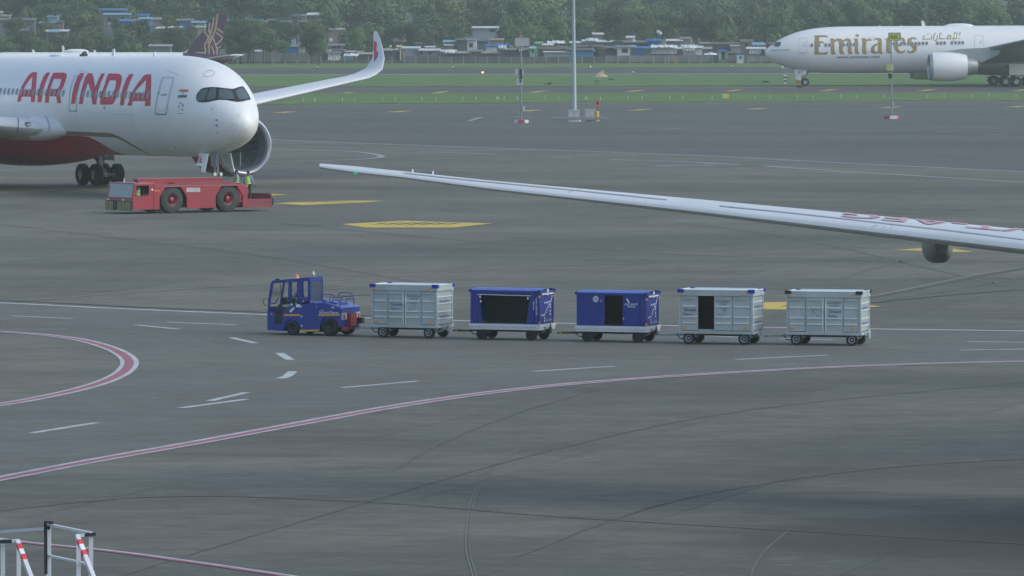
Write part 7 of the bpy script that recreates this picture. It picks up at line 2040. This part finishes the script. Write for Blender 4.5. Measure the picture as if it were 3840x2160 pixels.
for yy in (-h+0.28, h-0.95*0.9):
    for k in (0,0.12):
        mb = MB(); mb.lathe([(0.13,0.045),(0.15,0.04),(0.16,0.001)], (0,ns*-1*(-(yy+k)),0.77), 'x', 12); mb.build('headlight', M_dotw, tug, True)
# near side details
def pp(pts, m, nm, off=0.006):
    c_ = (0, ns*h, 0); u_ = (-1,0,0) if ns > 0 else (1,0,0)
    return plate(c_, u_, (0,0,1), [[[(-a if ns > 0 else a, b) for a, b in (ps(*p) for p in pts)]]], m, tug, nm, off)
pp([(1140,374),(1320,374),(1320,428),(1140,430)], mat('sign_white', (0.5,0.5,0.52), 0.6), 'company_sign')
for yy in (385, 398, 412): pp([(1158,yy),(1305,yy-1),(1305,yy+3),(1158,yy+4)], M_line, 'sign_print', 0.009)
pp([(710,408),(790,408),(790,418),(710,418)], M_ystr, 'yellow_strip'); pp([(1940,348),(1965,348),(1965,358),(1940,358)], M_ystr, 'yellow_strip')
for q_ in ([(1215,460),(1475,455),(1475,460),(1215,465)],[(1215,535),(1475,528),(1475,533),(1215,540)],[(1213,460),(1219,460),(1219,540),(1213,540)],[(1472,456),(1478,456),(1478,534),(1472,534)],[(1270,480),(1300,480),(1300,488),(1270,488)],[(1370,478),(1410,476),(1410,484),(1370,486)]): pp(q_, M_pred2, 'hatch_edge')
for q_ in ([(712,366),(820,360),(820,363),(712,369)],[(712,380),(815,374),(815,377),(712,383)],[(712,395),(810,390),(810,393),(712,398)]): pp(q_, M_pred2, 'louvre')
pp([(820,357),(1330,343),(1330,349),(820,363)], M_ptop, 'edge_strip'); pp([(1370,345),(1960,335),(1960,341),(1370,351)], M_ptop, 'edge_strip')
pp([(665,388),(692,388),(692,410),(665,410)], M_dotw, 'door_mirror', 0.03); pp([(452,488),(640,458),(640,462),(452,493)], M_ptop, 'window_trim', 0.008)
pp([(430,655),(700,655),(700,664),(430,668)], M_pred2, 'sill_strip')
mb = MB(); q_ = ps(480,290); mb.tube((q_[0],0.0,cabz+0.05),(q_[0],0.0,cabz+0.28),0.03,8); mb.build('beacon', M_cart2, tug, True)
# rear platform
xr0, xr1 = xe, ps(2285,560)[0]
mb = MB(); mb.box(xr1,xr0,-h,h,0.22,0.52); mb.build('platform', M_pred2, tug)
for sgn in (1,-1):
    mb = MB(); y0, y1 = sorted((sgn*(h-0.06), sgn*h))
    if sgn == ns: mb.prism([(xr1,0.50),(xr1,0.70),(xr0,0.72),(xr0,0.50)], y0, y1)
    else: mb.prism([(xr1,0.50),(xr1,1.05),(xr0-0.3,1.20),(xr0,1.20),(xr0,0.50)], y0, y1)
    mb.build('platform_side', M_pred2, tug)
mb = MB(); mb.box(xr1-0.05,xr1,-h+0.1,h-0.1,0.35,0.98); mb.build('platform_end', M_pred2, tug)
for yy in (-0.7, 0.5):
    mb = MB(); mb.lathe([(-0.12,0.2),(-0.1,0.3),(0,0.32),(0.1,0.3),(0.12,0.2),(0.12,0.02),(-0.12,0.02)], (xr1-0.33,yy*1.0,0.52), 'y', 20); mb.build('buffer_wheel', M_tyre, tug, True)
    mb = MB(); mb.box(xr1-0.33,xr1-0.03,yy-0.05,yy+0.05,0.47,0.57); mb.build('buffer_arm', M_dsteel, tug)
mb = MB(); xx = w1[0]+1.4; mb.box(xx-1.2,xx-0.7,-h+0.3,h-0.3,0.12,0.4); mb.build('underframe', M_black, tug)
mb = MB(); mb.box(xr0+0.3,xx,-h+0.9,h-0.9,0.28,0.5); mb.build('underframe', M_black, tug)
# crew
q = MP @ Vector((x_c0+0.75, ns*(h-0.55), 0.92)); person('driver in green vest inside the cab of the red tug', q, rp, 'sit', vest=M_hivis, arms=((0.42,0.05,1.15),(0.40,-0.25,1.12)))
mb = MB(); mb.box(x_c0+0.5,x_c0+0.95,ns*(h-0.55)-0.22,ns*(h-0.55)+0.22,0.5,0.86); mb.box(x_c0+0.42,x_c0+0.5,ns*(h-0.55)-0.22,ns*(h-0.55)+0.22,0.86,1.4); mb.build('seat', M_black, tug)
def stand(px_, dy, lab, rz, vest, back, hat=None):
    X = ps(px_+25, 500)[0]
    q = MP @ Vector((X, back, 0.525)); return person(lab, q, rz, 'stand', vest=vest, arms=((0.20,0.30,0.98),(0.16,0.32,0.95)), hat=hat)
stand(2000, 0, 'crew member in bright green vest standing on the rear platform of the red tug', R(70), M_hivis, ns*(h-0.45))
o2 = stand(2060, 0, 'crew member in dark clothes standing behind the one in the bright green vest', R(200), mat('hi_vis_shade', (0.2,0.4,0.1), 0.8), -ns*(h-0.6), M_black)
# ------------------------------------------------------------------ mast, poles, barrier
M_galv = mat('galvanised_steel', (0.30,0.34,0.36), 0.5, 0.3, 0.08, 1)
M_pole = mat('grey_pole_paint', (0.24,0.28,0.29), 0.6, 0.1, 0.1, 1)
M_rw_r = mat('kerb_red_paint', (0.50,0.05,0.08), 0.6, 0, 0.1, 2); M_rw_w = mat('kerb_white_paint', (0.68,0.69,0.70), 0.6, 0, 0.1, 2)
M_cab = mat('cabinet_grey', (0.45,0.49,0.49), 0.6, 0, 0.1, 2); M_cabt = mat('cabinet_lid', (0.55,0.58,0.56), 0.6)
zq = zoomer(3.0183, 1850, 0)
def hexkerb(t, r, hgt, n=8, rot=0.0):
    for k in range(n):
        a0, a1 = rot+2*math.pi*k/n, rot+2*math.pi*(k+1)/n
        P = [(r*math.cos(a0), r*math.sin(a0)), (r*math.cos(a1), r*math.sin(a1)), ((r-0.2)*math.cos(a1), (r-0.2)*math.sin(a1)), ((r-0.2)*math.cos(a0), (r-0.2)*math.sin(a0))]
        mb = MB(); mb.prismz(P, 0, hgt); mb.build('kerb_block', M_rw_r if k % 2 else M_rw_w, t)
Pm = gnd(*zq((920,1378))); DM = Pm.y; sM = FPX/DM
mast = thing('light_mast', 'tall tapering grey light mast rising out of the top of the picture', 'light mast', (Pm.x, DM, 0))
mast.rotation_euler = (0, R(-0.55), 0)
mb = MB(); mb.lathe([(0.7,0.25),(0.8,0.21),(12,0.14),(24,0.10),(30,0.08)], (0,0,0), 'z', 24); mb.build('pole', mat('mast_grey', (0.36,0.42,0.45), 0.45, 0.3, 0.06, 0.5), mast, True)
mb = MB(); mb.lathe([(0.0,0.36),(0.65,0.36),(0.7,0.26)], (0,0,0), 'z', 20); mb.build('footing', M_wallc, mast, True)
mb = MB(); mb.box(-0.08,0.08,-0.20,-0.16,1.3,1.9); mb.build('access_door', M_cab, mast)
mb = MB(); mb.lathe([(29.2,0.5),(29.2,1.4),(29.5,1.4),(29.5,0.5)], (0,0,0), 'z', 20); mb.build('head_frame', M_galv, mast, True)
for k in range(8):
    a = k*math.pi/4; mb = MB(); mb.box(1.2*math.cos(a)-0.25,1.2*math.cos(a)+0.25,1.2*math.sin(a)-0.25,1.2*math.sin(a)+0.25,28.8,29.2); mb.build('floodlight', M_dsteel, mast)
def place(px, lab, name, cat, dy=0.0):
    p = gnd(*zq(px)); t = thing(name, lab, cat, (p.x, p.y+dy, 0)); return t, FPX/p.y
mz = lambda a, b: (b-a)/3.0183
t, s = place((917,1378), 'white and red kerb ring round the foot of the tall mast', 'kerb_ring', 'kerb'); hexkerb(t, 0.72, 0.30, 8, 0.2)
t, s = place((913,1378), 'grey control cabinet right in front of the tall mast', 'cabinet', 'cabinet', -0.9); t.scale = (0.62,0.62,0.60)
mb = MB(); mb.box(-0.85,0.85,-0.35,0.35,0,1.85); mb.build('housing', M_cab, t); mb = MB(); mb.box(-0.95,0.95,-0.45,0.45,1.85,1.98); mb.build('lid', M_cabt, t)
mb = MB(); mb.box(-0.02,0.02,-0.37,-0.35,0.2,1.7); mb.build('door_seam', M_dsteel, t)
t, s = place((1095,1372), 'grey control cabinet beside the yellow bollard', 'cabinet', 'cabinet', 0.5); t.scale = (0.70,0.62,0.59)
mb = MB(); mb.box(-0.65,0.75,-0.35,0.35,0.15,1.85); mb.build('housing', M_cab, t); mb = MB(); mb.box(-0.75,0.85,-0.45,0.45,1.85,1.95); mb.build('lid', M_cabt, t); mb = MB(); mb.box(-0.5,0.6,-0.3,0.3,0,0.15); mb.build('plinth', M_black, t)
t, s = place((1172,1374), 'yellow drum shaped bollard behind the crash barrier', 'bollard', 'bollard', 0.3); t.scale = (0.6,0.6,0.6)
mb = MB(); mb.lathe([(0,0.42),(0.25,0.42),(0.3,0.38),(1.6,0.38),(1.68,0.3),(1.7,0.02)], (0,0,0), 'z', 20); mb.build('drum', M_yl, t, True); mb = MB(); mb.lathe([(0.30,0.39),(0.5,0.39)], (0,0,0), 'z', 20); mb.build('dark_band', M_black, t, True)
t, s = place((1181,1372), 'small red notice board on a thin post above the yellow bollard', 'notice_board', 'sign', 1.5); t.scale = (0.6,0.6,0.58)
mb = MB(); mb.tube((0,0,0),(0,0,2.6),0.04,8); mb.build('post', M_dsteel, t); mb = MB(); mb.box(-0.36,0.36,-0.04,0.02,2.45,3.5); mb.build('board', M_rw_r, t)
plate((0,-0.04,3.0), (1,0,0), (0,0,1), [rect(-0.2,0.2,-0.1,0.12)], M_black, t, 'print'); plate((0,-0.04,2.95), (1,0,0), (0,0,1), stroke([(-0.3,-0.4),(0.3,-0.4),(0.3,0.45),(-0.3,0.45)],0.03,True), M_rw_w, t, 'border', 0.009)
# crash barrier: galvanised beam on posts
t, s = place((960,1388), 'long galvanised crash barrier across the foot of the mast', 'crash_barrier', 'barrier', -1.6); t.scale = (0.45,0.6,0.72)
for k, xo in enumerate((-5.6,-3.6,-1.4,1.0,3.0,5.2,6.4)):
    mb = MB(); mb.box(xo-0.07,xo+0.07,-0.06,0.06,0,0.78); mb.build('post', M_galv, t)
mb = MB(); pr = [(-0.14,0.50),(-0.20,0.56),(-0.14,0.64),(-0.12,0.66),(-0.14,0.68),(-0.20,0.76),(-0.14,0.82),(-0.12,0.82),(-0.17,0.76),(-0.11,0.66),(-0.17,0.56),(-0.12,0.50)]
mb.loft([[( -6.2,y,z) for y, z in pr],[(6.9,y,z) for y, z in pr]], True); mb.build('beam', M_galv, t)
mb = MB(); mb.loft([[( -6.6,y+0.12,z+0.05) for y, z in pr],[(5.0,y+0.12,z+0.05) for y, z in pr]], True) if False else mb.box(-6.6,5.5,0.1,0.14,0.42,0.48); mb.build('lower_rail', M_galv, t)
for xo, lab in ((1.4,'dark rubbish heap low behind the barrier'),):
    pass
# left sign pole
zl = lambda y, s: (y)
def sign_pole(bx, by, lab, tops, kr):
    p = gnd(*zq((bx, by))) if tops != 'R' else gnd(bx, by)
    t = thing('sign_pole', lab, 'sign pole', (p.x, p.y, 0)); return t, FPX/p.y
t, s = sign_pole(315, 1392, 'grey pole with a large pale board on top and red white kerbs at its foot', 'L', 1)
t.rotation_euler = (0, R(-0.3), 0)
zz_ = lambda yy: (1392-yy)/3.0183/s
mb = MB(); mb.tube((0,0,0.1),(0,0,zz_(420)),0.10,12,0.065); mb.build('pole', M_pole, t, True)
mb = MB(); mb.box(-66/3.0183/s,95/3.0183/s,-0.12,-0.02,zz_(522),zz_(428)); bd = mb.build('board', mat('board_back_grey', (0.42,0.44,0.43), 0.6, 0, 0.1, 0.5), t)
mb = MB(); mb.box(-70/3.0183/s,98/3.0183/s,-0.14,0.0,zz_(430),zz_(424)); mb.build('board_edge', M_pole, bd)
mb = MB(); mb.add([(-14/3.0183/s,0,zz_(425)),(14/3.0183/s,0,zz_(425)),(4/3.0183/s,0,zz_(362)),(-4/3.0183/s,0,zz_(362)),(-14/3.0183/s,0.2,zz_(425)),(14/3.0183/s,0.2,zz_(425)),(4/3.0183/s,0.1,zz_(362)),(-4/3.0183/s,0.1,zz_(362))],[(0,1,2,3),(4,7,6,5),(0,3,7,4),(1,5,6,2),(3,2,6,7)]); mb.build('top_marker', mat('pale_red_marker', (0.5,0.2,0.15), 0.6), t)
mb = MB(); mb.box(-66/3.0183/s,-18/3.0183/s,-0.1,0.0,zz_(855),zz_(783)); mb.build('side_board', M_cab, t); mb = MB(); mb.box(-4/3.0183/s,34/3.0183/s,-0.1,0.0,zz_(855),zz_(783)); mb.build('side_board', M_cab, t)
mb = MB(); mb.box(-16/3.0183/s,14/3.0183/s,-0.22,-0.08,zz_(895),zz_(780)); mb.build('switch_box', M_dsteel, t)
mb = MB(); mb.box(-48/3.0183/s,22/3.0183/s,-0.14,-0.05,zz_(962),zz_(885)); mb.build('pale_board', M_cabt, t); mb = MB(); mb.box(-14/3.0183/s,6/3.0183/s,-0.24,-0.14,zz_(935),zz_(900)); mb.build('switch_box', M_dsteel, t)
mb = MB(); mb.ell((-0.30,-0.12,zz_(560)),0.12,0.1,0.10); mb.build('flood_lamp', M_dsteel, t, True); mb = MB(); mb.ell((-0.14,-0.12,zz_(572)),0.09,0.09,0.10); mb.ell((0.07,-0.12,zz_(570)),0.09,0.09,0.10); mb.build('flood_lamp', M_cabt, t, True); mb = MB(); mb.box(-0.40,0.14,-0.1,0.0,zz_(548),zz_(540)); mb.build('lamp_bracket', M_pole, t)
mb = MB(); mb.box(0.12,0.40,-0.2,0.0,zz_(1250),zz_(1205)); mb.build('meter_box', M_cab, t)
tk = thing('kerb_ring', 'red and white kerb ring with a railing at the foot of the pale board pole', 'kerb', t.location); hexkerb(tk, 0.78, 0.30, 8, 0.39); tk.scale = (1,1,1)
for a, b in (((-1.05,-.9),(1.05,-.9)),((-1.05,.9),(1.05,.9)),((-1.05,-.9),(-1.05,.9)),((1.05,-.9),(1.05,.9))): mb = MB(); mb.tube((a[0],a[1],0.58),(b[0],b[1],0.58),0.03,6); mb.build('rail', M_pole, tk)
for xx in (-1.05,-0.35,0.35,1.05):
    for yy in (-.9,.9): mb = MB(); mb.tube((xx,yy,0),(xx,yy,0.58),0.028,6); mb.build('rail_post', M_pole, tk)
# taxiway sign pole
zr = zoomer(3.622, 3100, 80)
p = gnd(*zr((885,1325))); s = FPX/p.y
t = thing('sign_pole', 'slim grey pole with the yellow R2L taxi sign on top', 'sign pole', (p.x, p.y, 0)); t.rotation_euler = (0, R(-0.7), 0)
zz_ = lambda yy: (1325-yy)/3.622/s
mb = MB(); mb.tube((0,0,0.1),(0,0,zz_(150)),0.085,12,0.06); mb.build('pole', M_pole, t, True)
k_ = 1/3.622/s
mb = MB(); mb.box(-38*k_,132*k_,-0.2,-0.04,zz_(265),zz_(155)); bd = mb.build('sign_frame', M_pole, t)
mb = MB(); mb.box(-22*k_,112*k_,-0.215,-0.2,zz_(258),zz_(170)); mb.build('sign_face', mat('sign_yellow', (0.50,0.50,0.06), 0.5), bd)
text_on('R2L', ((45)*k_,-0.215,zz_(212)), (1,0,0), (0,0,1), 96*k_, 44*k_, M_black, t, 'lettering', 0.012)
mb = MB(); mb.box(-68*k_,8*k_,-0.2,-0.1,zz_(668),zz_(588)); mb.build('yellow_board', mat('sign_yellow_dull', (0.42,0.44,0.10), 0.6), t); mb = MB(); mb.box(8*k_,28*k_,-0.2,-0.05,zz_(672),zz_(582)); mb.build('pale_board', M_cab, t)
mb = MB(); mb.box(-45*k_,8*k_,-0.22,-0.08,zz_(778),zz_(705)); mb.build('dark_box', M_dsteel, t); mb = MB(); mb.box(-48*k_,12*k_,-0.2,-0.04,zz_(785),zz_(698)); mb.build('box_frame', M_cabt, t)
mb = MB(); mb.box(8*k_,32*k_,-0.15,0.1,zz_(1145),zz_(1098)); mb.build('meter_box', M_cab, t)
tk = thing('kerb_ring', 'red and white kerb ring with a railing at the foot of the R2L pole', 'kerb', t.location); hexkerb(tk, 0.80, 0.33, 6, 0.2)
for a, b in (((-1.05,-.9),(1.05,-.9)),((-1.05,.9),(1.05,.9))): mb = MB(); mb.tube((a[0],a[1],0.6),(b[0],b[1],0.6),0.03,6); mb.build('rail', M_pole, tk)
for xx in (-1.05,1.05):
    for yy in (-.9,.9): mb = MB(); mb.tube((xx,yy,0),(xx,yy,0.6),0.028,6); mb.build('rail_post', M_pole, tk)

# small things on the grass
M_peg = mat('marker_peg_white', (0.6,0.62,0.6), 0.6)
pegs = [(1865,368),(1890,371),(1940,371),(2044,369),(2095,370),(2198,370),(2252,372),(2355,368),(2408,368),(2512,367),(2562,366),(2670,366),(2831,365),(2887,364),(2990,364),(3050,364),(3154,363),(3212,364),(3316,362),(3478,362),(3540,362),(3644,361),(3710,360),(3810,360),
        (987,376),(1032,377),(1137,376),(1180,376),(1284,374),(1330,374),(1435,374),(1482,374),(1582,372),(1634,372),(1735,372),(1785,371)]
base = None
for i, (x, y) in enumerate(pegs):
    p = gnd(x, y+7)
    if base is None:
        base = thing('marker_peg', 'small white marker peg standing in the near strip of grass', 'marker peg', (p.x, p.y, 0.07), 0, 'white marker pegs in the near grass')
        mb = MB(); mb.tube((0,0,0),(0,0,0.62),0.075,8); mb.build('stem', M_peg, base); mb = MB(); mb.lathe([(0.62,0.11),(0.8,0.11),(0.82,0.02)], (0,0,0), 'z', 10); mb.build('cap', M_peg, base, True); base.scale = (0.42,0.42,0.5)
    else:
        c = copy_tree(base); c.location = (p.x, p.y, 0.07)
for lab, x, y in [('leaning white stub in the near grass, left of the mast',1866,372),('white bent pipe in the near grass behind the cabinet',2196,374)]:
    p = gnd(x, y+3); mb = MB(); mb.path([(-0.4,0,0),(-0.1,0,0.5),(0.35,0,0.3),(0.5,0,0)],0.06,6); o = mb.build('pipe_stub', M_peg, None); o.scale = (0.5,0.5,0.6); o.location = (p.x,p.y,0.07); tag(o, lab, 'pipe')
p = gnd(2720, 374); t = thing('guidance_sign', 'small yellow guidance sign in the near grass, right of the mast', 'sign', (p.x,p.y,0.07)); t.scale = (0.6,0.6,0.55); mb = MB(); mb.box(-0.55,0.35,-0.15,0.15,0.15,1.2); mb.build('panel', mat('pale_yellow_panel', (0.55,0.55,0.30), 0.6), t); mb = MB(); mb.box(0.35,0.75,-0.17,0.15,0.15,1.2); mb.build('yellow_panel', M_yl, t)
mb = MB()
for xx in (-0.4,0.5): mb.box(xx-0.05,xx+0.05,-0.05,0.05,0,0.15)
mb.build('foot', M_dsteel, t)
# sand mound with a small sign
p = gnd(2251, 290); mb = MB(); rows = []
rnd = random.Random(3)
for j in range(8):
    q = j/7; r_ = 1.15*(1-q)**1.0+0.08
    rows.append([(r_*math.cos(a)*(1+0.12*math.sin(3*a+j)), r_*math.sin(a)*(1+0.1*math.cos(2*a)), 0.06+0.78*q**1.05+0.03*math.sin(5*a+j)) for a in [2*math.pi*k/24 for k in range(24)]])
mb.loft(rows, True); o = mb.build('sand_mound', mat('sandy_soil', (0.42,0.36,0.27), 0.95, 0, 0.15, 2), None, True); o.location = (p.x,p.y,0); tag(o, 'pale sandy mound on the grass beyond the mast', 'mound')
t = thing('small_sign', 'little yellow board standing behind the sandy mound', 'sign', (p.x+0.4,p.y+1.2,0)); mb = MB(); mb.tube((0,0,0),(0,0,0.6),0.05,6); mb.build('post', M_dsteel, t); mb = MB(); mb.box(-0.3,0.3,-0.06,0.02,0.6,1.1); mb.build('board', mat('olive_yellow', (0.36,0.38,0.12), 0.7), t)
p = gnd(2238, 317); t = thing('drain_marker', 'small dark arched marker in the grass below the sandy mound', 'marker', (p.x,p.y,0.05)); t.scale = (0.6,0.6,0.75); mb = MB(); mb.path([(-0.45,0,0),(-0.42,0,0.5),(-0.2,0,0.72),(0.2,0,0.72),(0.42,0,0.5),(0.45,0,0)],0.12,6); mb.build('arch', M_mark, t)
p = gnd(2292,308); 
for i, (x, y) in enumerate([(2293,303),(2058,320),(2872,312),(3000,330)]):
    p = gnd(x, y); t = None
    mb = MB(); rnd = random.Random(i)
    for k in range(60):
        a = rnd.uniform(0,6.28); r_ = rnd.random()*0.8; c = Vector((r_*math.cos(a)*1.3, r_*math.sin(a), rnd.random()*0.45)); u = Vector((rnd.uniform(-1,1),rnd.uniform(-1,1),rnd.uniform(-.3,1))).normalized(); v_ = u.cross(Vector((0.3,0.2,1))).normalized()
        mb.add([c-u*0.2, c+v_*0.12, c+u*0.2, c-v_*0.12],[(0,1,2,3)])
    me = mb.mesh('weed_clump', M_leafA, recalc=False); set_tone(me, [rnd.random() for _ in range(60)]); o = bpy.data.objects.new('weed_clump', me); link(o); o.scale = (0.6,0.6,0.6); o.location = (p.x,p.y,0.07)
    tag(o, ['dark weed clump on the grass right of the sandy mound','dark weed clump on the grass edge left of the mast foot','dark weed clump in the grass before the far jet nose','dark weed clump at the taxiway edge near the far nose wheel'][i], 'weed')
# striped marker boards near the far jet
def mk(lab, x0, x1, yt, yb, D_, mats, name='marker_board', cat='marker board', zb=None):
    X0, X1 = xof(x0, D_), xof(x1, D_); zt = zof(yt, D_); zbm = zof(yb, D_) if zb is None else zb
    t = thing(name, lab, cat, ((X0+X1)/2, D_, 0)); n = len(mats)
    if zbm > 0.1: mb = MB(); mb.tube((0,0,0),(0,0,zbm),0.06,6); mb.build('post', M_pole, t)
    for i, m in enumerate(mats):
        a, b = zbm+(zt-zbm)*i/n, zbm+(zt-zbm)*(i+1)/n
        mb = MB(); mb.box(-(X1-X0)/2,(X1-X0)/2,-0.05,0.05,a,b); mb.build('stripe', m, t)
DN = gnd(2945, 315).y
mk('upright black and white striped marker before the far nose wheel', 2938, 2950, 280, 314, DN, [M_rw_w, M_black, M_rw_w, M_black, M_rw_w])
mk('orange sided marker just in front of the far nose wheel', 2982, 3000, 284, 312, DN+1, [mat('faded_orange', (0.42,0.17,0.10), 0.7), M_rw_w])
mk('red and white striped marker before the far main wheels', 3698, 3706, 278, 312, DN-2, [M_rw_w, M_rw_r, M_rw_w, M_rw_r, M_rw_w])
t = thing('lamp_cluster', 'cluster of small white lamps on the grass before the far nose gear', 'lamp', (xof(2944, DN+6), DN+6, 0)); mb = MB(); mb.tube((0,0,0),(0,0,3.3),0.07,6); mb.tube((-0.5,0,2.4),(0.6,0,2.6),0.05,6); mb.build('post', M_pole, t)
for q in ((-0.45,0,2.35),(0.35,0,2.75),(0.6,0,2.4),(0.0,0,3.3)): mb = MB(); mb.ell(q,0.2,0.2,0.22,8,6); mb.build('lamp', M_rw_w, t, True)
# runway edge lights
M_lamp = mat('white_lamp', (0.8,0.8,0.7), 0.4, emit=0.6); M_rlamp = mat('red_lamp', (1.0,0.25,0.15), 0.4, emit=5.0)
for lab, x, y, m, r_ in [('lit red runway edge lamp on the far white line',1810,276.5,M_rlamp,0.14),('white runway lamp just right of the mast beyond the runway',2214,254,M_lamp,0.1),('pale runway lamp left of the red lit one',1698,256,M_peg,0.15),('pale runway lamp above the far wing root',1190,256,M_peg,0.15),('pale lamp on the runway line right of the sandy mound',2373,276,M_peg,0.2),('pale runway lamp at the wall side near the cabin',2743,252,M_peg,0.15)]:
    p = gnd(x, y+5); t = thing('runway_lamp', lab, 'runway lamp', (p.x,p.y,0)); mb = MB(); mb.tube((0,0,0),(0,0,0.3),0.06,6); mb.build('stem', M_dsteel, t); mb = MB(); mb.ell((0,0,0.42),r_,r_,r_,10,8); mb.build('lamp', m, t, True)

# orange post and a figure like stake at the wall
mk('orange post leaning at the foot of the wall', 2528, 2534, 212, 236, WY-1, [mat('orange_post', (0.5,0.22,0.1), 0.7)], 'orange_post', 'post', 0.0)
mk('pale post before the wall left of the orange one', 2505, 2509, 215, 239, WY-1.5, [M_wallp], 'pale_post', 'post', 0.0)

# ------------------------------------------------------------------ white access stand at the lower left
SY = 80.0
M_alu = mat('white_painted_tube', (0.66,0.69,0.72), 0.35, 0.1, 0.05, 3, coat=0.2)
M_rub = mat('black_rubber_sleeve', (0.03,0.035,0.04), 0.8, 0, 0.2, 10)
M_band = mat('red_reflective_band', (0.72,0.06,0.07), 0.4); M_bandw = mat('white_reflective_band', (0.75,0.8,0.82), 0.4)
za = zoomer(3.68, 0, 1900)
def A3(p, dy=0.0): x, y = za(p); return atY(x, y, SY+dy)
std = thing('access_stand', 'white tubular aircraft access stand whose railings show at the lower left', 'access stand', (-5.6, SY, 0))
so = Vector((-5.6, SY, 0))
def rail(name, a, b, wd, hh, m=M_alu, par=std, up=(0,0,1)):
    mb = MB(); mb.bar(a-so, b-so, wd, hh, up); return mb.build(name, m, par)
def gd(p, dy): q = A3(p, dy); return Vector((q.x, q.y, 0.0))
k = SY/FPX/3.68     # metres per zoomed pixel
# far long rail and its post
pA = A3((672,300), 0.8)
rail('top_rail', A3((-900,405), 3.2), A3((640,303), 0.8), 0.045, 42*k)
po = A3((672,240), 0.8); rail('post', Vector((po.x,po.y,0.0)), po, 0.055, 0.055)
pb = A3((628,200), 0.75); pb2 = A3((633,930), 0.75); rail('rubber_strip', pb2, pb, 22*k, 0.04, M_rub)
rail('rubber_cap', A3((622,214),0.72), A3((736,222),0.72), 0.06, 38*k, M_rub)
# side rail towards us
rail('top_rail', A3((700,252),0.75), A3((1262,368),-0.6), 0.045, 34*k)
rail('rubber_cap', A3((1166,392),-0.6), A3((1322,374),-0.6), 0.075, 44*k, M_rub)
rail('elbow', A3((1048,398),-0.62), A3((1168,392),-0.62), 0.05, 40*k)
for q, dy in ((1255,-0.55),(1082,-0.2)):
    a = A3((q,430 if q == 1255 else 400),dy); rail('post', Vector((a.x,a.y,0)), a, 0.045, 0.05)
rail('mid_rail', A3((675,675),0.78), A3((1190,785),-0.35), 0.04, 28*k)
bx = A3((672,292),0.74); mb = MB(); mb.ell(bx-so,0.022,0.022,0.028,8,6); mb.build('bolt', M_rub, std, True)
def brace(x0, y0, x1, y1, dy, bands):
    a, b = A3((x0,y0),dy), A3((x1,y1),dy-0.5)
    g_ = b + (b-a).normalized()*3.2
    o = rail('brace', a, g_, 0.052, 0.05)
    for i, (t0, t1, m) in enumerate(bands):
        p0, p1 = a.lerp(b, t0), a.lerp(b, t1); mb = MB(); mb.bar(p0-so, p1-so, 0.056, 0.056); mb.build('reflective_band', m, o)
bnd = [(0.115,0.225,M_band),(0.225,0.36,M_bandw),(0.36,0.475,M_band)]
brace(1065,405,1292,985,-0.65,bnd)
# the nearer twin on the left
rail('top_rail', A3((-700,430),-0.9), A3((30,468),-1.4), 0.045, 30*k)
rail('rubber_cap', A3((-60,478),-1.4), A3((167,478),-1.4), 0.075, 46*k, M_rub)
rail('elbow', A3((165,475),-1.42), A3((268,465),-1.42), 0.05, 42*k)
for q, dy in ((38,-1.35),(258,-1.0)):
    a = A3((q,520 if q == 38 else 470),dy); rail('post', Vector((a.x,a.y,0)), a, 0.045, 0.05)
brace(240,478,432,985,-1.45,[(0.10,0.245,M_band),(0.245,0.385,M_bandw),(0.385,0.53,M_band)])
# platform and legs below the frame
mb = MB(); mb.box(-1.6,1.9,-1.6,1.2,3.95,4.02); mb.build('platform', M_galv, std)
for xx in (-1.5,1.8):
    for yy in (-1.5,1.1): mb = MB(); mb.box(xx-0.04,xx+0.04,yy-0.04,yy+0.04,0,3.95); mb.build('leg', M_alu, std)
for i in range(9): mb = MB(); mb.box(-3.4+i*0.2,-3.15+i*0.2,-0.9,0.3,0.4*i+0.35,0.4*i+0.39); mb.build('step', M_galv, std)
for yy in (-0.92,0.32): mb = MB(); mb.bar((-3.5,yy,0.0),(-1.55,yy,3.98),0.05,0.12); mb.build('stringer', M_alu, std)

# ------------------------------------------------------------------ air: haze box round everything
hz = MB(); hz.box(-1700, 1700, -60, 3700, -1.0, 95)
hm_ = bpy.data.materials.new('hazy_air'); hm_.use_nodes = True; nt = hm_.node_tree; nt.nodes.remove(nt.nodes['Principled BSDF'])
pv = nt.nodes.new('ShaderNodeVolumePrincipled'); pv.inputs['Color'].default_value = (0.86,1.0,0.90,1); pv.inputs['Density'].default_value = HAZE; pv.inputs['Anisotropy'].default_value = 0.2
nt.links.new(pv.outputs[0], nt.nodes['Material Output'].inputs['Volume'])
hzo = hz.build('haze', hm_); tag(hzo, kind='stuff')
